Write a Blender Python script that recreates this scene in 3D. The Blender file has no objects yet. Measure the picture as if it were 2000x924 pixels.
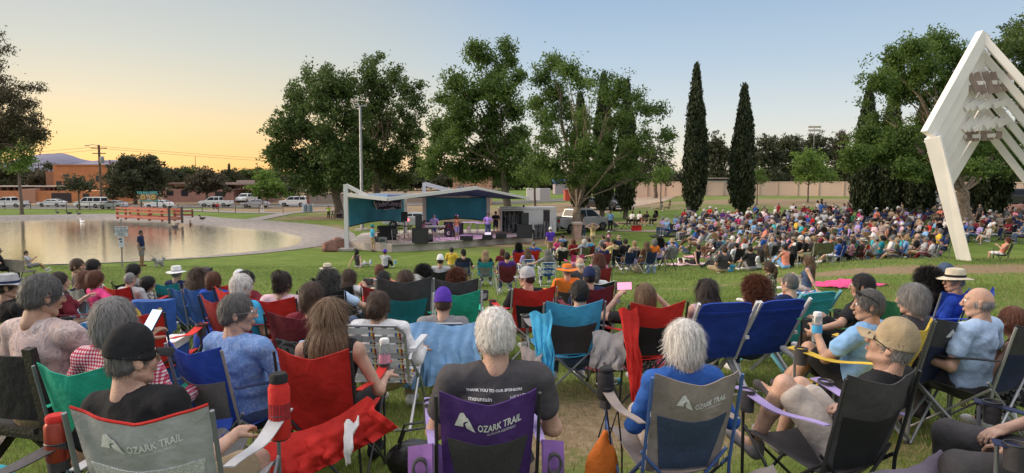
import bpy,math,random
import numpy as np
from mathutils import Vector,Matrix,Euler,noise
R = math.radians
sc = bpy.context.scene
CAM_Z = 4.6; F = 1330.0; PITCH = R(-4.81)
cam = bpy.data.cameras.new('camera'); camo = bpy.data.objects.new('camera',cam); sc.collection.objects.link(camo)
camo.location = (0,0,CAM_Z); camo.rotation_euler = (R(90) + PITCH,0,0)
cam.lens = 36 * F / 2000; cam.sensor_width = 36; cam.clip_start = .05; cam.clip_end = 9000
sc.camera = camo
def srgb(r,g,b):
 f = lambda c: (c / 255 / 12.92) if c / 255 <= .04045 else ((c / 255 + .055) / 1.055) ** 2.4
 return (f(r),f(g),f(b))
SUN_AZ = R(-33); SUN_EL = R(5.0)
w = bpy.data.worlds.new("World"); sc.world = w; w.use_nodes = True
wt = w.node_tree; wt.nodes.clear()
def N(t,ty,**k):
 n = t.nodes.new(ty)
 for a,b in k.items(): setattr(n,a,b)
 return n
def ramp(t,stops,fac):
 n = N(t,'ShaderNodeValToRGB'); e = n.color_ramp.elements
 e[0].position = stops[0][0]; e[0].color = (*stops[0][1],1); e[1].position = stops[1][0]; e[1].color = (*stops[1][1],1)
 for p,c in stops[2:]:
  q = e.new(p); q.color = (*c,1)
 t.links.new(fac,n.inputs[0]); return n.outputs[0]
def mth(t,op,a,b=None,c=None):
 n = N(t,'ShaderNodeMath',operation=op)
 for i,v in enumerate((a,b,c)):
  if v is None: continue
  if hasattr(v,'name'): t.links.new(v,n.inputs[i])
  else: n.inputs[i].default_value = v
 return n.outputs[0]
tc = N(wt,'ShaderNodeTexCoord'); sx = N(wt,'ShaderNodeSeparateXYZ'); wt.links.new(tc.outputs['Generated'],sx.inputs[0])
el = mth(wt,'MAXIMUM',sx.outputs['Z'],0.0)
hx = mth(wt,'MULTIPLY',sx.outputs['X'],math.sin(SUN_AZ)); hy = mth(wt,'MULTIPLY',sx.outputs['Y'],math.cos(SUN_AZ))
ln = mth(wt,'SQRT',mth(wt,'ADD',mth(wt,'POWER',sx.outputs['X'],2.0),mth(wt,'POWER',sx.outputs['Y'],2.0)))
az = mth(wt,'DIVIDE',mth(wt,'ADD',hx,hy),mth(wt,'MAXIMUM',ln,.001))        # 1 sunward, -1 opposite
warm = ramp(wt,[(0,srgb(246,186,118)),(.03,srgb(247,202,138)),(.07,srgb(238,213,168)),(.11,srgb(222,213,190)),
    (.17,srgb(202,206,200)),(.26,srgb(182,192,200)),(.45,srgb(206,208,216)),(.7,srgb(250,246,246)),(1.0,(1,1,1))],el)
cool = ramp(wt,[(0,srgb(240,222,198)),(.04,srgb(230,225,212)),(.09,srgb(212,219,220)),(.16,srgb(184,203,220)),
    (.25,srgb(158,184,212)),(.45,srgb(200,204,220)),(.7,srgb(250,246,246)),(1.0,(1,1,1))],el)  # topmost stops lifted to white: fill light added above the frame
fz = N(wt,'ShaderNodeMapRange',interpolation_type='SMOOTHSTEP'); wt.links.new(az,fz.inputs[0])
fz.inputs[1].default_value = .80; fz.inputs[2].default_value = .985
mx = N(wt,'ShaderNodeMix',data_type='RGBA'); wt.links.new(fz.outputs[0],mx.inputs[0]); wt.links.new(cool,mx.inputs[6]); wt.links.new(warm,mx.inputs[7])
nis = N(wt,'ShaderNodeTexSky',sky_type='NISHITA',sun_disc=False)
nis.sun_elevation = SUN_EL; nis.sun_rotation = SUN_AZ; nis.altitude = 1100; nis.dust_density = 1.0
ns = N(wt,'ShaderNodeVectorMath',operation='SCALE'); wt.links.new(nis.outputs[0],ns.inputs[0]); ns.inputs[3].default_value = .10
m2 = N(wt,'ShaderNodeMix',data_type='RGBA'); m2.inputs[0].default_value = .07; wt.links.new(mx.outputs[2],m2.inputs[6]); wt.links.new(ns.outputs[0],m2.inputs[7])
bg = N(wt,'ShaderNodeBackground'); wt.links.new(m2.outputs[2],bg.inputs[0]); dome_fill = N(wt,'ShaderNodeMapRange',interpolation_type='SMOOTHSTEP'); wt.links.new(el,dome_fill.inputs[0]); dome_fill.inputs[1].default_value = .35; dome_fill.inputs[2].default_value = .8; dome_fill.inputs[3].default_value = .51; dome_fill.inputs[4].default_value = .80; wt.links.new(dome_fill.outputs[0],bg.inputs[1])  # unseen upper sky raised in strength as added fill light
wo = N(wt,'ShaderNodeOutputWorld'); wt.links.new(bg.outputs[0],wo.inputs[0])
sl = bpy.data.lights.new('sun','SUN'); sl.energy = 1.55; sl.angle = R(25); sl.color = (1,.80,.58)
so = bpy.data.objects.new('sun',sl); sc.collection.objects.link(so)
LD = Vector((math.sin(R(-86)) * math.cos(R(17)),math.cos(R(-86)) * math.cos(R(17)),math.sin(R(17))))
so.rotation_euler = LD.to_track_quat('Z','Y').to_euler()
vs = sc.view_settings; vs.view_transform = 'Standard'; vs.look = 'None'; vs.exposure = 1.12; vs.gamma = 1; vs.use_curve_mapping = False
sc.cycles.max_bounces = 6; sc.cycles.transparent_max_bounces = 12; sc.cycles.use_denoising = True
rnd = random.Random(7); nr = np.random.RandomState(5)
C = sc.collection
# projection helpers
cp,sp_ = math.cos(PITCH),math.sin(PITCH)
def at(px,py,Y):
 """point in the world at depth y=Y seen at picture position (px,py)"""
 a = (px - 1000) / F; b = -(py - 462) / F
 dy = cp - b * sp_; dz = sp_ + b * cp
 return Vector((a / dy * Y,Y,CAM_Z + dz / dy * Y))
def XY(px,Y): return (px - 1000) / F * Y / 1.0 * (1 / (cp - (-(450 - 462) / F) * sp_))
TY = [1.5,3,4,5,6,8,12,18,22,28,34,42,55,75,110,150,500]
TX = [-400,400,1000,1400,1700,2400]
TL = [2.93,2.81,2.78,2.74,2.67,2.45,1.9,1.3,.95,.5,.2,.02,.02,.1,.2,.1,0]
TC = [2.93,2.81,2.78,2.74,2.67,2.48,1.95,1.4,1.05,.68,.28,.0,.1,.25,.7,1.0,1]
TD = [2.93,2.81,2.78,2.74,2.67,2.48,2.05,1.65,1.4,.9,.5,.35,.7,1.5,2.2,2.4,2.4]
TR = [2.93,2.81,2.78,2.75,2.70,2.52,2.2,2.08,2.08,1.0,.6,.65,1.1,1.8,2.3,2.5,2.4]
_lv = np.linspace(math.log(1.5),math.log(500),240); _ux = np.linspace(-400,2400,160)
_T = np.array([np.interp(_lv,np.log(TY),t) for t in (TL,TL,TC,TD,TR,TR)])
_G = np.array([[np.interp(u,TX,_T[:,j]) for j in range(240)] for u in _ux])
def _blur(a,n,ax):
 k = np.hanning(n + 2)[1:-1]; k /= k.sum()
 pad = [(0,0),(0,0)]; pad[ax] = (n // 2,n // 2)
 return np.apply_along_axis(lambda m: np.convolve(m,k,'valid'),ax,np.pad(a,pad,mode='edge'))
_G = _blur(_blur(_G,7,1),15,0)
def Hn(x,y):
 x = np.asarray(x,float); y = np.asarray(y,float)
 yy = np.clip(y,1.5,499); u = np.clip(1000 + F * x / np.maximum(yy,4),-399,2399)
 a = (u + 400) / 2800 * 159; b = (np.log(yy) - _lv[0]) / (_lv[-1] - _lv[0]) * 239
 i = np.minimum(a.astype(int),158); j = np.minimum(b.astype(int),238); fa = a - i; fb = b - j
 return (_G[i,j] * (1 - fa) * (1 - fb) + _G[i + 1,j] * fa * (1 - fb) + _G[i,j + 1] * (1 - fa) * fb + _G[i + 1,j + 1] * fa * fb)
def H(x,y): return float(Hn(x,y))
def ground(px,Y):
 x = (px - 1000) / F * Y; return Vector((x,Y,H(x,Y)))
def hit(px,py,h=0.0,lo=1.6,hi=260):
 """walk along the view ray until h metres above the ground"""
 y = lo; st = 1.01; last = None
 while y < hi:
  p = at(px,py,y)
  if p.z <= H(p.x,p.y) + h:
   a,b = y / st,y
   for _ in range(12):
    m = (a + b) / 2; q = at(px,py,m)
    if q.z <= H(q.x,q.y) + h: b = m
    else: a = m
   q = at(px,py,(a + b) / 2); return Vector((q.x,q.y,H(q.x,q.y)))
  y *= st
 q = at(px,py,60); return Vector((q.x,q.y,H(q.x,q.y)))
def hit_far(px,py,h,hi=100,lo=1.8):
 y = hi
 while y > lo:
  p = at(px,py,y)
  if p.z > H(p.x,p.y) + h: break
  y /= 1.006
 q = at(px,py,y); return Vector((q.x,q.y,H(q.x,q.y)))
# materials
MC = {}
def mat(name,col,rough=.7,var=.12,scale=8,bump=0.0,bscale=60,metal=0.0,spec=.5,trans=0,coat=0):
 if name in MC: return MC[name]
 m = bpy.data.materials.new(name); m.use_nodes = True; t = m.node_tree; p = t.nodes['Principled BSDF']
 p.inputs['Roughness'].default_value = rough; p.inputs['Metallic'].default_value = metal; p.inputs['Specular IOR Level'].default_value = spec
 if coat: p.inputs['Coat Weight'].default_value = coat
 co = N(t,'ShaderNodeTexCoord')
 if var:
  n = N(t,'ShaderNodeTexNoise'); n.inputs['Scale'].default_value = scale; n.inputs['Detail'].default_value = 4; t.links.new(co.outputs['Object'],n.inputs[0])
  lo = tuple(max(0,c * (1 - 1.6 * var)) for c in col); hi = tuple(min(1,c * (1 + 1.6 * var)) for c in col)
  c = ramp(t,[(.3,lo),(.7,hi)],n.outputs[0]); t.links.new(c,p.inputs[0])
 else: p.inputs[0].default_value = (*col,1)
 if bump:
  n2 = N(t,'ShaderNodeTexNoise'); n2.inputs['Scale'].default_value = bscale; n2.inputs['Detail'].default_value = 5; t.links.new(co.outputs['Object'],n2.inputs[0])
  b = N(t,'ShaderNodeBump'); b.inputs['Strength'].default_value = bump; b.inputs['Distance'].default_value = .02
  t.links.new(n2.outputs[0],b.inputs['Height']); t.links.new(b.outputs[0],p.inputs['Normal'])
 if trans: p.inputs['Transmission Weight'].default_value = trans
 MC[name] = m; return m
def leafmat(name,c1,c2,tr=.35,scale=.6):
 if name in MC: return MC[name]
 m = bpy.data.materials.new(name); m.use_nodes = True; t = m.node_tree; p = t.nodes['Principled BSDF']; o = t.nodes['Material Output']
 co = N(t,'ShaderNodeTexCoord'); n = N(t,'ShaderNodeTexNoise'); n.inputs['Scale'].default_value = scale; n.inputs['Detail'].default_value = 6; n.inputs['Roughness'].default_value = .7
 t.links.new(co.outputs['Object'],n.inputs[0]); c = ramp(t,[(.32,c1),(.68,c2)],n.outputs[0])
 t.links.new(c,p.inputs[0]); p.inputs['Roughness'].default_value = .55; p.inputs['Specular IOR Level'].default_value = .3
 tl = N(t,'ShaderNodeBsdfTranslucent'); t.links.new(c,tl.inputs[0]); ms = N(t,'ShaderNodeMixShader'); ms.inputs[0].default_value = tr
 t.links.new(p.outputs[0],ms.inputs[1]); t.links.new(tl.outputs[0],ms.inputs[2]); t.links.new(ms.outputs[0],o.inputs[0])
 MC[name] = m; return m
# mesh building
def fast_mesh(name,V,Fq,mats,smooth=False,attrs=None):
 """V (n,3), Fq (m,3|4) numpy arrays"""
 me = bpy.data.meshes.new(name); V = np.asarray(V,np.float32); Fq = np.asarray(Fq,np.int32); k = Fq.shape[1]
 me.vertices.add(len(V)); me.vertices.foreach_set('co',V.ravel()); me.loops.add(Fq.size); me.loops.foreach_set('vertex_index',Fq.ravel())
 me.polygons.add(len(Fq)); me.polygons.foreach_set('loop_start',np.arange(0,Fq.size,k,dtype=np.int32)); me.polygons.foreach_set('loop_total',np.full(len(Fq),k,np.int32))
 if smooth: me.polygons.foreach_set('use_smooth',np.ones(len(Fq),bool))
 for m in (mats if isinstance(mats,(list,tuple)) else [mats]): me.materials.append(m)
 for an,av in (attrs or {}).items():
  a = me.attributes.new(an,'FLOAT','POINT'); a.data.foreach_set('value',np.asarray(av,np.float32))
 me.update(calc_edges=True); return me
def link(name,me,parent=None,loc=None,mtx=None):
 o = bpy.data.objects.new(name,me); C.objects.link(o)
 if parent: o.parent = parent
 if loc is not None: o.location = loc
 if mtx is not None: o.matrix_local = mtx
 return o
def tag(o,label,cat,group=None):
 o['label'] = label; o['category'] = cat
 if group: o['group'] = group
 return o
def kind(o,k='structure'):
 o['kind'] = k; return o
def empty(name,loc,rz=0,label=None,cat=None,group=None):
 o = bpy.data.objects.new(name,None); C.objects.link(o); o.location = loc; o.rotation_euler = (0,0,rz); o.empty_display_size = .1
 if label: tag(o,label,cat,group)
 return o
def ortho(d):
 d = Vector(d).normalized(); a = Vector((0,0,1)) if abs(d.z) < .9 else Vector((1,0,0))
 x = d.cross(a).normalized(); return x,d.cross(x).normalized()
class MB:
 def __init__(s): s.v = []; s.f = []; s.m = []; s.cur = 0
 def add(s,vs,fs):
  b = len(s.v); s.v += [tuple(v) for v in vs]
  for f in fs: s.f.append(tuple(b + i for i in f)); s.m.append(s.cur)
  return s
 def box(s,c,d,rz=0,M=None):
  vs = []
  for x in (-1,1):
   for y in (-1,1):
    for z in (-1,1): vs.append(Vector((x * d[0] / 2,y * d[1] / 2,z * d[2] / 2)))
  Q = M if M else Matrix.Rotation(rz,3,'Z'); c = Vector(c)
  return s.add([Q @ v + c for v in vs],[(0,1,3,2),(4,6,7,5),(0,4,5,1),(2,3,7,6),(0,2,6,4),(1,5,7,3)])
 def bar(s,a,b,w_,h_,up=(0,0,1)):
  a = Vector(a); b = Vector(b); d = (b - a); L = d.length; y = d.normalized(); up = Vector(up)
  if abs(y.dot(up)) > .98: up = Vector((1,0,0))
  x = y.cross(up).normalized(); z = x.cross(y)
  return s.box((a + b) / 2,(w_,L,h_),M=Matrix((x,y,z)).transposed())
 def tube(s,pts,r,n=8,cap=True):
  pts = [Vector(p) for p in pts]; rs = r if isinstance(r,(list,tuple)) else [r] * len(pts); vs = []; fs = []
  px_,py_ = ortho(pts[1] - pts[0])
  for i,p in enumerate(pts):
   d = (pts[min(i + 1,len(pts) - 1)] - pts[max(i - 1,0)]).normalized()
   px_ = (px_ - d * px_.dot(d)).normalized(); py_ = d.cross(px_)
   for k in range(n):
    a = 2 * math.pi * k / n; vs.append(p + (px_ * math.cos(a) + py_ * math.sin(a)) * rs[i])
  for i in range(len(pts) - 1):
   for k in range(n): fs.append((i * n + k,i * n + (k + 1) % n,(i + 1) * n + (k + 1) % n,(i + 1) * n + k))
  if cap: fs.append(tuple(range(n - 1,-1,-1))); fs.append(tuple((len(pts) - 1) * n + k for k in range(n)))
  return s.add(vs,fs)
 def lathe(s,prof,c=(0,0,0),n=16,M=None,cap=True):
  vs = []; fs = []; c = Vector(c)
  for r,z in prof:
   for k in range(n):
    a = 2 * math.pi * k / n; v = Vector((r * math.cos(a),r * math.sin(a),z)); vs.append((M @ v if M else v) + c)
  for i in range(len(prof) - 1):
   for k in range(n): fs.append((i * n + k,i * n + (k + 1) % n,(i + 1) * n + (k + 1) % n,(i + 1) * n + k))
  if cap: fs.append(tuple(range(n - 1,-1,-1))); fs.append(tuple((len(prof) - 1) * n + k for k in range(n)))
  return s.add(vs,fs)
 def prism(s,poly,y0,y1,M=None):
  """poly in local x,z extruded along y"""
  n = len(poly); vs = [Vector((x,y0,z)) for x,z in poly] + [Vector((x,y1,z)) for x,z in poly]
  if M: vs = [M @ v for v in vs]
  return s.add(vs,[tuple(range(n)),tuple(range(2 * n - 1,n - 1,-1))] + [(i,i + n,(i + 1) % n + n,(i + 1) % n) for i in range(n)])
 def slab(s,poly,z0,z1):
  n = len(poly); return s.add([(x,y,z0) for x,y in poly] + [(x,y,z1) for x,y in poly],
   [tuple(range(n - 1,-1,-1)),tuple(range(n,2 * n))] + [(i,(i + 1) % n,(i + 1) % n + n,i + n) for i in range(n)])
 def sheet(s,fn,nu,nv,th=.004):
  """fn(u,v)->point ; closed two sided sheet"""
  P = [[Vector(fn(i / nu,j / nv)) for j in range(nv + 1)] for i in range(nu + 1)]; vs = []; fs = []
  for sd in (1,-1):
   for i in range(nu + 1):
    for j in range(nv + 1):
     du = P[min(i + 1,nu)][j] - P[max(i - 1,0)][j]; dv = P[i][min(j + 1,nv)] - P[i][max(j - 1,0)]
     n_ = du.cross(dv); n_ = n_.normalized() if n_.length > 1e-9 else Vector((0,0,1)); vs.append(P[i][j] + n_ * th / 2 * sd)
  W = nv + 1; o = (nu + 1) * W
  for i in range(nu):
   for j in range(nv):
    a = i * W + j; fs.append((a,a + W,a + W + 1,a + 1)); fs.append((o + a,o + a + 1,o + a + W + 1,o + a + W))
  for i in range(nu):
   for j in (0,nv):
    a = i * W + j; fs.append((a,a + W,o + a + W,o + a) if j else (a,o + a,o + a + W,a + W))
  for j in range(nv):
   for i in (0,nu):
    a = i * W + j; fs.append((a,a + 1,o + a + 1,o + a) if not i else (a,o + a,o + a + 1,a + 1))
  return s.add(vs,fs)
 def ball(s,c,r,n=10,sc_=(1,1,1),M=None):
  c = Vector(c); vs = []; fs = []; h = n // 2 + 1
  for i in range(h + 1):
   t = math.pi * i / h
   for k in range(n):
    a = 2 * math.pi * k / n; v = Vector((math.sin(t) * math.cos(a) * r * sc_[0],math.sin(t) * math.sin(a) * r * sc_[1],math.cos(t) * r * sc_[2]))
    vs.append((M @ v if M else v) + c)
  for i in range(h):
   for k in range(n): fs.append((i * n + k,(i + 1) * n + k,(i + 1) * n + (k + 1) % n,i * n + (k + 1) % n))
  return s.add(vs,fs)
 def mesh(s,name,mats,smooth=False,angle=40):
  me = bpy.data.meshes.new(name); me.from_pydata(s.v,[],s.f)
  for m in (mats if isinstance(mats,(list,tuple)) else [mats]): me.materials.append(m)
  if any(s.m): me.polygons.foreach_set('material_index',s.m)
  if smooth:
   me.polygons.foreach_set('use_smooth',[True] * len(s.f)); me.update()
   try: me.set_sharp_from_angle(angle=R(angle))
   except Exception: pass
  me.update(); return me
 def build(s,name,mats,parent=None,loc=None,smooth=False,mtx=None):
  return link(name,s.mesh(name,mats,smooth),parent,loc,mtx)
def copy_tree(o,loc=None,rz=None,label=None,group=None):
 def cp_(q,par):
  c = q.copy(); C.objects.link(c); c.parent = par
  for ch in q.children: cp_(ch,c)
  return c
 n = cp_(o,None)
 if loc is not None: n.location = loc
 if rz is not None: n.rotation_euler = (0,0,rz)
 if label: n['label'] = label
 if group: n['group'] = group
 return n
def text_geo(txt,size,bold=0.0):
 cu = bpy.data.curves.new('lettering','FONT'); cu.body = txt; cu.size = size; cu.align_x = 'CENTER'; cu.align_y = 'CENTER'; cu.offset = bold; cu.resolution_u = 2
 o = bpy.data.objects.new('lettering',cu); C.objects.link(o); dg = bpy.context.evaluated_depsgraph_get(); dg.update()
 me = bpy.data.meshes.new_from_object(o.evaluated_get(dg)); V = [v.co.copy() for v in me.vertices]; Fc = [tuple(p.vertices) for p in me.polygons]
 bpy.data.objects.remove(o); bpy.data.curves.remove(cu); bpy.data.meshes.remove(me); return V,Fc
# the setting: ground, lake, paths, road, hills
WZ = -.22
shore = [(-60,540),(80,526),(200,523),(330,513),(450,500),(530,490),(575,480),(590,470),(585,461),(545,452),(480,445),(420,440),(345,435),(330,431),(228,431),(205,427),(100,428),(0,430),(-120,433)]
def onz(px,py,z):
 p = at(px,py,1.0); Y = (CAM_Z - z) / (CAM_Z - p.z); q = at(px,py,Y); return (q.x,q.y)
lake = [onz(a,b,WZ) for a,b in shore]
_l0,_l1 = lake[-1],lake[0]
lake += [(-75,76),(-80,50),(-45,32)]
def smooth_poly(P,it=2):
 for _ in range(it):
  Q = []
  for i in range(len(P)):
   a,b = P[i],P[(i + 1) % len(P)]
   Q += [(a[0] * .75 + b[0] * .25,a[1] * .75 + b[1] * .25),(a[0] * .25 + b[0] * .75,a[1] * .25 + b[1] * .75)]
  P = Q
 return P
lake = smooth_poly(lake,2); LK = np.array(lake)
def poly_sd(x,y,P):
 """signed distance to polygon, negative inside"""
 x = np.asarray(x,float).ravel(); y = np.asarray(y,float).ravel(); d = np.full(x.shape,1e9); ins = np.zeros(x.shape,bool)
 for i in range(len(P)):
  ax,ay = P[i]; bx,by = P[(i + 1) % len(P)]
  ex,ey = bx - ax,by - ay; t = np.clip(((x - ax) * ex + (y - ay) * ey) / (ex * ex + ey * ey + 1e-12),0,1)
  d = np.minimum(d,np.hypot(x - ax - t * ex,y - ay - t * ey))
  c = ((ay > y) != (by > y)); xx = ax + (y - ay) / (by - ay + 1e-12) * ex; ins ^= c & (x < xx)
 return np.where(ins,-d,d)
def ground_mat():
 m = bpy.data.materials.new('grass_ground'); m.use_nodes = True; t = m.node_tree; p = t.nodes['Principled BSDF']
 co = N(t,'ShaderNodeTexCoord')
 def nz(s_,d=5,r=.6):
  n = N(t,'ShaderNodeTexNoise'); n.inputs['Scale'].default_value = s_; n.inputs['Detail'].default_value = d; n.inputs['Roughness'].default_value = r
  t.links.new(co.outputs['Object'],n.inputs[0]); return n.outputs[0]
 big,mid,fine = nz(.16),nz(.9),nz(14,6,.75)
 g = ramp(t,[(.3,(.068,.122,.018)),(.5,(.13,.19,.036)),(.72,(.22,.26,.068))],mth(t,'ADD',mth(t,'MULTIPLY',big,.5),mth(t,'MULTIPLY',mid,.5)))
 d = ramp(t,[(.3,(.17,.115,.062)),(.7,(.36,.265,.17))],fine)
 at_ = N(t,'ShaderNodeAttribute',attribute_name='dirt')
 f = mth(t,'ADD',at_.outputs['Fac'],mth(t,'MULTIPLY',mth(t,'SUBTRACT',mth(t,'ADD',mth(t,'MULTIPLY',mid,.6),mth(t,'MULTIPLY',fine,.4)),.5),1.5))
 mr = N(t,'ShaderNodeMapRange',interpolation_type='SMOOTHSTEP'); t.links.new(f,mr.inputs[0]); mr.inputs[1].default_value = .33; mr.inputs[2].default_value = .68
 fn = N(t,'ShaderNodeMix',data_type='RGBA',blend_type='MULTIPLY'); fn.inputs[0].default_value = .55
 t.links.new(g,fn.inputs[6]); t.links.new(ramp(t,[(.25,(.45,.45,.45)),(.7,(1.25,1.25,1.1))],fine),fn.inputs[7])
 mx_ = N(t,'ShaderNodeMix',data_type='RGBA'); t.links.new(mr.outputs[0],mx_.inputs[0]); t.links.new(fn.outputs[2],mx_.inputs[6]); t.links.new(d,mx_.inputs[7])
 t.links.new(mx_.outputs[2],p.inputs[0]); p.inputs['Roughness'].default_value = .9; p.inputs['Specular IOR Level'].default_value = .15
 b = N(t,'ShaderNodeBump'); b.inputs['Strength'].default_value = .7; b.inputs['Distance'].default_value = .05; t.links.new(fine,b.inputs['Height']); t.links.new(b.outputs[0],p.inputs['Normal'])
 return m
DIRT = [(1230,800,1.3,1.3,.62),(1080,860,.7,.8,.55),(1900,720,2.0,1.6,.45),(1700,860,1.4,.8,.4),(1190,690,1.0,1.4,.3),(1560,850,.6,.6,.35),
  (1800,527,7.0,1.0,.85),(2100,525,7.0,1.2,.85),(1640,535,2.5,.9,.6),(1960,590,2,1.5,.35),(560,830,1.2,1.2,.2),
  (640,445,6,6,.6),(650,425,9,6,.75),(690,483,3,1.4,.95),(1075,470,3.6,2.4,.9),(1010,480,6,1.1,.75),(1130,462,5,1.5,.7),(1200,436,9,2.6,.72),(1330,432,8,1.6,.55),
  (1180,405,12,7,.9),(1110,400,10,8,.85),(1290,400,9,3,.35),(1450,392,22,6,.72),(1650,392,26,6,.9),(1850,398,26,7,.95),(2050,410,18,7,.9),(1560,382,24,6,.3),
  (900,420,16,14,.85),(800,410,16,14,.85),(700,405,22,16,.95),(560,408,16,9,.85),(600,440,8,5,.45),(1330,405,9,6,.55),(1400,385,30,9,.45),(60,415,30,6,.3),(1000,395,14,10,.7),(420,405,40,6,.5)]
def build_ground():
 def axis(a,b,n,k):
  t = np.linspace(-1,1,n); return (a + b) / 2 + (b - a) / 2 * np.sinh(t * k) / math.sinh(k)
 xs = axis(-420,420,330,5.2)
 t = np.linspace(0,1,420); ys = -12 + 900 * (np.exp(t * 5.0) - 1) / (math.exp(5.0) - 1)
 X,Y = np.meshgrid(xs,ys,indexing='ij'); Z = Hn(X,Y)
 sd = poly_sd(X,Y,lake).reshape(X.shape)
 f = np.clip((sd - .1) / 1.3,0,1); f = f * f * (3 - 2 * f); far = np.clip((200 - Y) / 60,0,1)
 Z = np.where(sd < 1.4,Z * f + (-.9) * (1 - f),Z)
 D = np.zeros_like(X)
 for px,py,rx,ry,s in DIRT:
  c = hit(px,py); D = np.maximum(D,s * np.exp(-(((X - c.x) / rx) ** 2 + ((Y - c.y) / ry) ** 2) ** 1.3 * .8))
 D = np.maximum(D,np.clip((Y - 105) / 15,0,.8) * (X < -5)); D = D * .95 + .12 * np.clip((8 - Y) / 5,0,1)
 n,m_ = X.shape; idx = np.arange(n * m_).reshape(n,m_)
 Fq = np.stack([idx[:-1,:-1],idx[1:,:-1],idx[1:,1:],idx[:-1,1:]],-1).reshape(-1,4)
 o = link('ground',fast_mesh('ground',np.stack([X,Y,Z],-1).reshape(-1,3),Fq,ground_mat(),True,{'dirt': D.ravel()})); kind(o)
 return xs,ys,D
_gx,_gy,_gd = build_ground()
def dirt_at(x,y):
 i = np.clip(np.searchsorted(_gx,x),0,len(_gx) - 1); j = np.clip(np.searchsorted(_gy,y),0,len(_gy) - 1); return _gd[i,j]
def water():
 m = bpy.data.materials.new('water'); m.use_nodes = True; t = m.node_tree; p = t.nodes['Principled BSDF']
 p.inputs[0].default_value = (.02,.03,.025,1); p.inputs['Roughness'].default_value = .06; p.inputs['IOR'].default_value = 2.1; p.inputs['Specular IOR Level'].default_value = .5
 co = N(t,'ShaderNodeTexCoord'); mp = N(t,'ShaderNodeMapping'); mp.inputs['Scale'].default_value = (1,1.8,1); t.links.new(co.outputs['Object'],mp.inputs[0])
 hs = []
 for s_,d in ((1.6,3),(6,3)):
  n = N(t,'ShaderNodeTexNoise'); n.inputs['Scale'].default_value = s_; n.inputs['Detail'].default_value = d; t.links.new(mp.outputs[0],n.inputs[0]); hs.append(n.outputs[0])
 h = mth(t,'ADD',hs[0],mth(t,'MULTIPLY',hs[1],.35)); b = N(t,'ShaderNodeBump'); b.inputs['Strength'].default_value = .5; b.inputs['Distance'].default_value = .028
 t.links.new(h,b.inputs['Height']); t.links.new(b.outputs[0],p.inputs['Normal'])
 gl = N(t,'ShaderNodeBsdfGlossy'); gl.inputs[0].default_value = (1,.96,.87,1); gl.inputs['Roughness'].default_value = .05; t.links.new(b.outputs[0],gl.inputs['Normal'])
 ms = N(t,'ShaderNodeMixShader'); ms.inputs[0].default_value = .97; t.links.new(p.outputs[0],ms.inputs[1]); t.links.new(gl.outputs[0],ms.inputs[2]); t.links.new(ms.outputs[0],t.nodes['Material Output'].inputs[0])
 cx,cy = LK[:,0].mean(),LK[:,1].mean(); mb = MB(); P = [(cx + (x - cx) * 1.012,cy + (y - cy) * 1.012) for x,y in lake]
 mb.add([(x,y,WZ) for x,y in P],[tuple(range(len(P)))]); kind(mb.build('lake_water',m))
water()
CONC = mat('concrete',(.36,.32,.29),.85,.12,1.3,.25,30); CONC2 = mat('pale_concrete',(.25,.22,.205),.85,.14,2.5,.3,20)
ASPH = mat('asphalt',(.10,.095,.09),.9,.12,.5,.3,40)
def apron():
 mb = MB(); n = len(lake); vs = []; rows = 6
 for i in range(n):
  a,b = LK[i - 1],LK[(i + 1) % n]; d = b - a; d /= np.hypot(*d); nx = np.array([d[1],-d[0]])
  if poly_sd([LK[i][0] + nx[0] * .3],[LK[i][1] + nx[1] * .3],lake)[0] < 0: nx = -nx
  x,y = LK[i]; px = 1000 + F * x / y
  near = (nx[1] < -.25); wd = 1.6 if near else 4.2
  if not near and px > 300: wd = 4.6
  if abs(nx[1]) < .6 and x > -30: wd = 4.2 if nx[1] > -.1 else 2.6
  vs.append((LK[i],nx,wd))
 W = np.array([v[2] for v in vs]);
 for _ in range(6): W = (np.roll(W,1) + W + np.roll(W,-1)) / 3
 P = []
 for (c,nx,_),wd in zip(vs,W):
  for k in range(rows + 1):
   s = k / rows; off = -.35 + s * (wd + .35); q = c + nx * off
   if off < .1: z = WZ - .12 + (off + .35) / .45 * .20
   else: z = WZ + .08 + (H(*q) + .03 - WZ - .08) * min(1,(off - .1) / max(.3,min(wd * .75,2.2)))
   if off > 1.0: z = max(z,H(*q) + .03)
   P.append((q[0],q[1],z))
 R1 = rows + 1; fs = []
 for i in range(n):
  j = (i + 1) % n
  for k in range(rows): fs.append((i * R1 + k,j * R1 + k,j * R1 + k + 1,i * R1 + k + 1))
 mb.add(P,fs); kind(mb.build('lake_kerb_path',CONC2,smooth=True))
apron()
def strip(name,pts,width,m,dz=.02,n=6):
 """a path sheet following the ground"""
 mb = MB(); pts = [Vector((p[0],p[1],0)) for p in pts]; Q = []
 for i in range(len(pts) - 1):
  k = max(2,int((pts[i + 1] - pts[i]).length / 1.2))
  for j in range(k): Q.append(pts[i].lerp(pts[i + 1],j / k))
 Q.append(pts[-1]); vs = []
 for it in range(3): Q = [Q[0]] + [(Q[i - 1] + Q[i] * 2 + Q[i + 1]) / 4 for i in range(1,len(Q) - 1)] + [Q[-1]]
 for i,q in enumerate(Q):
  d = (Q[min(i + 1,len(Q) - 1)] - Q[max(i - 1,0)]).normalized(); s = Vector((d.y,-d.x,0))
  for k in range(n + 1):
   p = q + s * width * (k / n - .5); vs.append((p.x,p.y,H(p.x,p.y) + dz))
 mb.add(vs,[(i * (n + 1) + k,i * (n + 1) + k + 1,(i + 1) * (n + 1) + k + 1,(i + 1) * (n + 1) + k) for i in range(len(Q) - 1) for k in range(n)])
 o = mb.build(name,m,smooth=True); kind(o); return o
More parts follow.
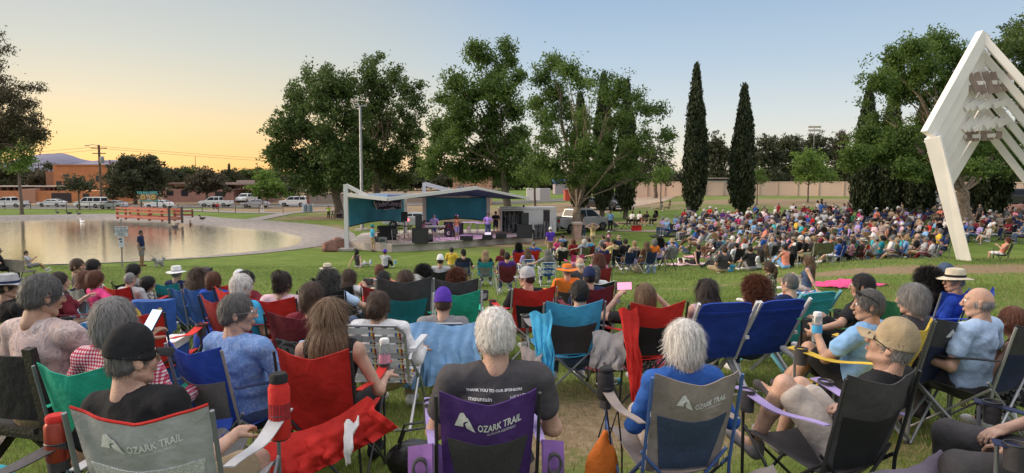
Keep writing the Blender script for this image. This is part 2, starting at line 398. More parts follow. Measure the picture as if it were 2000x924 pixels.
def g2(px,py): v = hit(px,py); return (v.x,v.y)
strip('footpath',[g2(-150,407),g2(0,407),g2(220,408),g2(330,409),g2(460,415),g2(560,417),g2(620,412),g2(700,409),g2(800,408)],2.6,CONC2,.05)
strip('branch_path',[g2(560,417),g2(520,425),g2(486,432)],2.2,CONC2,.045)
strip('park_path',[(7.2,57),(11,53.5),(20,51),(26,55)],1.6,mat('dusty_path',(.30,.235,.18),.95,.18,2,.3,20),.03)
strip('road',[(-150,112),(-60,110),(-25,110),(0,113),(30,120)],10.5,ASPH,.03,10)
strip('road_kerb',[(-150,106.5),(-60,104.6),(-25,104.6),(0,107.6),(30,114.6)],.35,CONC,.14,2)
strip('driveway',[(6,74),(10,82),(18,95),(24,112)],6.5,mat('gravel_drive',(.36,.27,.20),.95,.15,2,.4,20),.035)
def hills():
 prof = [(-300,318),(-100,312),(0,318),(40,322),(62,305),(85,300),(105,300),(122,297),(135,302),(160,312),(180,314),(200,313),(230,312),(260,318),(330,330),(420,338),(700,342),(2300,345)]
 mb = MB(); vs = []; n = 200; Y0 = 4200
 for i in range(n + 1):
  px = -300 + 2600 * i / n; py = np.interp(px,[p[0] for p in prof],[p[1] for p in prof]) + 1.5 * noise.noise((px * .03,0,0)) + .8 * noise.noise((px * .12,4,0))
  t = at(px,py,Y0)
  for k,fz_ in enumerate((0,.25,.5,.75,1.0)):
   yy = Y0 - 1400 * (1 - fz_); z = (t.z + 60) * (fz_ ** 1.4) - 60
   vs.append((t.x + 40 * noise.noise((px * .05,k,2)),yy,z + (30 * noise.noise((px * .06,k * 1.3,7)) if 0 < k < 4 else 0)))
 mb.add(vs,[(i * 5 + k,(i + 1) * 5 + k,(i + 1) * 5 + k + 1,i * 5 + k + 1) for i in range(n) for k in range(4)])
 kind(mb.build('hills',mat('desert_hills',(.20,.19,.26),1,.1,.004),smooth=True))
 mb = MB(); mb.add([(-9000,400,-1.2),(9000,400,-1.2),(9000,9000,-14),(-9000,9000,-14),(-9000,-9000,-1.2),(9000,-9000,-1.2)],[(0,1,2,3)])
 kind(mb.build('plain',mat('far_plain',(.20,.17,.13),1,.1,.01)))
hills()
def grass():
 cols = [leafmat('grass_blade',(.085,.15,.026),(.21,.27,.062),.3,1.5),leafmat('dry_grass_blade',(.26,.21,.11),(.42,.35,.2),.2,3)]
 Vs = []; Fs = []; MI = []; b = 0
 for (y0,y1,cnt,h0,wd) in ((1.6,4,80000,.055,.004),(4,8,145000,.055,.006),(8,16,160000,.06,.010),(16,34,115000,.065,.02)):
  y = np.sqrt(nr.rand(cnt) * (y1 ** 2 - y0 ** 2) + y0 ** 2); x = (nr.rand(cnt) * 2 - 1) * 1.15 * y
  d = dirt_at(x,y); pt = np.array([noise.noise((a * 1.1,c * 1.1,0)) + .6 * noise.noise((a * 4,c * 4,3)) for a,c in zip(x,y)])
  keep = (nr.rand(cnt) > np.clip(d * 1.25 + .2 * pt,0,.96)) & (poly_sd(x,y,lake) > 1.3); x,y,d,pt = x[keep],y[keep],d[keep],pt[keep]; n = len(x)
  z = Hn(x,y) - .004; a = nr.rand(n) * 6.283; h = h0 * (.45 + nr.rand(n) * .9); ln_ = h * (nr.rand(n) * .9); la = nr.rand(n) * 6.283
  base = np.stack([x,y,z],-1); s = np.stack([np.cos(a),np.sin(a),0 * a],-1) * wd * .5
  tip = base + np.stack([np.cos(la) * ln_,np.sin(la) * ln_,h],-1)
  V = np.stack([base - s,base + s,tip],1).reshape(-1,3); Vs.append(V); Fs.append(np.arange(n * 3).reshape(-1,3) + b); b += n * 3
  MI.append((nr.rand(n) < np.clip(.10 + d * .9 + .35 * np.clip(pt,0,1),0,.9)).astype(np.int32))
 me = fast_mesh('grass',np.concatenate(Vs),np.concatenate(Fs),cols); me.polygons.foreach_set('material_index',np.concatenate(MI))
 kind(tag(link('grass',me),'short park grass, green with dry straw-coloured patches, under the chairs','grass'),'stuff')
grass()
# trees
BARK = mat('bark',(.13,.10,.075),.95,.3,6,.8,25); BARK2 = mat('pale_bark',(.24,.18,.13),.95,.3,5,.8,22)
LEAF_A = leafmat('leaf_dark',(.034,.066,.017),(.115,.17,.042),.38); LEAF_B = leafmat('leaf_green',(.045,.092,.02),(.155,.235,.05),.42)
LEAF_C = leafmat('leaf_light',(.09,.16,.03),(.20,.31,.06),.45); LEAF_D = leafmat('leaf_grey',(.04,.05,.026),(.095,.10,.05),.3); CYP = leafmat('cypress_leaf',(.018,.03,.012),(.055,.07,.028),.15,1.5)
LEAF_E = leafmat('leaf_olive_brown',(.05,.045,.028),(.11,.09,.05),.3)
def leaf_cloud(cl,per,leaf,dens=1.0,sub=(.35,.9),flat=.75,aspect=2.2,droop=0):
 """cl: list of (centre, rx, ry, rz); leaves in many small sprays spread through each lobe"""
 Vs = [];
 for c,rx,ry,rz in cl:
  vol = (rx * ry * rz) ** (1 / 3); n = int(max(8,dens * 31 * (vol ** 2)))
  for _ in range(n):
   d = nr.normal(size=3); d /= np.linalg.norm(d) + 1e-9; rr = nr.rand() ** .45
   q = np.array(c) + d * rr * np.array([rx,ry,rz]) * (1 + .30 * nr.normal())
   if noise.noise((q[0] * .42 + c[0] * .1,q[1] * .42,q[2] * .42)) < -.28 and per > 18: continue
   sr = sub[0] + nr.rand() * (sub[1] - sub[0]); k = int(1.35 * per * (.5 + nr.rand()) * (sr / sub[1]) ** 1.5) + 3
   p = nr.normal(size=(k,3)) * sr * .45 * np.array([1,1,flat]) + q
   a = nr.normal(size=(k,3)); a[:,2] -= droop; a /= np.linalg.norm(a,axis=1)[:,None]; b = np.cross(a,nr.normal(size=(k,3))); b /= np.linalg.norm(b,axis=1)[:,None] + 1e-9
   L = leaf * (.6 + nr.rand(k,1) * .8); wv = L / aspect
   Vs.append(np.stack([p - a * L * .5,p + b * wv * .5,p + a * L * .5,p - b * wv * .5],1).reshape(-1,3))
 V = np.concatenate(Vs); return V,np.arange(len(V)).reshape(-1,4)
def limb(mb,a,b,r0,r1,wob=.12,n=6):
 a = Vector(a); b = Vector(b); L = (b - a).length; pts = []
 for i in range(n + 1):
  t = i / n; p = a.lerp(b,t); p.z += math.sin(t * math.pi) * L * .06
  if 0 < i < n: p += Vector((rnd.uniform(-1,1),rnd.uniform(-1,1),rnd.uniform(-.5,.5))) * L * wob * .35
  pts.append(p)
 mb.tube(pts,[r0 + (r1 - r0) * (i / n) for i in range(n + 1)],7); return pts
def tree(name,label,base,cl,tr,leafm,barkm=BARK,per=26,leaf=.26,dens=1.0,fork=None,group=None,cat='tree',droop=0,**k):
 """base: ground point; cl: lobes (world); fork: z or point where the trunk splits"""
 base = Vector(base); e = empty(name,base,0,label,cat,group); mb = MB()
 q_ = base.y / 77
 if 35 < base.y < 77: dens /= q_ ** 2; k = {**dict(sub=(.35 * q_ + .05,.9 * q_ + .05)),**k}
 cz = sum(c[0][2] for c in cl) / len(cl); cx = sum(c[0][0] for c in cl) / len(cl); lowest = min(c[0][2] - c[3] for c in cl)
 fk = Vector(fork) if fork is not None else Vector((base.x + (cx - base.x) * .15,base.y,max(base.z + (lowest - base.z) * .9,base.z + (cz - base.z) * .4)))
 o = base; mb.tube([base - o - Vector((0,0,.2)),base - o + Vector((0,0,.15)),(base.lerp(fk,.3) - o) + Vector((tr * .2,0,0)),(base.lerp(fk,.65) - o) - Vector((tr * .15,0,0)),fk - o],[tr * 1.45,tr * 1.15,tr * .95,tr * .88,tr * .8],12)
 big = sorted(cl,key=lambda c: -c[1] * c[3])
 for i,c in enumerate(big[:14]):
  p = Vector(c[0]); pts = limb(mb,fk - o,p - o,tr * (.42 if i < 4 else .22),tr * .05)
  for j in range(3):
   q = p + Vector((rnd.uniform(-1,1) * c[1],rnd.uniform(-1,1) * c[2],rnd.uniform(-.4,.9) * c[3])) * .6
   limb(mb,pts[3],q - o,tr * .08,tr * .02,n=4)
 mb.build('trunk',barkm,e,smooth=True)
 V,Fq = leaf_cloud([((Vector(c[0]) - o),c[1],c[2],c[3]) for c in cl],per,leaf,dens,droop=droop,**k)
 link('crown',fast_mesh('crown',V,Fq,leafm),e); return e
def lobes(spec,Y,dy=1.0,k=1.02):
 """spec: (px, py, r_px[, ry_px[, dY]]) -> ellipsoids at real distance"""
 out = []
 for s in spec:
  px,py,r = s[:3]; r2 = s[3] if len(s) > 3 and s[3] else r; yy = Y + (s[4] if len(s) > 4 else rnd.uniform(-1,1) * dy)
  c = at(px,py,yy); out.append((c,r * k * yy / F,max(r,r2) * yy / F * .9,r2 * k * yy / F))
 return out
tree('park_tree','broad dense dark tree left of the light pole, crown reaching towards the lake',ground(662,77),lobes([
 (610,165,32,28),(650,172,34,30),(585,205,30),(632,215,42),(680,180,26),(690,232,34),(560,245,30,24),(600,262,40),(650,280,46),(548,285,26),(535,262,16),(528,295,18),(570,312,34),(620,322,40),
 (672,330,40),(590,348,30,20),(640,356,40,20),(700,290,34),(545,318,16,12),(605,140,14),(640,142,13),(700,350,26,20),(575,180,12),(615,372,18,10)],77,3),.52,LEAF_A,per=30,leaf=.34,dens=1.15)
tree('park_tree','tall airy tree just right of the light pole with sky showing through its crown',ground(735,82),lobes([
 (735,122,26,16),(720,148,24),(765,150,24),(705,170,18),(790,172,20),(745,180,30),(810,195,16),(775,205,26),(725,215,28),(820,170,11),(760,240,24),(800,240,20,22),(735,262,30),(715,300,34),(770,300,22),
 (740,340,38,24),(800,285,20),(815,320,20),(820,265,14),(755,320,26),(785,265,20),(790,350,26,18),(700,340,24),(825,215,10)],82,3),.5,LEAF_A,per=24,leaf=.34,dens=1.15,fork=at(735,330,82))
tree('park_tree','tallest tree, rising straight behind the stage canopy with two plumes on top',ground(992,68),lobes([
 (925,95,18,16),(945,110,22),(990,95,16,18),(1000,120,18),(965,140,26),(930,150,24),(1010,150,14),(890,165,26),(925,190,34),(980,180,34),(868,195,20),(900,225,34),(955,232,40),(1005,215,22),(862,240,22),
 (1015,260,20),(880,280,30),(935,290,40),(985,290,34),(850,300,24),(900,330,32,20),(960,335,34,18),(845,335,22,16),(1000,335,22,20),(855,270,16),(838,320,14),(870,260,24),(900,255,26),(1020,300,20),(1015,330,22,18),(920,345,30,12)],68,2.6),.42,LEAF_B,per=26,leaf=.3,dens=1.35,fork=at(985,335,68))
tree('park_tree','wide spreading tree with a forked trunk standing in front of the grey pickup',ground(1126,53),lobes([
 (1080,125,26,18),(1110,140,24),(1055,155,18),(1135,160,20),(1180,150,26,18),(1215,160,20),(1150,185,24),(1085,180,28),(1050,205,22),(1200,190,24),(1240,190,18),(1100,225,30),(1150,225,26),(1060,240,24),(1205,235,26),
 (1255,215,24,18),(1285,215,18,14),(1270,250,28,18),(1300,265,18,14),(1130,265,24),(1240,285,30,18),(1070,270,22),(1290,295,22,12),(1190,275,22),(1180,310,26,16),(1050,310,24,20),(1085,325,22),(1225,320,24,12),(1110,300,20),(1030,340,20,16),(1080,350,14,10),(1250,345,30,16),(1140,330,26,18),(1170,350,24,14),(1205,345,22,14),(1120,355,18,14),(1150,290,24)],53,3.0),.36,LEAF_B,BARK2,per=22,leaf=.23,dens=1.15,fork=at(1128,405,53))
tree('park_tree','leafy tree at the far right behind the white sculpture, with a pale forked trunk',ground(1888,47),lobes([
 (1780,95,30,22),(1830,85,30,20),(1740,120,30),(1860,110,28),(1800,135,34),(1720,160,26),(1760,175,32),(1850,170,36),(1700,140,20),(1700,205,20,16),(1800,215,34),(1730,235,28),(1850,240,34),(1690,265,26,20),(1760,280,36),(1670,300,26,16),(1710,310,34,20),(1800,300,34,24),
 (1860,300,30,24),(1900,280,34),(1660,320,20,10),(1770,330,34,18),(1950,300,34),(1910,330,34,16),(1990,310,34,20),(1810,340,24,16)],47,3.0),.5,LEAF_B,BARK2,per=26,leaf=.21,dens=1.5,fork=at(1880,375,47))
tree('park_tree','dark tree at the right edge of the picture, its crown rising above the white sculpture',ground(2070,50),lobes([
 (1985,60,24,18),(1960,95,24),(2010,100,40),(1945,130,20),(1990,150,38),(2040,60,40),(2060,150,50),(1960,190,30),(2020,220,45),(2080,240,50),(1985,260,30),(1940,110,14),(2050,310,50,30),(2000,330,36,22)],50,3),.45,LEAF_A,per=28,leaf=.24,dens=.9)
tree('mesquite_tree','feathery drooping tree leaning in from the left edge above the lake',ground(-60,27) ,lobes([
 (5,125,20,8),(0,68,12,5),(-20,160,30,14),(30,160,26,8),(55,172,20,5),(5,190,28,14),(45,205,22,12),(70,235,14,16),(25,235,30,22),(60,262,22,18),(82,265,9,12),(0,270,34,26),(40,290,26,16),(-60,120,50,40),(-60,220,60,60),(5,95,14,5),(-30,300,40,30),(12,178,16,8),(62,300,12,10)],27,1.2),.3,LEAF_E,per=34,leaf=.12,dens=9,droop=.6,sub=(.15,.4),aspect=3.2,fork=at(-60,300,27))
tree('park_tree','small fresh green tree on the far bank at the left edge',ground(42,86),lobes([(20,265,30,20),(50,285,22,18),(15,300,26,22),(48,312,20,12),(-20,290,30,30),(70,268,14,10),(30,325,24,8)],86,1.5),.2,LEAF_C,per=22,leaf=.32,dens=1)
def cypress(px,Y,top,bot,wpx,label,name='cypress_tree',twin=None):
 b = ground(px,Y); e = empty(name,b,0,label,'cypress','columnar cypress trees'); sc_ = Y / F
 zt = at(px,top,Y).z - b.z; zb = max(.3,at(px,bot,Y).z - b.z); hw = wpx * sc_ / 2
 mb = MB(); mb.tube([(0,0,-.2),(0,0,zb + .3),(0,0,zt * .8)],[hw * .3,hw * .26,.03],9); mb.build('trunk',BARK,e,smooth=True)
 Vs = []
 for ox,z0,z1,hw_ in [(0,zb,zt,hw)] + ([(twin[0] * sc_,zb + (zt - zb) * .1,at(px,twin[1],Y).z - b.z,hw * .6)] if twin else []):
  n = int(2300 * (z1 - z0) * hw_ / 6); t = nr.rand(n) ** .9
  env = np.interp(t,[0,.03,.10,.3,.5,.7,.85,.95,1],[.25,.6,.92,1,.92,.62,.32,.14,.02]) * hw_
  a = nr.rand(n) * 6.283; lump = 1 + .13 * np.sin(a * 3 + t * 9 + px) + .10 * np.sin(a * 7 - t * 31) + .06 * np.sin(t * 80 + a * 2); r = env * lump * (1 - .35 * nr.rand(n) ** 2.2)
  p = np.stack([ox + r * np.cos(a),r * np.sin(a),z0 + t * (z1 - z0) + .2 * nr.normal(size=n)],-1)
  for k in range(5):
   q = p + nr.normal(size=(n,3)) * .10; d = nr.normal(size=(n,3)) * .35 + np.array([0,0,1]); d /= np.linalg.norm(d,axis=1)[:,None]
   s = np.cross(d,nr.normal(size=(n,3))); s /= np.linalg.norm(s,axis=1)[:,None]; L = .2 + .22 * nr.rand(n,1)
   Vs.append(np.stack([q - d * L * .5,q + s * L * .2,q + d * L * .6,q - s * L * .2],1).reshape(-1,3))
 V = np.concatenate(Vs); link('crown',fast_mesh('crown',V,np.arange(len(V)).reshape(-1,4),CYP),e)
 return e
cypress(1355,63,133,405,38,'tallest cypress, with a twin tip, standing alone before the tan wall',twin=(11,210))
cypress(1448,63,172,408,42,'dark cypress with a single sharp tip, right of the twin-tipped one')
cypress(1132,66,190,402,36,'cypress almost hidden behind the forked trunk')
cypress(1176,66,150,404,36,'clipped cypress behind the pickup cab, between two other cypresses')
cypress(1222,66,165,405,36,'cypress with a rounded foot right of the pickup, beside the parked dark vehicle')
cypress(1688,58,175,415,46,'cypress at the left end of the right-hand row, near the pale green tree')
cypress(1735,57,180,415,44,'second cypress from the left in the row behind the crowd on the right')
cypress(1793,56,210,415,50,'cypress just left of the sloping sculpture leg')
cypress(1930,55,190,418,62,'wide cypress framed inside the white sculpture beside the pale trunk')
def simple_tree(px,base_py,Y,spec,tr,lm,label,name='park_tree',zoff=None,**k):
 b = ground(px,Y); tree(name,label,b,lobes(spec,Y,1.0),tr,lm,**{**dict(per=20,leaf=.3 * Y / 80,dens=.9),**k})
simple_tree(1577,395,82,[(1565,310,18,12),(1590,315,24,16),(1555,335,20,14),(1610,340,26,14),(1580,345,28,12),(1630,348,10,6),(1585,300,10,6),(1548,350,12,8)],.1,LEAF_C,'young pale green tree standing alone in front of the tan wall',per=22)
simple_tree(1290,392,78,[(1288,330,12,12),(1297,345,14,10),(1283,352,10,8),(1305,330,6,6)],.07,LEAF_C,'slim sapling with a bare stem in front of the left end of the tan wall',per=16)
simple_tree(1478,393,78,[(1478,340,14,10),(1488,350,14,8),(1470,352,10,6)],.07,LEAF_B,'thin small tree right beside the single-tipped cypress',per=16)
simple_tree(1045,410,84,[(1035,320,24,16),(1060,335,22,14),(1020,340,20,12),(1050,350,26,10)],.14,LEAF_C,'small bright green tree behind the stage, left of the white container')
simple_tree(1280,378,105,[(1270,300,26,22),(1255,330,24,18),(1290,325,24,18),(1300,345,18,12)],.3,LEAF_D,'dark tree behind the tan wall at its left end, beyond the sapling')
simple_tree(1400,372,140,[(1400,285,22,20),(1385,305,16,18),(1415,308,20,18),(1400,330,24,14)],.3,LEAF_D,'round-topped dark pine between the two lone cypresses',leaf=.5)
for i,(px,sp,lab) in enumerate([
 (1500,[(1500,285,22,18),(1485,310,20,18),(1515,312,20,18),(1498,338,26,12)],'dark bushy tree over the wall just right of the single-tipped cypress'),
 (1545,[(1540,280,24,14),(1530,305,22,18),(1560,300,20,18),(1545,330,28,14)],'dark spreading tree over the wall behind the pale young tree'),
 (1595,[(1590,278,26,14),(1580,300,24,16),(1610,300,20,16),(1595,330,30,14)],'dark tree over the wall below the distant lamp rig'),
 (1640,[(1645,275,18,18),(1632,300,18,18),(1655,305,16,18),(1640,335,28,14)],'brownish tree over the wall, last before the cypress row')]):
 simple_tree(px,370,135 + 4 * i,sp,.3,LEAF_D if i != 3 else LEAF_E,lab,leaf=.5,group='dark trees over the tan wall')
simple_tree(155,400,98,[(150,352,24,7),(135,362,16,7),(172,362,16,7),(155,366,28,6)],.12,LEAF_D,'flat-topped dark small tree in front of the orange building')
simple_tree(265,395,121,[(235,330,22,16),(265,322,24,14),(300,330,22,14),(225,350,24,16),(260,352,34,20),(305,355,24,16),(280,375,40,14),(225,375,24,14),(248,312,12,7),(290,312,14,7)],.3,LEAF_D,'large dusty bush-like tree right of the wooden utility pole',dens=.9,leaf=.45,per=26)
simple_tree(405,395,119,[(400,342,20,12),(380,355,20,10),(425,355,22,12),(405,368,28,8),(370,368,10,5),(440,370,12,5)],.2,LEAF_E,'brown-leaved tree in front of the low pink house',leaf=.45)
simple_tree(522,393,117,[(520,345,22,12),(505,362,18,10),(538,362,22,12),(525,378,26,10),(550,378,16,10)],.16,LEAF_C,'light green street tree right of the carport house',leaf=.42)
simple_tree(570,390,128,[(560,372,20,12),(585,366,20,16),(600,380,18,10)],.2,LEAF_D,'low dark shrubby tree behind the white sport utility vehicle',leaf=.45)
for i,(px,sp,lm,lab) in enumerate([
 (15,[(-10,345,30,20),(20,340,24,16)],LEAF_D,'dark tree behind the low orange building at the far left'),
 (80,[(65,352,16,12),(88,348,16,12),(105,356,14,10)],LEAF_E,'leafless-looking brown tree left of the tall orange building'),
 (95,[(92,322,9,5),(100,326,7,5)],LEAF_D,'palm-like tuft peeping over the corner of the tall orange building'),
 (335,[(325,338,16,10),(345,342,18,10),(335,352,20,8)],LEAF_D,'rounded tree behind the pink house roof, left part'),
 (362,[(360,335,14,8),(375,340,12,8)],LEAF_A,'dark tree behind the pink house chimney side'),
 (455,[(448,340,12,10),(462,346,14,10)],LEAF_D,'grey-green tree between the two houses'),
 (490,[(480,340,16,9),(500,338,14,9),(512,345,14,8)],LEAF_A,'green tree rising behind the carport roof'),
 (545,[(540,345,14,8),(560,350,16,10)],LEAF_D,'hazy tree far behind the light green street tree')]):
 simple_tree(px,380,150 + 5 * i,sp,.25,lm,lab,leaf=.55,group='trees behind the houses',dens=.7)
for i,(px,tp,w_) in enumerate([(450,322,5),(319,330,6)]):
 cypress(px,165 + i * 6,tp,380,w_,['thin far-off cypress above the carport roof','slim far-off cypress above the pink house roof'][i])
V,Fq = leaf_cloud([(at(px,352 + 4 * noise.noise((px * .05,0,0)),230 + 20 * noise.noise((px * .1,3,1))),5.5,5,2.6 + 1.6 * noise.noise((px * .09,8,1))) for px in range(-120,2300,26)],20,.9,.42,sub=(.8,1.6))
kind(tag(link('distant_trees',fast_mesh('distant_trees',V,Fq,LEAF_D)),'hazy belt of far-off trees along the horizon behind the town','distant trees'),'stuff')
# town behind the lake
STUC = mat('orange_stucco',(.50,.20,.085),.95,.08,.8,.3,20); STUC2 = mat('pink_stucco',(.38,.21,.17),.95,.08,.8,.3,20); TRIM = mat('pale_trim',(.55,.48,.42),.8,.05); DARKW = mat('dark_glass',(.03,.032,.04),.15,0)
ROOFB = mat('brown_roof',(.26,.17,.14),.9,.12,2); ROOFP = mat('grey_pink_roof',(.36,.27,.24),.9,.12,2); SHADE = mat('painted_shade',(.045,.035,.035),.9,.05); WHITEP = mat('white_paint',(.80,.78,.76),.45,.04); BLACKP = mat('black_plastic',(.025,.025,.028),.5,.1)  # SHADE: dark colour painted in for shade inside openings and under roofs
GREYM = mat('grey_metal',(.36,.36,.37),.4,.06,metal=.7); DARKM = mat('dark_steel',(.06,.06,.065),.45,.08,metal=.4); WOODP = mat('brown_pole_wood',(.12,.07,.045),.9,.2,4,.4,20)
def rect(px0,px1,py0,py1,Y):
 a = at(px0,py1,Y); b = at(px1,py0,Y); return a.x,b.x,a.z,b.z
def box_part(name,px0,px1,py0,py1,Y,dep,m,par,base=None,proud=0):
 x0,x1,z0,z1 = rect(px0,px1,py0,py1,Y); o = Vector(par.location) if par else Vector((0,0,0)); mb = MB()
 if base is not None: z0 = base
 mb.box(((x0 + x1) / 2 - o.x,Y + dep / 2 - proud - o.y,(z0 + z1) / 2 - o.z),(x1 - x0,dep,z1 - z0)); return mb.build(name,m,par)
e = empty('stucco_building',(at(170,400,150).x,150,0),0,'tall plain orange stucco block with small dark windows behind the utility pole','building')
box_part('wall',107,210,322,392,150,14,STUC,e,-1); box_part('roof_parapet',106,211,321.2,323.4,149.8,14.5,mat('orange_cap',(.42,.17,.08),.9,.05),e)
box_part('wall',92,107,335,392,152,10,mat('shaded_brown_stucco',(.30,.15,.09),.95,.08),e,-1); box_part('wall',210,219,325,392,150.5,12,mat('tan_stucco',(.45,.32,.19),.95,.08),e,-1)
for a,b,c,d in ((123,134,341,345),(187,197,343,354),(110,120,354,364),(110,118,370,378)): box_part('window',a,b,c,d,149.95,.4,DARKW,e)
e = empty('stucco_building',(at(60,400,128).x,128,0),0,'long low orange building with slatted rooftop shades and a dark garage opening','building')
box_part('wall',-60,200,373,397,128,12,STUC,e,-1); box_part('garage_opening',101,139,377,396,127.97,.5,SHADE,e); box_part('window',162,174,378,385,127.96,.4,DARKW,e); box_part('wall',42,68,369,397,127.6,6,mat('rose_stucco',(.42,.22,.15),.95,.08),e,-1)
for a,b in ((-30,50),(67,118)):
 box_part('roof_shade',a,b,363,365,129,5,TRIM,e)
 for i in range(6): box_part('roof_post',a + (b - a) * (i + .4) / 6.2,a + (b - a) * (i + .4) / 6.2 + 2,365,373.5,129.5,.3,mat('brown_post',(.16,.09,.06),.9,.1),e)
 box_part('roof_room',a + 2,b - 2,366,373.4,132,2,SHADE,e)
def gable_roof(name,px0,px1,py_e,py_r,Y,dep,m,par,ov=.5,hip=2.5):
 x0,x1,z0,z1 = rect(px0,px1,py_e,py_r,Y); o = Vector(par.location); mb = MB(); x0 -= ov; x1 += ov
 vs = [(x0,Y - ov,z0),(x1,Y - ov,z0),(x1,Y + dep,z0),(x0,Y + dep,z0),(x0 + hip,Y + dep / 2,z1),(x1 - hip,Y + dep / 2,z1),(x0,Y - ov,z0 - .25),(x1,Y - ov,z0 - .25),(x1,Y + dep,z0 - .25),(x0,Y + dep,z0 - .25)]
 mb.add([Vector(v) - o for v in vs],[(0,1,5,4),(1,2,5),(2,3,4,5),(3,0,4),(0,6,7,1),(1,7,8,2),(2,8,9,3),(3,9,6,0),(6,9,8,7)]); return mb.build(name,m,par)
e = empty('pink_house',(at(390,395,132).x,132,0),0,'low pink stucco house with a brown hipped roof behind the brown-leaved tree','house')
box_part('wall',318,455,370,397,132,10,STUC2,e,-1); gable_roof('roof',316,457,369.5,357,132,11,ROOFB,e)
for a,b,c,d in ((325,338,372,382),(354,367,372,383),(420,440,374,384)):
 wq = box_part('window',a,b,c,d,131.96,.3,DARKW,e);
box_part('rooftop_cooler',341,366,358,364,133,2.5,TRIM,e)
e = empty('carport_house',(at(490,395,126).x,126,0),0,'low brick-coloured house with a broad flat carport over a white parked pickup','house')
box_part('wall',442,456,371,397,126,8,STUC2,e,-1); box_part('wall',511,522,373,397,126,8,STUC2,e,-1); box_part('carport_shade',456,511,372,396,131,.5,SHADE,e,-1); gable_roof('roof',441,524,370.5,358,126,10,ROOFP,e,hip=5)  # carport_shade: dark sheet painted in for the shade under the roof
for i,(a,b,c,d) in enumerate(((462,490,352,360),(468,500,362,364),(505,516,364,366))): box_part('rooftop_cooler',a,b,c,d,129,2,TRIM if i else ROOFP,e)
e = empty('stucco_building',(at(918,380,105).x,105,0),0,'tan-orange flat building seen above the stage canopy through the trees','building')
box_part('wall',885,958,345,395,105,9,mat('salmon_stucco',(.50,.27,.18),.95,.08),e,-1); box_part('awning',893,916,366,369,104.4,.9,mat('blue_awning',(.06,.12,.35),.6),e)
e = empty('shipping_container',(at(1050,390,96).x,96,H(at(1050,390,96).x,96)),0,'white shipping container with a grey ribbed end behind the stage','container')
box_part('body',1029,1055,368,391,96,2.5,WHITEP,e); mb = MB(); x0,x1,z0,z1 = rect(1055.4,1075,391,368,96); z0,z1 = z1,z0
for i in range(14): mb.box((x0 + (x1 - x0) * (i + .5) / 14 - e.location.x,96.6 - 96 + (i % 2) * .06,(z0 + z1) / 2 - e.location.z),((x1 - x0) / 14,1.2,abs(z1 - z0)))
mb.build('ribbed_side',mat('grey_paint',(.5,.5,.52),.5,.05),e)
e = empty('shed',(at(1128,390,90).x,90,H(at(1128,390,90).x,90)),0,'red-orange metal shed half hidden behind the forked trunk','shed'); box_part('wall',1104,1150,372,392,90,3,mat('red_paint',(.5,.08,.04),.5,.08),e); box_part('roof',1103,1151,370.6,372.2,89.9,3.3,mat('dark_red_roof',(.3,.05,.03),.6),e)
e = empty('house',(at(1120,380,150).x,150,1.5),0,'distant building with a bright blue roof glimpsed left of the forked trunk','building'); box_part('wall',1084,1125,360,374,150,8,mat('lavender_wall',(.4,.32,.36),.9,.05),e,0); gable_roof('roof',1084,1112,361,351,150,8,mat('blue_roof',(.08,.22,.6),.6),e,hip=1)
e = empty('block_wall',(at(850,385,118).x,118,0),0,'long low block wall seen between the tree trunks behind the stage','wall'); box_part('wall',600,900,379,393,118,.3,mat('grey_tan_block',(.30,.24,.20),.95,.1),e,0); box_part('coping',600,900,378,379.2,117.9,.5,TRIM,e)
pts = [(1232,355,379,112),(1300,355.5,382,110),(1380,356,384,107),(1450,356,385,105),(1520,356,387,103),(1600,356,389,100),(1700,356,391,97),(1790,356,393,95),(1880,357,396,93),(2120,357,402,88)]
e = empty('boundary_wall',(25,105,0),0,'long tan concrete boundary wall with pilasters behind the lawn and the crowd','wall'); o = Vector(e.location)
wm = mat('tan_wall',(.56,.41,.33),.9,.06,.25,.2,12); mb = MB(); pl = MB(); cpg = MB()
for (a,b) in zip(pts[:-1],pts[1:]):
 A,B = at(a[0],a[1],a[3]),at(b[0],b[1],b[3]); zt = min(A.z,B.z) - .01; hgt = 4
 mb.bar((A.x - o.x,A.y - o.y,zt - hgt / 2),(B.x - o.x,B.y - o.y,zt - hgt / 2),.3,hgt); cpg.bar((A.x - o.x,A.y - o.y,zt + .05),(B.x - o.x,B.y - o.y,zt + .05),.4,.12)
 k = max(2,round((B - A).length / 4.5))
 for j in range(k): p = A.lerp(B,j / k); pl.box((p.x - o.x,p.y - o.y - .02,zt - 1.9),(.42,.42,4.0))
mb.build('wall_panel',wm,e); pl.build('pilasters',mat('wall_pilaster',(.52,.38,.30),.9,.06),e); cpg.build('coping',mat('wall_coping',(.60,.45,.37),.9,.06),e)
e = empty('house_roof_row',(at(1410,350,135).x,135,0),0,'low distant roofline peeping over the tan wall between the cypresses','building'); e.name = 'house'; box_part('wall',1380,1432,352,362,135,5,mat('grey_wall',(.3,.28,.28),.9),e,1); gable_roof('roof',1380,1434,352,347,135,6,ROOFP,e,hip=2)
def pole(px,Y,top,base_py,r,m,label,name='utility_pole',arms=(),extra=None):
 b = ground(px,Y); e = empty(name,b,0,label,name.replace('_',' ').replace('utility ','utility ')); z = at(px,top,Y).z - b.z
 mb = MB(); mb.tube([(0,0,-.2),(0,0,z)],[r,r * .75],8); mb.build('pole',m,e,smooth=True)
 for (dz,L,name_) in arms: q = MB(); q.box((0,0,z - dz),(L,.15,.13)); q.build(name_,m,e)
 return e,z
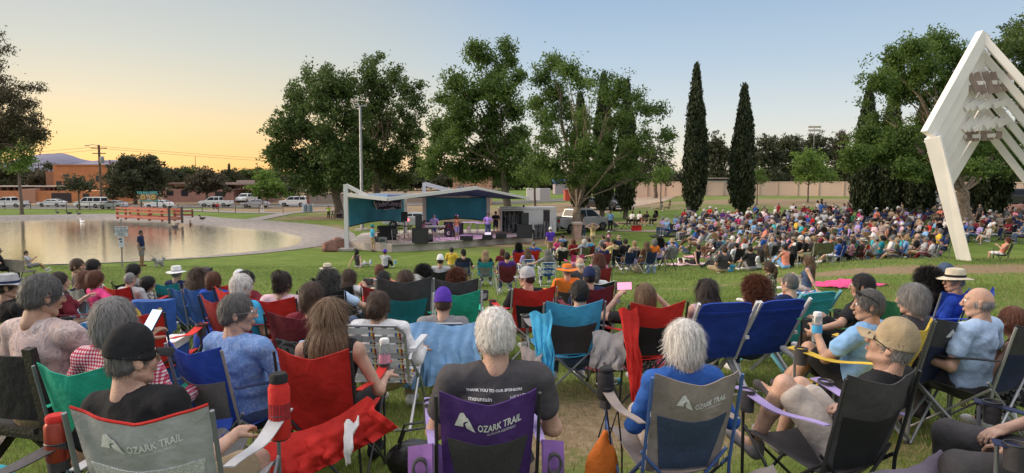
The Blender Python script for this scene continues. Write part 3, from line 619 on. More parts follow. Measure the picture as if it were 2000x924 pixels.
PX = [(199,105,283,'wooden utility pole with a transformer, in front of the orange building',.22),(219,150,312,'small dark utility pole right of the orange building',.15),(385,160,305,'thin distant mast rising behind the pink house',.08),(505,160,318,'distant mast above the carport roof',.08),(241,168,305,'far utility pole among the dusty bush-like tree',.14),(80,158,318,'far brown pole left of the tall orange building',.14),(148,170,330,'short far pole over the tall orange building',.1)]
for px,Y,tp,lab,r in PX[:6]:
 e,z = pole(px,Y,tp,400,r,WOODP,lab,arms=([(.5,2.4,'crossarm'),(1.3,2.0,'crossarm')] if r > .13 else []))
 if px == 199:
  mb = MB(); mb.lathe([(.28,-.5),(.3,-.45),(.3,.45),(.2,.55)],(.45,-.1,z - 2.3),12); mb.build('transformer',GREYM,e,smooth=True)
  mb = MB(); mb.tube([(0,0,z - .2),(-.9,0,z + .1),(-1.6,0,z - .1)],.05,6); mb.build('lamp_arm',GREYM,e); mb = MB(); mb.box((-1.8,0,z - .12),(.6,.25,.14)); mb.build('lamp_head',GREYM,e)
WIRE = mat('wire',(.04,.04,.04),.6,0)
for i,(a,b) in enumerate([((199,105,286),(-400,118,296)),((199,105,286),(900,160,312)),((199,105,290),(900,160,318)),((199,105,292),(-400,118,303))]):
 A,B = at(a[0],a[2],a[1]),at(b[0],b[2],b[1]); P = [A.lerp(B,t / 16) - Vector((0,0,math.sin(t / 16 * math.pi) * 1.2)) for t in range(17)]; O = P[0].copy()
 mb = MB(); mb.tube([p - O for p in P],.022,4); tag(mb.build('power_line',WIRE,None,O),['upper power line running left from the wooden utility pole','upper power line running right from the wooden utility pole','lower power line running right from the wooden utility pole','lower power line running left from the wooden utility pole'][i],'power line','power lines')
b = ground(707,60); e = empty('light_pole',b,0,'tall grey floodlight pole standing behind the left shade screen of the stage','light pole'); z = at(707,207,60).z - b.z
mb = MB(); mb.tube([(0,0,0),(0,0,z)],[.16,.10],12); mb.build('pole',GREYM,e,smooth=True); mb = MB(); mb.slab([(math.cos(a / 8 * 6.283) * .65,math.sin(a / 8 * 6.283) * .65) for a in range(8)],-.1,.16); mb.build('concrete_footing',CONC,e)
mb = MB(); mb.bar((-.55,0,z),(.55,0,z),.08,.08); mb.build('crossarm',GREYM,e)
for sx_ in (-.55,-.2,.55):
 mb = MB(); mb.tube([(sx_,0,z),(sx_,-.05,z + .3)],.03,6); mb.lathe([(.02,-.15),(.14,0),(.2,.12)],(sx_ + (.1 if sx_ > 0 else -.1),-.1,z + .42),10,Matrix.Rotation(R(70 if sx_ > 0 else -70),3,'Y')); mb.build('floodlight',TRIM,e,smooth=True)
b = ground(1585,140); e,z = pole(1585,140,247,0,.09,GREYM,'distant stadium lamp rig above the dark trees over the wall','lamp_rig'); mb = MB()
for i in range(2):
 for j in range(5): mb.box(((j - 2) * .55,0,z - .1 - i * .7),(.42,.3,.4))
mb.build('lamp_bank',TRIM,e)
b = ground(602,100); e = empty('stop_sign',b,0,'back of a red and white octagonal stop sign on its brown post beside the street','road sign')
mb = MB(); mb.box((0,.05,.9),(.35,.12,1.8 + 1)); mb.build('post',mat('brown_red_post',(.22,.06,.04),.7),e); z = at(602,374,100).z - b.z
mb = MB(); mb.prism([(math.cos((a + .5) / 8 * 6.283) * .42,z + math.sin((a + .5) / 8 * 6.283) * .42) for a in range(8)],-.06,-.02); mb.build('sign_plate',WHITEP,e)
mb = MB(); mb.prism([(math.cos((a + .5) / 8 * 6.283) * .27,z + math.sin((a + .5) / 8 * 6.283) * .27) for a in range(8)],-.075,-.062); mb.build('sign_face',mat('grey_sign',(.5,.45,.45),.6),e)
def railing(pts,h,label,spacing=2.6,post=.06,name='pipe_railing',m=None):
 P = [Vector((p[0],p[1],H(*p))) for p in pts]; O = P[0]; e = empty(name,O,0,label,'railing'); m = m or DARKM; rl = MB()
 for hh in ((h,h * .55) if h > .7 else (h,)):
  for a,b in zip(P[:-1],P[1:]): rl.tube([a - O + Vector((0,0,hh)),b - O + Vector((0,0,hh))],.035,6)
 rl.build('rail',m,e)
 for a,b in zip(P[:-1],P[1:]):
  k = max(1,round((b - a).length / spacing))
  for j in range(k + 1): q = a.lerp(b,j / k) - O; mb = MB(); mb.tube([q,q + Vector((0,0,h))],post * .7,6); mb.build('post',m,e)
railing([g2(-40,409),g2(60,409),g2(130,410),g2(222,411)],1.1,'dark pipe railing along the far bank left of the red bridge',4.5)
railing([g2(348,413),g2(395,414),g2(460,416),g2(553,417)],1.1,'dark pipe railing along the far bank right of the red bridge',3.6)
railing([g2(228,393.6),g2(150,393.6)][::-1],.6,'low cable fence along the street behind the far bank',4)
RED = mat('red_bridge_paint',(.27,.055,.03),.7,.15,3,.2,20); REDD = mat('dark_end_post',(.06,.045,.04),.8,.1)
def bridge():
 A,B = at(230,432,76),at(331,437,70.5); A.z = .32; B.z = .32; e = empty('footbridge',(A + B) / 2,0,'orange-red timber footbridge with plank railings at the lake inlet','bridge'); o = Vector(e.location); d = (B - A).normalized(); s = Vector((-d.y,d.x,0))
 mb = MB(); mb.bar(A - o + s * .7 + Vector((0,0,.12)),B - o + s * .7 + Vector((0,0,.12)),1.4,.2); mb.build('deck',mat('deck_planks',(.28,.12,.08),.8,.15),e)
 for side,nm in ((0,'front'),(1.4,'back')):
  for t in (0,.17,.42,.63,.87,1.0):
   p = A.lerp(B,t) - o + s * side; mb = MB(); mb.box(p + Vector((0,0,.52)),(.18,.18,1.35 if t < 1 else 1.7)); mb.build('post',REDD if t == 1.0 else RED,e)
  for z,h in ((1.10,.2),(.76,.15),(.22,.26)):
   mb = MB(); mb.bar(A - o + s * (side - .12) + Vector((0,0,z)),B - o + s * (side - .12) + Vector((0,0,z)),.06,h); mb.build('rail_board',RED,e)
bridge()
b = at(358,407,80); b.z = H(b.x,b.y); e = empty('timber_barrier',b,0,'short orange-red timber barrier on the bank right of the bridge','barrier')
for z in (.3,.75): mb = MB(); mb.box((0,0,z),(2.2,.08,.2)); mb.build('rail_board',RED,e)
for x in (-1.0,1.0): mb = MB(); mb.box((x,.1,.45),(.16,.14,1.0)); mb.build('post',REDD,e)
def park_sign():
 b = at(291,400,92); b.z = H(b.x,b.y); e = empty('park_sign',b,0,'turquoise metal park sign with two yellow sun emblems above the bridge','sign'); z = at(291,385,92).z - b.z; s = 92 / F
 T = mat('turquoise_metal',(.10,.34,.36),.5,.1); Yw = mat('ochre_metal',(.62,.42,.14),.5,.1); Dk = mat('maroon_metal',(.16,.06,.05),.6)
 for x,nm in ((-11 * s,0),(9 * s,1)):
  mb = MB(); mb.prism([(x + math.cos(a / 20 * 6.283) * 6.6 * s,z + math.sin(a / 20 * 6.283) * 6.6 * s) for a in range(20)],.02,.06); mb.build('sun_backing',Dk,e)
  mb = MB(); n = 20; vs = [];
  for y in (-.03,.01):
   for r in (2.7,4.6):
    for a in range(n): vs.append((x + math.cos(a / n * 6.283) * r * s,y,z + math.sin(a / n * 6.283) * r * s))
  mb.add(vs,[(a,(a + 1) % n,n + (a + 1) % n,n + a) for a in range(n)] + [(n + a,n + (a + 1) % n,3 * n + (a + 1) % n,3 * n + a) for a in range(n)]); mb.build('sun_ring',Yw,e)
  mb = MB()
  for a in range(12): t = a / 12 * 6.283; mb.bar((x + math.cos(t) * 4.3 * s,0,z + math.sin(t) * 4.7 * s),(x + math.cos(t) * 6.2 * s,0,z + math.sin(t) * 6.2 * s),.06,.05)
  mb.build('sun_rays',Yw,e); mb = MB(); mb.ball((x,-.02,z),1.5 * s,8,(1,.3,1)); mb.build('sun_face',Yw,e)
 for txt,x,zz in (('YOUNG',-11 * s,8.2 * s),('PARK',10 * s,8.6 * s)):
  V,Fc = text_geo(txt,6.2 * s,.03); mb = MB(); mb.add([(v.x + x,-.03,v.y + z + zz) for v in V],Fc); mb.build('lettering',T,e)
 mb = MB()
 for x in range(-19,18,3): mb.bar((x * s,.08,z - 9 * s),((x + 1.5) * s,.08,z - 6.5 * s),.08,.05); mb.bar(((x + 1.5) * s,.08,z - 6.5 * s),((x + 3) * s,.08,z - 9 * s),.08,.05)
 mb.bar((-19 * s,.08,z - 6 * s),(18 * s,.08,z - 6 * s),.08,.1); mb.bar((-19 * s,.08,z + 6 * s),(19 * s,.08,z + 6 * s),.08,.08); mb.build('zigzag_border',T,e)
 for x in (-16,15): mb = MB(); mb.box((x * s,.14,(z - 6 * s) / 2),(.12,.12,z - 6 * s + .2 + 12 * s)); mb.build('post',DARKM,e)
 mb = MB(); mb.tube([(-18 * s,.1,z),(-45 * s,.1,.6)],.05,6); mb.tube([(18 * s,.1,z),(33 * s,.1,.7)],.05,6); mb.build('stay_beams',WOODP,e)
park_sign()
b = ground(233,33.5); e = empty('notice_sign',b,0,'white notice board with a smaller plate below on a post at the water edge','sign'); s = 33.5 / F
zt = at(236,442,33.5).z - b.z
mb = MB(); mb.bar((0,0,-.1),(.06,0,zt + .35),.05,.05); mb.build('post',mat('weathered_post',(.30,.24,.22),.8),e)
SGN = mat('sign_white',(.62,.64,.70),.5,.04); INK = mat('sign_ink',(.03,.035,.08),.7,0)
mb = MB(); mb.box((.06,-.04,zt - 10 * s),(25 * s,.02,19 * s)); pb = mb.build('sign_plate',SGN,e)
mb = MB(); mb.box((.04,-.04,zt - 31.5 * s),(11 * s,.02,19 * s)); pb2 = mb.build('small_plate',SGN,e)
for txt,zz,sz in (('CITY NOTICE',-3,3.4),('DO NOT FEED DUCKS',-7.5,2.9),('NO SWIMMING OR WADING',-11,2.0),('NO BOATING',-14,1.9),('IN THE LAKE AREA',-17,2.0)):
 V,Fc = text_geo(txt,sz * s,.004); mb = MB(); mb.add([(v.x + .06,-.053,v.y + zt + zz * s) for v in V],Fc); mb.build('lettering',INK,pb)
mb = MB(); mb.box((.0,-.053,zt - 25 * s),(6 * s,.004,3 * s)); mb.ball((.04,-.053,zt - 30 * s),2.2 * s,8,(1,.1,.8)); mb.build('pictogram',INK,pb2)
# vehicles
GLASS = mat('car_glass',(.02,.025,.03),.2,0,spec=.15); TYRE = mat('tyre_rubber',(.02,.02,.02),.9,.05); RIM = mat('wheel_rim',(.45,.45,.47),.35,0,metal=.8); LAMPR = mat('tail_lamp',(.45,.02,.02),.3,0); LAMPW = mat('head_lamp',(.7,.7,.7),.2,0)
CARW = mat('car_white',(.72,.71,.70),.3,.02,coat=.5); CARS = mat('car_silver',(.40,.40,.42),.35,.03,metal=.2,coat=.3); CARD = mat('car_dark_blue',(.025,.03,.05),.3,.03,coat=.5); CARK = mat('car_black',(.015,.015,.018),.3,.02,coat=.5)
def car(kind_,body,loc,rz,label,group=None,L=None):
 """local: nose towards +X"""
 spec = {
 'sedan': (4.7,1.8,[(-2.35,.45),(-2.33,.85),(-2.2,1.0),(-1.5,1.06),(1.0,.98),(2.0,.86),(2.3,.72),(2.35,.45)],[(-1.75,1.05),(-1.0,1.40),(-.2,1.46),(.45,1.40),(1.15,.99)]),
 'suv': (5.0,1.95,[(-2.5,.5),(-2.5,1.1),(-2.42,1.18),(1.0,1.16),(2.2,1.06),(2.45,.9),(2.5,.5)],[(-2.42,1.17),(-2.2,1.78),(-1.8,1.86),(.2,1.86),(.7,1.76),(1.35,1.15)]),
 'van': (5.4,2.0,[(-2.7,.5),(-2.7,1.15),(1.2,1.2),(2.4,1.1),(2.65,.9),(2.7,.5)],[(-2.66,1.14),(-2.6,1.85),(-2.3,1.95),(.3,1.95),(.8,1.85),(1.5,1.19)]),
 'pickup': (5.8,2.03,[(-2.9,.6),(-2.9,1.12),(-2.85,1.18),(1.0,1.2),(2.4,1.12),(2.75,.98),(2.9,.6)],[(-.95,1.18),(-.8,1.82),(-.4,1.90),(.5,1.90),(.85,1.82),(1.65,1.19)])}[kind_]
 Ln,W,low,top = spec; e = empty('parked_car' if kind_ != 'pickup' else 'pickup_truck',loc,rz,label,{'pickup': 'pickup truck','sedan': 'car','suv': 'car','van': 'van'}[kind_],group); hw = W / 2
 wr = .34 if kind_ == 'sedan' else .40; wx = (-Ln * .30,Ln * .31)
 mb = MB(); poly = low[:];
 bot = []
 for cx in (wx[1],wx[0]):
  for a in range(0,9): t = math.pi * a / 8; bot.append((cx + math.cos(t) * (wr + .06),max(.26,.34 + math.sin(t) * (wr + .04))))
 full = [(p[0],p[1]) for p in poly] + bot
 n = len(full)
 fs = [tuple(range(n)),tuple(range(4 * n - 1,3 * n - 1,-1))]
 vs2 = []
 for ri,(yy,sh) in enumerate(((-hw,.03),(-hw + .07,0),(hw - .07,0),(hw,.03))):
  for x,z in full: vs2.append((x * (1 - sh * .5),yy,z - (sh if z > .7 else 0)))
 for r_ in range(3): fs += [(r_ * n + i,(r_ + 1) * n + i,(r_ + 1) * n + (i + 1) % n,r_ * n + (i + 1) % n) for i in range(n)]
 mb.add(vs2,fs); mb.build('body',body,e,smooth=True)
 mb = MB(); m = len(top); base = hw * .95; tp = hw * .76; zr = max(t[1] for t in top); z0 = top[0][1]
 def yz(z): return base + (tp - base) * (z - z0) / (zr - z0)
 vs = [(x,-yz(z),z) for x,z in top] + [(x,yz(z),z) for x,z in top]
 mb.add(vs,[tuple(range(m)),tuple(range(2 * m - 1,m - 1,-1))] + [(i,i + m,i + 1 + m,i + 1) for i in range(m - 1)]); mb.build('cabin',body,e,smooth=True)
 def pane(x0,x1,zb,zt_,nm='side_window'):
  for sd in (-1,1):
   q = MB(); xa = np.interp;
   lft = lambda z: max(x0,xa(z,[top[0][1],top[1][1]],[top[0][0],top[1][0]]) + .12); rgt = lambda z: min(x1,xa(z,[top[-1][1],top[-2][1]],[top[-1][0],top[-2][0]]) - .14)
   P = [(lft(zb),zb),(rgt(zb),zb),(rgt(zt_),zt_),(lft(zt_),zt_)]
   q.add([(x,sd * (yz(z) + .006),z) for x,z in P],[(0,1,2,3)] if sd < 0 else [(3,2,1,0)]); q.build(nm,GLASS,e)
 zb,zt_ = z0 + .06,zr - .13; xs = {'sedan': [(-2,-.35),(-.28,2)],'suv': [(-3,-1.25),(-1.17,-.25),(-.17,2)],'van': [(-3,-1.2),(-1.1,-.1),(0,2)],'pickup': [(-1,.0),(.08,2)]}[kind_]
 for a,b in xs: pane(a,b,zb,zt_)
 for (i,j),nm in (((m - 1,m - 2),'windscreen'),((0,1),'rear_window')):
  (xa_,za),(xb,zb_) = top[i],top[j]; q = MB(); sg = 1 if i else -1; P = []
  for t in (.12,.9):
   x = xa_ + (xb - xa_) * t + .01 * sg; z = za + (zb_ - za) * t + .012
   P += [(x,-yz(z) + .1,z),(x,yz(z) - .1,z)]
  q.add(P,[(0,1,3,2)] if sg > 0 else [(0,2,3,1)]); q.build(nm,GLASS,e)
 if kind_ == 'pickup': q = MB(); q.box((-1.92,0,1.188),(1.86,W - .3,.02)); q.build('cargo_bed',mat('bed_liner',(.02,.02,.02),.8),e)
 for cx in wx:
  for sd in (-1,1):
   q = MB(); Q = Matrix.Rotation(R(90),3,'X'); q.lathe([(wr * .6,-.11),(wr * .95,-.11),(wr,-.07),(wr,.07),(wr * .95,.11),(wr * .6,.11)],(cx,sd * (hw - .12),wr),20,Q); wq = q.build('wheel',TYRE,e,smooth=True)
   q = MB(); q.lathe([(wr * .62,-.08),(wr * .58,-.02),(.07,-.05),(.02,-.05)],(cx,sd * (hw - .12) + 0,wr),20,Q if sd < 0 else Matrix.Rotation(R(-90),3,'X'),cap=True)
   for a in range(5): t = a / 5 * 6.283; q.bar((cx + .05 * math.cos(t),sd * (hw - .015),wr + .05 * math.sin(t)),(cx + wr * .56 * math.cos(t),sd * (hw - .015),wr + wr * .56 * math.sin(t)),.03,.06)
   q.build('rim',RIM,wq)
 for sd in (-1,1):
  q = MB(); q.box((Ln / 2 - .06,sd * hw * .74,.78 if kind_ == 'sedan' else .92),(.16,.36,.16)); q.build('headlight',LAMPW,e)
  q = MB(); q.box((-Ln / 2 + .03,sd * hw * .84,.88 if kind_ == 'sedan' else 1.0),(.1,.22,.26)); q.build('tail_light',LAMPR,e)
  q = MB(); q.box((top[-1][0] - .35,sd * (hw + .07),z0 + .05),(.1,.18,.14)); q.build('mirror',body,e)
 for x in (-1,1): q = MB(); q.box((x * Ln / 2,0,.5),(.14,W * .92,.2)); q.build('bumper',body if kind_ == 'sedan' else GREYM,e)
 q = MB(); q.box((0,0,.42),(Ln * .86,W * .8,.25)); q.build('underbody',BLACKP,e)
 if group: e.scale = (.86,) * 3
 return e
def gr(px,Y,dz=0): v = ground(px,Y); v.z += dz + .05; return v
GR = 'cars parked along the street'
car('sedan',CARW,gr(103,108),R(178),'white low car on the street left of the white van, only its roof arc clear',GR)
car('pickup',CARW,gr(20,106),R(180),'white pickup parked at the far left edge of the street',GR)
car('van',CARW,gr(178,104),R(172),'large white van-like vehicle parked under the wooden utility pole',GR)
car('sedan',CARS,gr(222,101),R(175),'silver car parked just left of the red bridge',GR)
car('sedan',CARW,gr(312,103),R(176),'white car parked behind the park sign',GR)
car('pickup',CARW,gr(423,107),R(180),'white pickup parked on the street in front of the pink house',GR)
car('pickup',CARW,gr(482,122,.15),R(-96),'white pickup standing under the carport, seen from behind',GR)
car('sedan',CARS,gr(500,103),R(180),'silver low car parked on the street in front of the carport',GR)
car('suv',CARW,gr(575,106),R(180),'white sport utility vehicle parked right of the street tree',GR)
car('sedan',CARS,gr(802,62),R(178),'silver car standing behind the stage between the two shade screens')
car('pickup',CARS,gr(1130,55.5),R(38),'silver-grey pickup truck parked behind the forked tree trunk')
car('suv',CARD,gr(1198,80),R(-72),'dark blue vehicle parked nose-on between two cypresses')
car('sedan',CARK,gr(1170,82),R(-70),'black car mostly hidden behind the cypress right of the forked trunk')
car('suv',CARK,gr(1965,72),R(178),'black sport utility vehicle parked behind the crowd at the right edge')
car('sedan',CARS,gr(1810,74),R(170),'silver car glimpsed left of the pale forked trunk',None)
car('sedan',CARS,gr(1925,76),R(5),'pale blue-grey car right of the pale forked trunk',None)
b = ground(1916,66); e = empty('bollard',b,0,'yellow bollard standing in front of the black vehicle at the right','bollard'); mb = MB(); mb.tube([(0,0,0),(0,0,1.1)],.1,10); mb.build('post',mat('yellow_paint',(.62,.42,.06),.5),e,smooth=True); mb = MB(); mb.tube([(0,0,1.1),(0,0,1.16)],.105,10); mb.build('cap',mat('yellow_paint',(0,0,0)),e)
# stage, canopy, trailer, band gear
STG = mat('stage_concrete',(.44,.38,.34),.9,.15,1.2,.3,15); SW = mat('canopy_white',(.66,.63,.62),.45,.05); TEAL = mat('teal_shade_cloth',(.045,.28,.38),.75,.14,.8); NAVY = mat('navy_canopy',(.018,.05,.14),.7,.1,.6); BLUEC = mat('blue_canopy_cloth',(.05,.20,.38),.6,.1)
ROCK = mat('red_rock',(.20,.10,.075),.95,.3,2.5,.9,6)
def g3(px,py): v = hit(px,py); return v
SZ = .50
sf = [(682,486),(712,489),(745,491),(765,492.5),(800,491),(850,488),(900,484),(950,479.5),(1000,475),(1040,471)]
front = [g2(*p) for p in sf]; back = [(1.9,54.5),(-2,56),(-8,55),(-11.5,52)]
SP = front + back
e = empty('stage',(front[4][0],front[4][1],0),0,'low curved concrete stage platform under the shade canopy','stage'); o = Vector(e.location)
mb = MB(); mb.slab([(x - o.x,y - o.y) for x,y in SP],-.6,SZ); mb.build('platform',STG,e)
mb = MB()
for a,b in zip(front[3:-1],front[4:]): mb.bar((a[0] - o.x,a[1] - o.y - .02,SZ + .005),(b[0] - o.x,b[1] - o.y - .02,SZ + .005),.16,.08)
mb.build('edge_coping',CONC,e)
def canopy():
 L,V,Rr,T = at(676,380,43.6),at(757,389,43.0),at(931,367,46.5),at(1034,388,49.5); Lb,Vb,Rb,Tb = at(690,381,50),at(757,379,51),at(905,382,53),at(1015,385.5,54)
 o = Vector((V.x,V.y,0)); e = empty('shade_canopy',o,0,'angular steel shade structure with navy fabric and white beams over the stage','canopy')
 def bm(a,b,w_,h_,nm='beam'): mb = MB(); mb.bar(Vector(a) - o,Vector(b) - o,w_,h_); return mb.build(nm,SW,e)
 def ps(px,Y,top,nm='post',r=.26): b = at(px,400,Y); z = at(px,top,Y).z; mb = MB(); mb.box((b.x - o.x,Y - o.y,z / 2 - .1),(r,r,z + .2)); return mb.build(nm,SW,e)
 ps(676,43.6,360); ps(829,52,357); ps(791,52,382); ps(953.5,52,383)
 mb = MB(); mb.box((at(676,400,43.6).x - o.x,43.6 - o.y,H(L.x,43.6) + .08),(1.0,1.0,.12)); mb.build('base_plate',CONC,e)
 bm(L,V,.2,.24); bm(V,Rr,.2,.22); bm(Rr,T,.16,.17); bm(at(676,362,43.6),at(717,383,43.5),.2,.22,'brace'); bm(at(829,359,52),at(884,374,52),.28,.3,'brace'); bm(Lb,Vb,.14,.16); bm(Rb,Tb,.16,.16); bm(at(840,384,53),Tb,.18,.18)
 bm(at(829,383,52),at(1010,385.5,52.6),.2,.16); bm(at(676,386,43.8),at(790,384,52),.16,.16); bm(Vb,Rb,.14,.16)
 def fab(nm,a,b,c,d,m,sag=.18):
  a,b,c,d = [Vector(p) - o - Vector((0,0,.06)) for p in (a,b,c,d)]
  mb = MB(); mb.sheet(lambda u,v: a.lerp(b,u).lerp(d.lerp(c,u),v) - Vector((0,0,sag * math.sin(u * 3.14) * math.sin(v * 3.14))),8,6,.012); mb.build(nm,m,e,smooth=True)
 fab('canopy_fabric',L,V,Vb,Lb,BLUEC); fab('canopy_fabric',V,Rr,Rb,Vb,NAVY); fab('canopy_fabric',Rr,T,Tb,Rb,NAVY)
 lo = at(840,384.5,53)
 def scr(nm,a,b,c,d,curve=.25):
  a,b,c,d = [Vector(p) - o for p in (a,b,c,d)]
  mb = MB(); mb.sheet(lambda u,v: a.lerp(b,u).lerp(d.lerp(c,u),v) + Vector((0,curve * math.sin(u * 3.14),.22 * math.sin(u * 3.14) * v)),14,8,.012); q = mb.build(nm,TEAL,e,smooth=True)
  hm = MB(); P = [a.lerp(b,u / 14) + Vector((0,curve * math.sin(u / 14 * 3.14) - .01,0)) for u in range(15)]; hm.tube(P,.03,5); P = [d.lerp(c,u / 14) + Vector((0,curve * math.sin(u / 14 * 3.14) - .01,.22 * math.sin(u / 14 * 3.14))) for u in range(15)]; hm.tube(P,.035,5); hm.build('hem',mat('dark_hem',(.01,.03,.04),.7),q); return q
 scr('shade_screen',at(680,387,44.2),at(789,385,51.7),at(789,434,51.7),at(681,443,44.2))
 scr('shade_screen',at(831,386,52.1),at(952,386,52.1),at(952,432,52.1),at(831,434,52.1),.15)
 a,b,c,d = at(730,392.5,47.0),at(784,390,50.6),at(783.5,408,50.6),at(736,408.5,47.4)
 bo = (a + b) / 2; be = empty('stage_banner',bo,0,'black banner with pale hand lettering hanging on the left shade screen','banner'); mb = MB(); mb.sheet(lambda u,v: a.lerp(b,u).lerp(d.lerp(c,u),v) - bo,6,4,.02); mb.build('cloth',mat('banner_black',(.015,.014,.03),.7,.1),be)
 Vt,Fc = text_geo('UnderCoverd',1.0,.012); w_ = max(v.x for v in Vt); mb = MB()
 def mp(v,s_,dv): u = .5 + v.x / w_ * s_; vv = .44 + dv - v.y * .8 - .10 * math.cos((u - .5) * 5); p = a.lerp(b,u).lerp(d.lerp(c,u),vv) - bo; nrm = (b - a).cross(d - a).normalized(); nrm = nrm if nrm.y < 0 else -nrm; return p + nrm * .03
 mb.add([mp(v,.46,.02) for v in Vt],Fc); mb.build('lettering',mat('banner_ink',(.55,.52,.62),.6),be)
 mb = MB(); q = [Vector((x,0,0)) for x in (0,)]
 P = [mp(Vector((t,-.75 + .10 * math.sin(t * 2),0)) ,.40 ,.02) for t in np.linspace(-w_ * .55,w_ * .55,12)]; mb.tube(P,.03,5); P = [mp(Vector((w_ * .45 - t * .3,-.42 - .3 * t,0)),.4,.02) for t in np.linspace(0,1,6)]; mb.tube(P,.025,5); mb.build('swash',mat('banner_ink',(0,0,0)),be)
 for p,q_ in ((a,d),(b,c)): mb = MB(); mb.tube([p - bo,q_ - bo],.045,5); mb.build('banner_edge',TRIM,be)
canopy()
def trailer():
 b = Vector((at(1030,440,53).x,53,H(1.2,53))); e = empty('cargo_trailer',b,R(8),'white enclosed cargo trailer with its rear and side doors open beside the stage','trailer'); WT = mat('trailer_white',(.62,.60,.59),.4,.04); INS = mat('trailer_inside',(.16,.12,.11),.8,.1)
 z0,z1 = .3,2.2; x0,x1 = -2.2,2.15
 mb = MB(); mb.box((.55,0,(z0 + z1) / 2),(2.0,2.0,z1 - z0)); mb.build('body',WT,e); mb = MB(); mb.box(((x0 + x1) / 2,0,z1 + .05),(x1 - x0,2.1,.14)); mb.build('roof',WT,e)
 mb = MB(); mb.box((x0 + .03,0,(z0 + z1) / 2),(.06,2.0,z1 - z0)); mb.box((-1.3,.97,(z0 + z1) / 2),(1.7,.06,z1 - z0)); mb.box((-1.3,0,z0 + .03),(1.7,2.0,.06)); mb.build('open_bay',INS,e)
 mb = MB(); mb.box((-1.35,-.98,z1 - .1),(1.8,.06,.1)); mb.box((x0 + .04,-.98,(z0 + z1) / 2),(.1,.08,z1 - z0)); mb.build('door_frame',WT,e)
 for i in range(5): mb = MB(); mb.box((-2.0 + i * .36,.93,(z0 + z1) / 2),(.05,.03,z1 - z0 - .1)); mb.build('wall_rib',GREYM,e)
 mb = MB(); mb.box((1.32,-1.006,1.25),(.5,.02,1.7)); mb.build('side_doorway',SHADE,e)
 mb = MB(); mb.box((1.83,-1.04,1.25),(.5,.05,1.8)); dr = mb.build('side_door',WT,e); mb = MB(); mb.box((1.98,-1.08,1.45),(.04,.05,.14)); mb.build('handle',GREYM,dr)
 for x in (.1,.85):
  mb = MB(); mb.lathe([(.18,-.1),(.33,-.1),(.35,0),(.33,.1),(.18,.1)],(x,-.95,.35),18,Matrix.Rotation(R(90),3,'X')); mb.build('wheel',TYRE,e,smooth=True)
 mb = MB(); mb.box((0,0,.4),(4.0,1.8,.12)); mb.bar((2.0,0,.4),(3.1,0,.42),.12,.12); mb.build('chassis',DARKM,e)
 mb = MB(); mb.bar((-2.15,-1.0,.48),(-2.6,-2.4,.05),1.6,.06); mb.build('loading_ramp',mat('ramp_wood',(.20,.13,.10),.9,.1),e)
 mb = MB(); mb.lathe([(.05,-.1),(.1,.1)],(-.45,-1.0,z1 + .2),8); mb.build('roof_lamp',BLACKP,e)
trailer()
GRL = mat('speaker_grille',(.03,.03,.032),.75,.25,60,.4,300); BOXB = mat('speaker_cabinet',(.018,.018,.02),.6,.1)
def spk(px,py,Y,w_,d_,h_,rz,label,name='loudspeaker',z=SZ,tilt=0,stand=0,cat='loudspeaker',group=None):
 b = at(px,py,Y); e = empty(name,(b.x,Y,z),rz,label,cat,group); mb = MB(); M = Matrix.Rotation(R(tilt),3,'X')
 mb.box((0,0,h_ / 2 + stand),(w_,d_,h_),M=M); mb.build('cabinet',BOXB,e)
 mb = MB(); mb.box(Vector((0,0,h_ / 2 + stand)) + M @ Vector((0,-d_ / 2 - .008,0)),(w_ * .93,.02,h_ * .93),M=M); mb.build('grille',GRL,e)
 if stand:
  mb = MB(); mb.tube([(0,0,0),(0,0,stand)],.025,8); mb.build('pole',DARKM,e)
  for a in range(3): t = a * 2.094 + .5; mb = MB(); mb.tube([(0,0,.55),(math.cos(t) * .45,math.sin(t) * .45,.02)],.014,6); mb.build('leg',DARKM,e)
 return e
spk(821,470,43.6,1.02,.7,.95,R(5),'big black twin subwoofer at the front left of the stage','subwoofer',cat='subwoofer')
spk(818,450,43.9,.42,.4,.78,R(5),'black top loudspeaker standing on the left subwoofer',z=SZ + .96)
spk(790,440,46.5,.42,.4,.62,R(5),'black loudspeaker raised on a stand left of the keyboards',stand=1.25)
spk(1024.5,465,47.6,1.02,.7,.92,R(-8),'big black subwoofer at the right end of the stage, beside the trailer','subwoofer',cat='subwoofer')
spk(1026,440,47.8,.44,.42,.82,R(-8),'black top loudspeaker standing on the right subwoofer',z=SZ + .93)
spk(838,470,44.6,.5,.45,.42,R(10),'small stage monitor just right of the left subwoofer','stage_monitor',tilt=-32,cat='monitor')
def monitor(px,Y,w_,label):
 b = at(px,465,Y); e = empty('stage_monitor',(b.x,Y,SZ),R(0),label,'monitor','wedge monitors along the stage edge'); mb = MB(); h = .4
 mb.prism([(-.25,0),(.27,0),(.27,.14),(-.02,h),(-.25,h * .8)],-w_ / 2,w_ / 2,Matrix.Rotation(R(90),3,'Z')); mb.build('cabinet',BOXB,e)
 mb = MB(); mb.bar((0,-.262 + 0,.02),(0,-.262,.12),w_ * .9,.01); mb.build('handle_plate',GRL,e)
monitor(911,45.6,.85,'widest wedge monitor, at the feet of the singer'); monitor(952,46.3,.7,'wedge monitor with a white sheet, at the feet of the man in purple'); monitor(979,47.3,.75,'wedge monitor furthest right on the stage edge')
b = at(953,462,46.2); tag(MB().box((0,0,0),(.42,.3,.015),M=Matrix.Rotation(R(30),3,'X')).build('set_list',WHITEP,None,(b.x,46.1,SZ + .42)),'white set list sheet lying on a wedge monitor','paper')
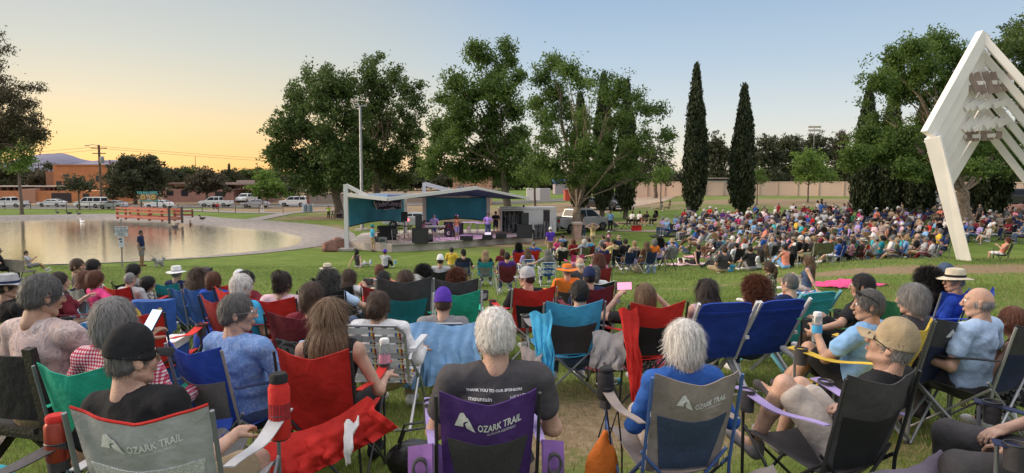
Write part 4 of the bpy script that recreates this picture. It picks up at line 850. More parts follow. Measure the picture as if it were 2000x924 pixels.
def table(px,Y,w_,h_,d_,label,m,name='table',skirt=False,z=SZ,rz=0):
 b = at(px,440,Y); e = empty(name,(b.x,Y,z),rz,label,'table'); mb = MB(); mb.box((0,0,h_),(w_,d_,.04)); mb.build('table_top',m,e)
 for x in (-1,1):
  for y in (-1,1): mb = MB(); mb.tube([(x * (w_ / 2 - .06),y * (d_ / 2 - .06),0),(x * (w_ / 2 - .06),y * (d_ / 2 - .06),h_)],.018,6); mb.build('leg',GREYM,e)
 if skirt: mb = MB(); mb.sheet(lambda u,v: ((u - .5) * w_ * .99,-d_ / 2 - .01 + .02 * math.sin(u * 40),h_ * v * .98),40,3,.01); mb.build('skirt',mat('black_cloth',(.02,.02,.022),.9),e)
 return e
table(757,46,1.3,.95,.6,'tall black skirted equipment table at the left of the stage',BLACKP,skirt=True,name='equipment_table'); table(782,46.5,1.6,.9,.6,'low black table with sound gear behind the folding chair',BLACKP,name='equipment_table')
table(885,50,1.3,.95,.6,'black skirted table behind the singer',BLACKP,skirt=True,name='equipment_table'); table(914,50,1.6,.95,.6,'white topped table behind the saxophone',WHITEP,name='equipment_table'); table(943,50,1.0,.9,.6,'small white table behind the man in purple',WHITEP,name='equipment_table')
for i,(px,Y,w_,h_,lab) in enumerate([(740,44.5,.9,.35,'flat black mixer case in front of the sound man'),(748,43.6,.45,.38,'small grey amplifier box at the left stage edge'),(897,50.6,.6,.9,'tall black amplifier rack behind the singer'),(882,48.5,.5,.5,'black box at the foot of the drums')]):
 b = at(px,460,Y); e = empty('equipment_case',(b.x,Y,SZ),0,lab,'case'); mb = MB(); mb.box((0,0,h_ / 2),(w_,.5,h_)); mb.build('case_body',BLACKP if i != 1 else GREYM,e)
 mb = MB(); mb.box((0,-.255,h_ * .5),(w_ * .8,.01,h_ * .5)); mb.build('control_panel',mat('dark_panel',(.06,.06,.07),.4),e); mb = MB(); mb.box((0,-.27,h_ * .85),(w_ * .3,.03,.03)); mb.build('handle',GREYM,e)
b = at(772,460,43.5); e = empty('folding_chair',(b.x,43.5,SZ),R(200),'small black folding chair at the left stage edge','chair'); mb = MB(); mb.box((0,0,.45),(.42,.4,.04)); mb.build('seat',BLACKP,e); mb = MB(); mb.box((0,-.2,.75),(.42,.03,.35)); mb.build('backrest',BLACKP,e)
for x in (-.2,.2):
 for y in (0,1): mb = MB(); mb.tube([(x,-.2 + .4 * y,0),(x,.18 - .4 * y,.9 if y else .45)],.012,6); mb.build('leg',GREYM,e)
for px_,lb in ((905,'small violet stage lamp hanging under the canopy above the singer'),): b = at(px_,400,47.5); e = empty('stage_light',(b.x,47.5,3.9),0,lb,'stage light'); mb = MB(); mb.lathe([(.1,-.15),(.14,.1),(.05,.2)],(0,0,0),10); mb.build('housing',BLACKP,e); l_ = bpy.data.lights.new('violet_lamp','SPOT'); l_.energy = 420; l_.color = (.85,.45,1); l_.spot_size = R(120); l_.shadow_soft_size = .15; lo_ = bpy.data.objects.new('lamp',l_); C.objects.link(lo_); lo_.parent = e; lo_.location = (0,0,-.2)
b = at(880,465,48.2); e = empty('drum_kit',(b.x - .3,48.2,SZ),0,'drum kit with a black bass drum marked with a white C shape','drum kit'); Q = Matrix.Rotation(R(90),3,'X'); DR = mat('drum_shell',(.08,.01,.015),.3,.1,coat=.4)
mb = MB(); mb.lathe([(.27,-.2),(.28,-.18),(.28,.18),(.27,.2)],(.15,0,.29),20,Q); bd = mb.build('bass_drum',BLACKP,e,smooth=True)
V,Fc = text_geo('C',.3,.012); mb = MB(); mb.add([(v.x + .15,-.215,v.y + .29) for v in V],Fc); mb.build('emblem',WHITEP,bd)
for x,y,z,r in ((-.25,-.1,.72,.17),(.1,.1,.78,.16),(.45,.0,.6,.2),(-.5,.2,.6,.18)): mb = MB(); mb.lathe([(r,-.12),(r,.12)],(x,y,z),16); q = mb.build('drum',DR,e,smooth=True); mb = MB(); mb.tube([(x,y,0),(x,y,z - .1)],.014,5); mb.build('drum_leg',GREYM,q)
for x,y,z in ((-.7,0,1.05),(.75,.1,1.1),(.1,.4,1.2)): mb = MB(); mb.lathe([(.22,0),(.05,.03),(.01,.04)],(x,y,z),16); q = mb.build('cymbal',mat('brass',(.6,.42,.14),.3,0,metal=.9),e,smooth=True); mb = MB(); mb.tube([(x,y,0),(x,y,z)],.012,5); mb.build('cymbal_stand',GREYM,q)
b = at(850,450,45.4); e = empty('keyboard',(b.x,45.4,SZ),R(6),'long pale keyboard on a crossed stand in front of the purple-shirted player','keyboard'); mb = MB(); mb.box((0,0,.95),(1.35,.32,.1)); mb.build('keyboard_body',mat('keyboard_red_white',(.45,.38,.38),.5,.15,8),e); mb = MB(); mb.box((0,-.05,1.004),(1.2,.16,.012)); mb.build('keys',WHITEP,e)
for s_ in (-1,1): mb = MB(); mb.bar((-.4 * s_,-.1,0),(.4 * s_,.05,.92),.04,.04); mb.build('stand_leg',GREYM,e)
b = at(836,450,46.4); e = empty('keyboard',(b.x,46.4,SZ),R(-70),'second keyboard turned sideways at the left of the player','keyboard'); mb = MB(); mb.box((0,0,1.05),(1.2,.3,.09)); mb.build('keyboard_body',BLACKP,e); mb = MB(); mb.box((0,-.05,1.1),(1.1,.15,.012)); mb.build('keys',WHITEP,e)
for s_ in (-1,1): mb = MB(); mb.bar((-.4 * s_,-.1,0),(.4 * s_,.05,1.0),.04,.04); mb.build('stand_leg',GREYM,e)
b = at(920,450,48.2); e = empty('saxophone',(b.x,48.2,SZ),R(10),'pale brass saxophone upright on a stand between the singer and the man in purple','saxophone'); BR = mat('pale_brass',(.65,.58,.48),.3,.05,metal=.6)
mb = MB(); mb.tube([(.12,0,1.12),(.05,0,1.2),(.02,0,1.1),(-.06,0,.55),(-.1,0,.36),(-.2,0,.33),(-.24,0,.45),(-.2,0,.62),(-.16,-.03,.72)],[.012,.014,.018,.04,.055,.06,.07,.09,.13],10); mb.build('horn',BR,e,smooth=True); mb = MB()
for i in range(6): mb.lathe([(.035,0),(.035,.01)],(-.01 - i * .014 - .03,-.045,1.0 - i * .08),8,Q)
mb.build('keywork',BR,e)
for a in range(3): t = a * 2.09; mb = MB(); mb.tube([(-.08,0,.5),(-.08 + math.cos(t) * .25,math.sin(t) * .25,0)],.012,5); mb.build('stand_leg',DARKM,e)
for px,Y,z in ((947,46.8,1.5),(838,45.8,1.45),(780,44.4,1.3),(918,46.5,.9)):
 b = at(px,450,Y); e = empty('microphone_stand',(b.x,Y,SZ),0,{947: 'microphone stand in front of the man in the purple shirt',838: 'microphone stand beside the keyboards',780: 'microphone stand among the gear by the left subwoofer',918: 'short microphone stand in front of the saxophone'}[px],'microphone stand'); mb = MB(); mb.tube([(0,0,.3),(0,0,z)],.012,6); mb.build('pole',DARKM,e); mb = MB(); mb.tube([(0,0,z),(.12,-.3,z + .05)],.01,5); mb.ball((.13,-.33,z + .05),.03,6); mb.build('microphone',BLACKP,e)
 for a in range(3): t = a * 2.09; mb = MB(); mb.tube([(0,0,.35),(math.cos(t) * .35,math.sin(t) * .35,.01)],.01,5); mb.build('leg',DARKM,e)
for i in range(7):
 xa = -5.5 + i * .95; ya = 44.2 + i * .55; P = [Vector((t * 1.5,.35 * math.sin(t * 7 + i) + .1 * i * t,.012)) for t in np.linspace(0,1,10)]
 mb = MB(); mb.tube(P,.018,5); tag(mb.build('stage_cable',BLACKP,None,(xa,ya + .6,SZ)),'black cable snaking over the stage floor','cable','cables lying on the stage')
e = empty('truss_light',(at(797,440,48).x,48,SZ),0,'red stage lamp glowing behind the gear left of the keyboards','stage light'); mb = MB(); mb.tube([(0,0,0),(0,0,1.2)],.02,6); mb.build('pole',DARKM,e); mb = MB(); mb.ball((0,-.05,1.25),.12,10); gm = bpy.data.materials.new('red_lamp'); gm.use_nodes = True; gm.node_tree.nodes['Principled BSDF'].inputs['Emission Color'].default_value = (1,.12,.15,1); gm.node_tree.nodes['Principled BSDF'].inputs['Emission Strength'].default_value = 1.2; mb.build('lamp',gm,e)
for i,(px,Y,lab) in enumerate([(1048,50.5,'heap of folded black stands and cases left of the open side door'),(1062,50.8,'black wheeled gear rack in front of the open side door'),(993,52.0,'stack of black amplifiers inside the open trailer bay')]):
 b = at(px,450,Y); z = H(b.x,Y) if i < 2 else H(b.x,Y) + .5; e = empty('gear_stack',(b.x,Y,z),R(10 * i),lab,'equipment')
 for j in range(4): mb = MB(); mb.box((rnd.uniform(-.2,.2),rnd.uniform(-.1,.1),.16 + j * .27),(.75 - .08 * j,.5,.24),rz=rnd.uniform(-.3,.3)); mb.build('case',BLACKP if j % 2 else mat('dark_grey_case',(.06,.06,.07),.6),e)
 for j in range(3): mb = MB(); x = -.4 + .35 * j; mb.tube([(x,-.3,0),(x + .1,-.25,1.25 + .1 * j),(x + .28,-.25,1.25),(x + .3,-.3,.1)],.018,6); mb.build('folded_stand',GREYM,e)
b = ground(1128,50.5); e = empty('trash_bin',b,R(8),'tan concrete litter bin in front of the forked trunk','litter bin'); TN = mat('tan_concrete',(.48,.31,.24),.9,.1,3,.3,30); mb = MB(); mb.lathe([(.30,0),(.42,1.0),(.44,1.02)],(0,0,0),4,Matrix.Rotation(R(45),3,'Z')); mb.build('bin_body',TN,e); mb = MB(); mb.lathe([(.52,1.02),(.52,1.14),(.40,1.2)],(0,0,0),4,Matrix.Rotation(R(45),3,'Z')); mb.build('lid',mat('grey_tan_lid',(.42,.34,.30),.8,.08),e)
def rock(px,Y,rx,ry,rz_,label,s):
 b = ground(px,Y); mb = MB(); mb.ball((0,0,0),1,20); vs = []
 for v in mb.v:
  v = Vector(v); d = 1 + .30 * noise.noise(v * 1.3 + Vector((s,0,0))) + .12 * noise.noise(v * 4 + Vector((0,s,0))); v *= d; vs.append((v.x * rx,v.y * ry,max(v.z,-.3) * rz_ + .2))
 mb.v = vs; tag(mb.build('boulder',ROCK,None,b,smooth=True),label,'boulder')
rock(643,43.2,.55,.5,.5,'rounded red-brown boulder nearest the lake, left of the stage post',3); rock(662,44.8,.65,.5,.55,'larger red-brown boulder leaning behind the first beside the stage post',9)
rock(1985,63,1.0,.8,.7,'brown boulder at the right edge by the black vehicle',5)
# smooth bodies: implicit capsules and ellipsoids meshed with surface nets
class SDF:
 def __init__(s,vox,k=.02): s.P = []; s.vox = vox; s.k = k
 def cap(s,a,b,ra,rb,k=None): s.P.append(('c',np.array(a,float),np.array(b,float),ra,rb,k or s.k,1)); return s
 def ell(s,c,r,M=None,k=None,sub=False): s.P.append(('e',np.array(c,float),np.array(M if M is not None else Matrix.Identity(3),float),np.array(r,float),0,k or s.k,-1 if sub else 1)); return s
 def cut(s,p,n): s.P.append(('p',np.array(p,float),np.array(n,float) / np.linalg.norm(n),0,0,.005,-1)); return s
 def bbox(s,q):
  if q[0] == 'c': lo = np.minimum(q[1] - q[3],q[2] - q[4]); hi = np.maximum(q[1] + q[3],q[2] + q[4]); return lo,hi
  m = max(q[3]); return q[1] - m,q[1] + m
 def mesh(s):
  bb = [s.bbox(q) for q in s.P if q[0] != 'p' and q[6] > 0]; lo = np.min([b[0] for b in bb],0) - 3 * s.vox; hi = np.max([b[1] for b in bb],0) + 3 * s.vox
  n = np.ceil((hi - lo) / s.vox).astype(int) + 1; Fd = np.full(n,1.0,np.float32); ax = [lo[i] + np.arange(n[i]) * s.vox for i in range(3)]
  for q in s.P:
   if q[0] == 'p': i0 = np.zeros(3,int); i1 = n
   else:
    a,b = s.bbox(q); mg = q[5] + 3 * s.vox; i0 = np.maximum(((a - mg - lo) / s.vox).astype(int),0); i1 = np.minimum(((b + mg - lo) / s.vox).astype(int) + 2,n)
   if np.any(i1 <= i0): continue
   X,Y,Z = np.meshgrid(*[ax[i][i0[i]:i1[i]] for i in range(3)],indexing='ij'); sl_ = tuple(slice(i0[i],i1[i]) for i in range(3))
   if q[0] == 'c':
    ab = q[2] - q[1]; L2 = ab.dot(ab) + 1e-12; t = np.clip(((X - q[1][0]) * ab[0] + (Y - q[1][1]) * ab[1] + (Z - q[1][2]) * ab[2]) / L2,0,1)
    d = np.sqrt((X - q[1][0] - t * ab[0]) ** 2 + (Y - q[1][1] - t * ab[1]) ** 2 + (Z - q[1][2] - t * ab[2]) ** 2) - (q[3] + (q[4] - q[3]) * t)
   elif q[0] == 'e':
    M = q[2]; dx,dy,dz = X - q[1][0],Y - q[1][1],Z - q[1][2]; L = [(dx * M[0][j] + dy * M[1][j] + dz * M[2][j]) for j in range(3)]; r = q[3]
    k0 = np.sqrt(sum((L[j] / r[j]) ** 2 for j in range(3))); k1 = np.sqrt(sum((L[j] / r[j] ** 2) ** 2 for j in range(3))) + 1e-9; d = k0 * (k0 - 1) / k1
   else: d = ((X - q[1][0]) * q[2][0] + (Y - q[1][1]) * q[2][1] + (Z - q[1][2]) * q[2][2])
   f = Fd[sl_]; k = q[5]
   if q[6] > 0: h = np.clip(.5 + .5 * (f - d) / k,0,1); Fd[sl_] = f * (1 - h) + d * h - k * h * (1 - h)
   else:
    d = -d; h = np.clip(.5 - .5 * (f - d) / k,0,1); Fd[sl_] = f * (1 - h) + d * h + k * h * (1 - h)
  ins = Fd < 0; nx,ny,nz = n; c = [Fd[i:nx - 1 + i,j:ny - 1 + j,k:nz - 1 + k] for i in (0,1) for j in (0,1) for k in (0,1)]; ci = [q < 0 for q in c]
  anyi = np.logical_or.reduce(ci); alli = np.logical_and.reduce(ci); act = anyi & ~alli; idx = np.argwhere(act); cv = np.stack([q[act] for q in c],1)
  off = np.array([(i,j,k) for i in (0,1) for j in (0,1) for k in (0,1)],float); P = np.zeros((len(idx),3)); W = np.zeros(len(idx))
  for a in range(8):
   for b in range(a + 1,8):
    if np.abs(off[a] - off[b]).sum() != 1: continue
    m = (cv[:,a] < 0) != (cv[:,b] < 0); t = cv[m,a] / (cv[m,a] - cv[m,b]); P[m] += off[a] + (off[b] - off[a]) * t[:,None]; W[m] += 1
  P = (P / W[:,None] + idx) * s.vox + lo; ids = np.full(act.shape,-1,np.int64); ids[act] = np.arange(len(idx)); Q = []
  for axn in range(3):
   a1,a2 = [(1,2),(2,0),(0,1)][axn]; s0 = [slice(None)] * 3; s1 = [slice(None)] * 3; s0[axn] = slice(0,n[axn] - 1); s1[axn] = slice(1,n[axn])
   cr = ins[tuple(s0)] != ins[tuple(s1)]; e = np.argwhere(cr); e = e[(e[:,a1] > 0) & (e[:,a2] > 0)]; fl = ins[tuple(s0)][tuple(e.T)]
   def g(d1,d2): q = e.copy(); q[:,a1] -= d1; q[:,a2] -= d2; return ids[tuple(np.minimum(q,np.array(act.shape) - 1).T)]
   qd = np.stack([g(1,1),g(0,1),g(0,0),g(1,0)],1); qd[~fl] = qd[~fl][:,::-1]; Q.append(qd)
  Q = np.concatenate(Q); Q = Q[(Q >= 0).all(1)]; return P,Q
def cat(parts):
 V = []; Q = []; b = 0
 for v,q in parts: V.append(v); Q.append(q + b); b += len(v)
 return np.concatenate(V),np.concatenate(Q)
def xf(g,M): M = np.array(M,float); return g[0] @ M[:3,:3].T + M[:3,3],g[1]
def head_geo(vox,female=False,child=False):
 s = SDF(vox,.018); jw = .052 if female or child else .060
 s.ell((0,-.012,.022),(.076,.095,.098)); s.ell((0,.022,-.03),(.062,.068,.085)); s.ell((0,.040,-.088),(jw * .62,.040,.030)); s.ell((0,.075,.038),(.050,.018,.020),k=.02)
 for x in (-1,1):
  s.ell((x * .040,.062,-.018),(.026,.026,.030)); s.cap((x * jw * .93,-.01,-.055),(x * .024,.062,-.098),.020,.018)
 for x in (-1,1): s.ell((x * .031,.100,.012),(.021,.018,.015),k=.014,sub=True)
 s.cap((0,.092,.022),(0,.113,-.022),.009,.014,.012); s.ell((0,.104,-.027),(.019,.013,.010),k=.01); s.ell((0,.093,-.056),(.024,.013,.0065),k=.006); s.ell((0,.091,-.067),(.021,.013,.007),k=.006)
 s.ell((0,.112,-.0615),(.026,.01,.0022),k=.004,sub=True)
 for x in (-1,1): s.ell((x * .081,-.012,-.004),(.010,.022,.034),Matrix.Rotation(R(12),3,'X') @ Matrix.Rotation(R(-x * 18),3,'Z'),k=.008); s.ell((x * .092,-.004,.0),(.006,.012,.019),k=.006,sub=True)
 s.cap((0,-.022,-.06),(0,-.04,-.16),.058 if not female else .050,.060 if not female else .052,.03)
 return s.mesh()
def hand_geo(vox,curl=.5,left=False,fan=.06,thumb=.5):
 s = SDF(vox,.006); m = 1
 s.ell((0,.045,0),(.040,.050,.015),k=.012); s.cap((0,-.02,0),(0,.02,0),.026,.028,.015)
 for i,(x,L,r) in enumerate(((-.029,.072,.0088),(-.0095,.080,.0092),(.0105,.074,.0088),(.029,.058,.0078))):
  p = Vector((x,.082 - abs(x) * .22,0)); d = Vector((x * fan * 18 * .1,1,0)).normalized(); a = 0; s.cap((x * .6,.03,0),p,.012,r * 1.05,.004)
  for j,f in enumerate((.45,.32,.23)):
   a += curl * (.55 + .35 * j) * (1 + .12 * i); dd = Vector((d.x,d.y * math.cos(a),-math.sin(a))); q = p + dd * L * f; s.cap(p,q,r * (1 - .08 * j),r * (.95 - .09 * j),.003); p = q
 p = Vector((-.030,.012,-.004)); d = Vector((-.75,.62,-.25 - .3 * thumb)).normalized(); q = p + d * .042; s.cap(p,q,.015,.0115,.008); d2 = Vector((-.35 + .5 * thumb,.85,-.35 - .3 * thumb)).normalized(); r_ = q + d2 * .030; s.cap(q,r_,.0112,.0098,.004); s.cap(r_,r_ + d2 * .022 + Vector((.006 * thumb,0,0)),.0096,.008,.004)
 V,Q = s.mesh()
 if left: V = V * np.array([-1,1,1]); Q = Q[:,::-1]
 return V,Q
HC = {}
def head_cached(v,f,c):
 k = ('h',v,f,c)
 if k not in HC: HC[k] = head_geo(v,f,c)
 return HC[k]
def hand_cached(v,curl,left):
 k = ('n',v,curl,left)
 if k not in HC: HC[k] = hand_geo(v,curl,left)
 return HC[k]
def frame(y,zhint):
 y = Vector(y).normalized(); x = y.cross(Vector(zhint)); x = x.normalized() if x.length > 1e-4 else Vector((1,0,0)); z = x.cross(y); return Matrix((x,y,z)).transposed()
# poses
ARMS = {  # elbow, wrist offsets: x outward, y forward, z relative to the shoulder; palm hint
'lap': ((.09,.06,-.27),(-.06,.27,-.33)),'rest': ((.14,.02,-.27),(.13,.27,-.24)),'down': ((.05,-.03,-.29),(.06,.05,-.52)),'phone': ((.10,.18,-.20),(-.08,.36,-.02)),
'raise': ((.15,.19,-.02),(.00,.29,.24)),'hips': ((.20,-.10,-.20),(.02,.02,-.36)),'head': ((.20,.0,.10),(-.02,-.02,.28)),'knees': ((.05,.20,-.22),(-.02,.42,-.26)),'back': ((.10,-.14,-.25),(.14,-.26,-.46)),
'fold': ((.10,.06,-.25),(-.14,.20,-.20)),'point': ((.12,.10,-.26),(.05,.34,-.14)),'drink': ((.08,.22,-.20),(-.08,.30,.02)),'reach': ((.10,.10,-.30),(.05,.35,-.55)),'play': ((.12,.08,-.26),(.02,.33,-.24)),'out': ((.26,.02,-.12),(.45,.12,-.15)),'mic': ((.06,.12,-.24),(-.12,.20,.02)),'chin': ((.06,.20,-.24),(-.10,.16,.02))}
LEGS = {  # knee, ankle relative to hip joint
'sit': ((.05,.43,.02),(.06,.45,-.40)),'wide': ((.14,.41,.03),(.16,.40,-.40)),'out': ((.05,.43,.02),(.07,.74,-.34)),'stand': ((.01,.02,-.43),(.02,.0,-.86)),'step': ((.02,.12,-.42),(.03,.05,-.84)),'back': ((.02,-.02,-.43),(.03,-.14,-.84)),
'up': ((.06,.34,.30),(.08,.52,-.06)),'flat': ((.05,.42,.06),(.07,.82,-.02)),'cross': ((.30,.30,.06),(-.06,.34,-.02)),'over': ((-.02,.44,.10),(-.16,.66,-.18)),'high': ((.02,.33,.26),(.04,.46,-.12)),'tuck': ((.16,.36,.02),(.02,.06,-.06)),'lowsit': ((.06,.42,.10),(.07,.56,-.28))}
def skeleton(pose='sit',arms=('lap','lap'),legs=('sit','sit'),rec=14,seat=None,hyaw=0,hpitch=0,lean=0,build=1.0,fem=False):
 hz = {'sit': .46,'low': .34,'ground': .10,'stand': .90,'bench': .54}[pose] if seat is None else seat
 J = {}; hip = Vector((0,0,hz)); r = R(rec); ln_ = R(lean); u = Vector((math.sin(ln_),-math.sin(r),math.cos(r))).normalized(); x = Vector((1,0,0)); x = (x - u * x.dot(u)).normalized(); f = u.cross(x)
 J['hip'] = hip; J['u'],J['x'],J['f'] = u,x,f; J['chest'] = hip + u * .34; nb = hip + u * .52;
 hu = (Vector((0,-math.sin(r * .35),1)) if rec > -20 else u).normalized(); J['neck'] = nb; J['head'] = nb + hu * .155 + Vector((0,.025,0)); J['hu'] = hu
 J['hrot'] = Matrix.Rotation(R(hyaw),3,'Z') @ Matrix.Rotation(R(hpitch),3,'X'); sw = .185 * (.92 if fem else 1) * (.5 + .5 * build); hw = .09
 for i,sd in enumerate((-1,1)):
  sh = nb - u * .055 + x * sd * sw; J['sh',sd] = sh; e,w_ = ARMS[arms[i]] if isinstance(arms[i],str) else arms[i]
  J['el',sd] = sh + Vector((sd * e[0],e[1],e[2])); J['wr',sd] = sh + Vector((sd * w_[0],w_[1],w_[2]))
  h = hip + Vector((sd * hw,0,0)); J['h',sd] = h; k,a = LEGS[legs[i]] if isinstance(legs[i],str) else legs[i]; J['kn',sd] = h + Vector((sd * k[0],k[1],k[2])); J['an',sd] = h + Vector((sd * a[0],a[1],a[2]))
  if J['an',sd].z < .075: J['an',sd].z = .075
  for p_,q_,L in (('sh','el',.29),('el','wr',.255),('h','kn',.43),('kn','an',.42)):
   d = J[q_,sd] - J[p_,sd]; n_ = J[p_,sd] + d.normalized() * min(max(d.length,L * .9),L * 1.04); dl = n_ - J[q_,sd]; J[q_,sd] = n_
   if q_ == 'kn' and J['an',sd].z > .08: J['an',sd] = J['an',sd] + dl * .5
  if pose != 'stand' and J['an',sd].z < .075: J['an',sd].z = .075
 return J
def torso(s,J,g=0.0,b=1.0,fem=False,low=True):
 M = Matrix((J['x'],J['f'],J['u'])).transposed(); hip,u,f = J['hip'],J['u'],J['f']; B = b
 if low: s.ell(hip + u * .02,(.165 * B + g,.115 * B + g,.115 + g),M,k=.05)
 s.ell(hip + u * .18 + f * (.025 * (B - .8)),(.145 * B * (.9 if fem else 1) + g,(.105 + .055 * (B - 1) * 2.2) * 1.0 + g,.15 + g),M,k=.06)
 s.ell(hip + u * .36,(.165 * (.5 + .5 * B) * (.92 if fem else 1) + g,.108 * (.5 + .5 * B) + g,.155 + g),M,k=.05)
 for sd in (-1,1): s.cap(J['neck'] - u * .03,J['sh',sd],.055 + g,.058 * (.6 + .4 * B) + g,k=.04)
 if fem:
  for sd in (-1,1): s.ell(hip + u * .35 + f * .095 + J['x'] * sd * .07,(.06 + g,.05 + g,.055 + g),M,k=.03)
def body_geo(J,vox,b=1.0,fem=False,child=False,hv=None,curl=.5):
 s = SDF(vox,.02); torso(s,J,0,b,fem); la = .9 if fem else 1.0; q = (.6 + .4 * b) * la
 s.cap(J['neck'] - J['u'] * .03,J['head'] - Vector((0,.03,.06)),.060 * la,.052 * la,.03)
 for sd in (-1,1):
  s.cap(J['sh',sd],J['el',sd],.050 * q,.039 * q); s.cap(J['el',sd],J['wr',sd],.040 * q,.025 * q); s.cap(J['h',sd],J['kn',sd],.082 * q,.056 * q,.03)
  s.cap(J['kn',sd],J['kn',sd].lerp(J['an',sd],.4),.054 * q,.055 * q); s.cap(J['kn',sd].lerp(J['an',sd],.4),J['an',sd],.052 * q,.034 * q); d = foot_dir(J,sd); s.cap(J['an',sd] - Vector((0,0,.03)),J['an',sd] + d * .14 - Vector((0,0,.035)),.036,.028)
 parts = [s.mesh()]; H4 = Matrix.Translation(J['head']) @ J['hrot'].to_4x4(); parts.append(xf(head_cached(hv or max(vox * .6,.005),fem,child),H4))
 for sd in (-1,1):
  d = (J['wr',sd] - J['el',sd]).normalized(); up = Vector((0,0,1)) if abs(d.z) < .8 else Vector((0,-1,0)) if d.z > 0 else Vector((sd,0,0)); Mh = Matrix.Translation(J['wr',sd]) @ frame(d,up).to_4x4(); parts.append(xf(hand_cached(.0045 if vox < .012 else .009,curl,sd > 0),Mh))
 return cat(parts)
def foot_dir(J,sd):
 d = J['an',sd] - J['kn',sd]; f = Vector((d.x * .2,1,0)) if J['an',sd].z < .2 else Vector((0,.9,.45));
 if abs(d.z) < .25 and d.y > .2: f = Vector((0,.35,.9))
 return f.normalized()
def shirt_geo(J,vox,b=1.0,fem=False,sleeve='short',g=.012):
 s = SDF(vox,.02); torso(s,J,g,b,fem); q = (.6 + .4 * b) * (.9 if fem else 1.0)
 for sd in (-1,1):
  if sleeve == 'short': s.cap(J['sh',sd],J['sh',sd].lerp(J['el',sd],.55),.052 * q + g,.052 * q + g * 1.3)
  elif sleeve == 'long': s.cap(J['sh',sd],J['el',sd],.050 * q + g,.042 * q + g); s.cap(J['el',sd],J['el',sd].lerp(J['wr',sd],.92),.043 * q + g,.030 * q + g)
 s.cut(J['hip'] - J['u'] * .10,J['u'])
 u = J['u']; s.ell(J['neck'] + u * .055 + J['f'] * .02,(.072,.085,.06),k=.01,sub=True)
 if sleeve == 'none':
  for sd in (-1,1): s.ell(J['sh',sd] + J['x'] * sd * .03 - u * .02,(.055,.12,.10),k=.01,sub=True)
 return folds(s.mesh(),.007,J) if vox < .013 else s.mesh()
def folds(g,a,J):
 V,Q = g; V = V.copy(); c = np.array(J['hip'] + J['u'] * .3)
 for i in range(len(V)):
  p = V[i]; d = p - c; d /= np.linalg.norm(d) + 1e-6; V[i] = p + d * a * (1.1 * (1 - 2.4 * abs(noise.noise((p[0] * 6 + p[2] * 5,p[1] * 6,p[2] * 9 - p[0] * 4)))) + .5 * noise.noise((p[0] * 22,p[1] * 22,p[2] * 30)))
 return V,Q
def pants_geo(J,vox,b=1.0,fem=False,kind_='long',g=.013):
 s = SDF(vox,.02); M = Matrix((J['x'],J['f'],J['u'])).transposed(); q = (.6 + .4 * b) * (.9 if fem else 1.0); s.ell(J['hip'] + J['u'] * .0,(.168 * b + g,.12 * b + g,.115 + g),M,k=.05)
 for sd in (-1,1):
  k = J['kn',sd]
  if kind_ == 'short': s.cap(J['h',sd],J['h',sd].lerp(k,.78),.084 * q + g,.072 * q + g,.03)
  else: s.cap(J['h',sd],k,.082 * q + g,.060 * q + g,.03); s.cap(k,k.lerp(J['an',sd],.93),.060 * q + g,.046 * q + g)
 return s.mesh()
def shoe_geo(vox=.009):
 s = SDF(vox,.02); s.cap((0,-.045,-.035),(0,.14,-.045),.042,.036); s.cap((0,-.03,.01),(0,-.03,-.03),.042,.045); s.ell((0,.12,-.045),(.046,.07,.032)); s.cut((0,0,-.074),(0,0,1)); return s.mesh()
def strands(V,Q,n,L,w_,down=.8,wob=.3,curl=0.0,seed=1,up=0.0):
 """thin ribbons combed over the hair mass"""
 rs = np.random.RandomState(seed); f = Q[rs.randint(len(Q),size=n)]; wt_ = rs.dirichlet([1,1,1,1],size=n); p = (V[f] * wt_[:,:,None]).sum(1); nn = np.cross(V[f[:,1]] - V[f[:,0]],V[f[:,2]] - V[f[:,0]]); nn /= np.linalg.norm(nn,axis=1)[:,None] + 1e-9
 g_ = np.array([0,0,-1.]) * down + rs.normal(size=(n,3)) * wob; rad = p - np.array([0,-.02,.09]); rad[:,2] *= .2; rad /= np.linalg.norm(rad,axis=1)[:,None] + 1e-9; d = g_ + rad * .7 + np.array([0,0,up]); d -= nn * (d * nn).sum(1)[:,None]; d /= np.linalg.norm(d,axis=1)[:,None] + 1e-9
 sd = np.cross(d,nn); ll = L * (.5 + rs.rand(n,1)); pts = []; K = 4
 for k in range(K): t = k / (K - 1); c = np.array([0,0,-1.]) * .25 * L * t * t * (down > 0); pts.append(p + d * ll * t + nn * (.003 + .006 * t * (1 + 8 * abs(curl)) ) + c + sd * np.sin(t * 6 + p[:,:1] * 90) * curl * .02)
 Vs = []; Fs = []
 for k in range(K): ww = w_ * (1 - .75 * k / (K - 1)); Vs += [pts[k] - sd * ww / 2,pts[k] + sd * ww / 2]
 A = np.stack(Vs,1).reshape(-1,3); i = np.arange(n)[:,None] * 2 * K
 for k in range(K - 1): Fs.append(i + np.array([[2 * k,2 * k + 1,2 * k + 3,2 * k + 2]]))
 return A,np.concatenate(Fs)
def face_cut(s,y=.055,z=.052,low=True):
 s.ell((0,.125,-.045),(.085,.085,.105),k=.012,sub=True); return s
def noisy(g,a,f=60):
 V,Q = g; V = V.copy()
 for i in range(len(V)):
  p = V[i] * f; c = V[i] / (np.linalg.norm(V[i]) + 1e-6); V[i] += c * a * noise.noise((p[0],p[1],p[2] * .35))
 return V,Q
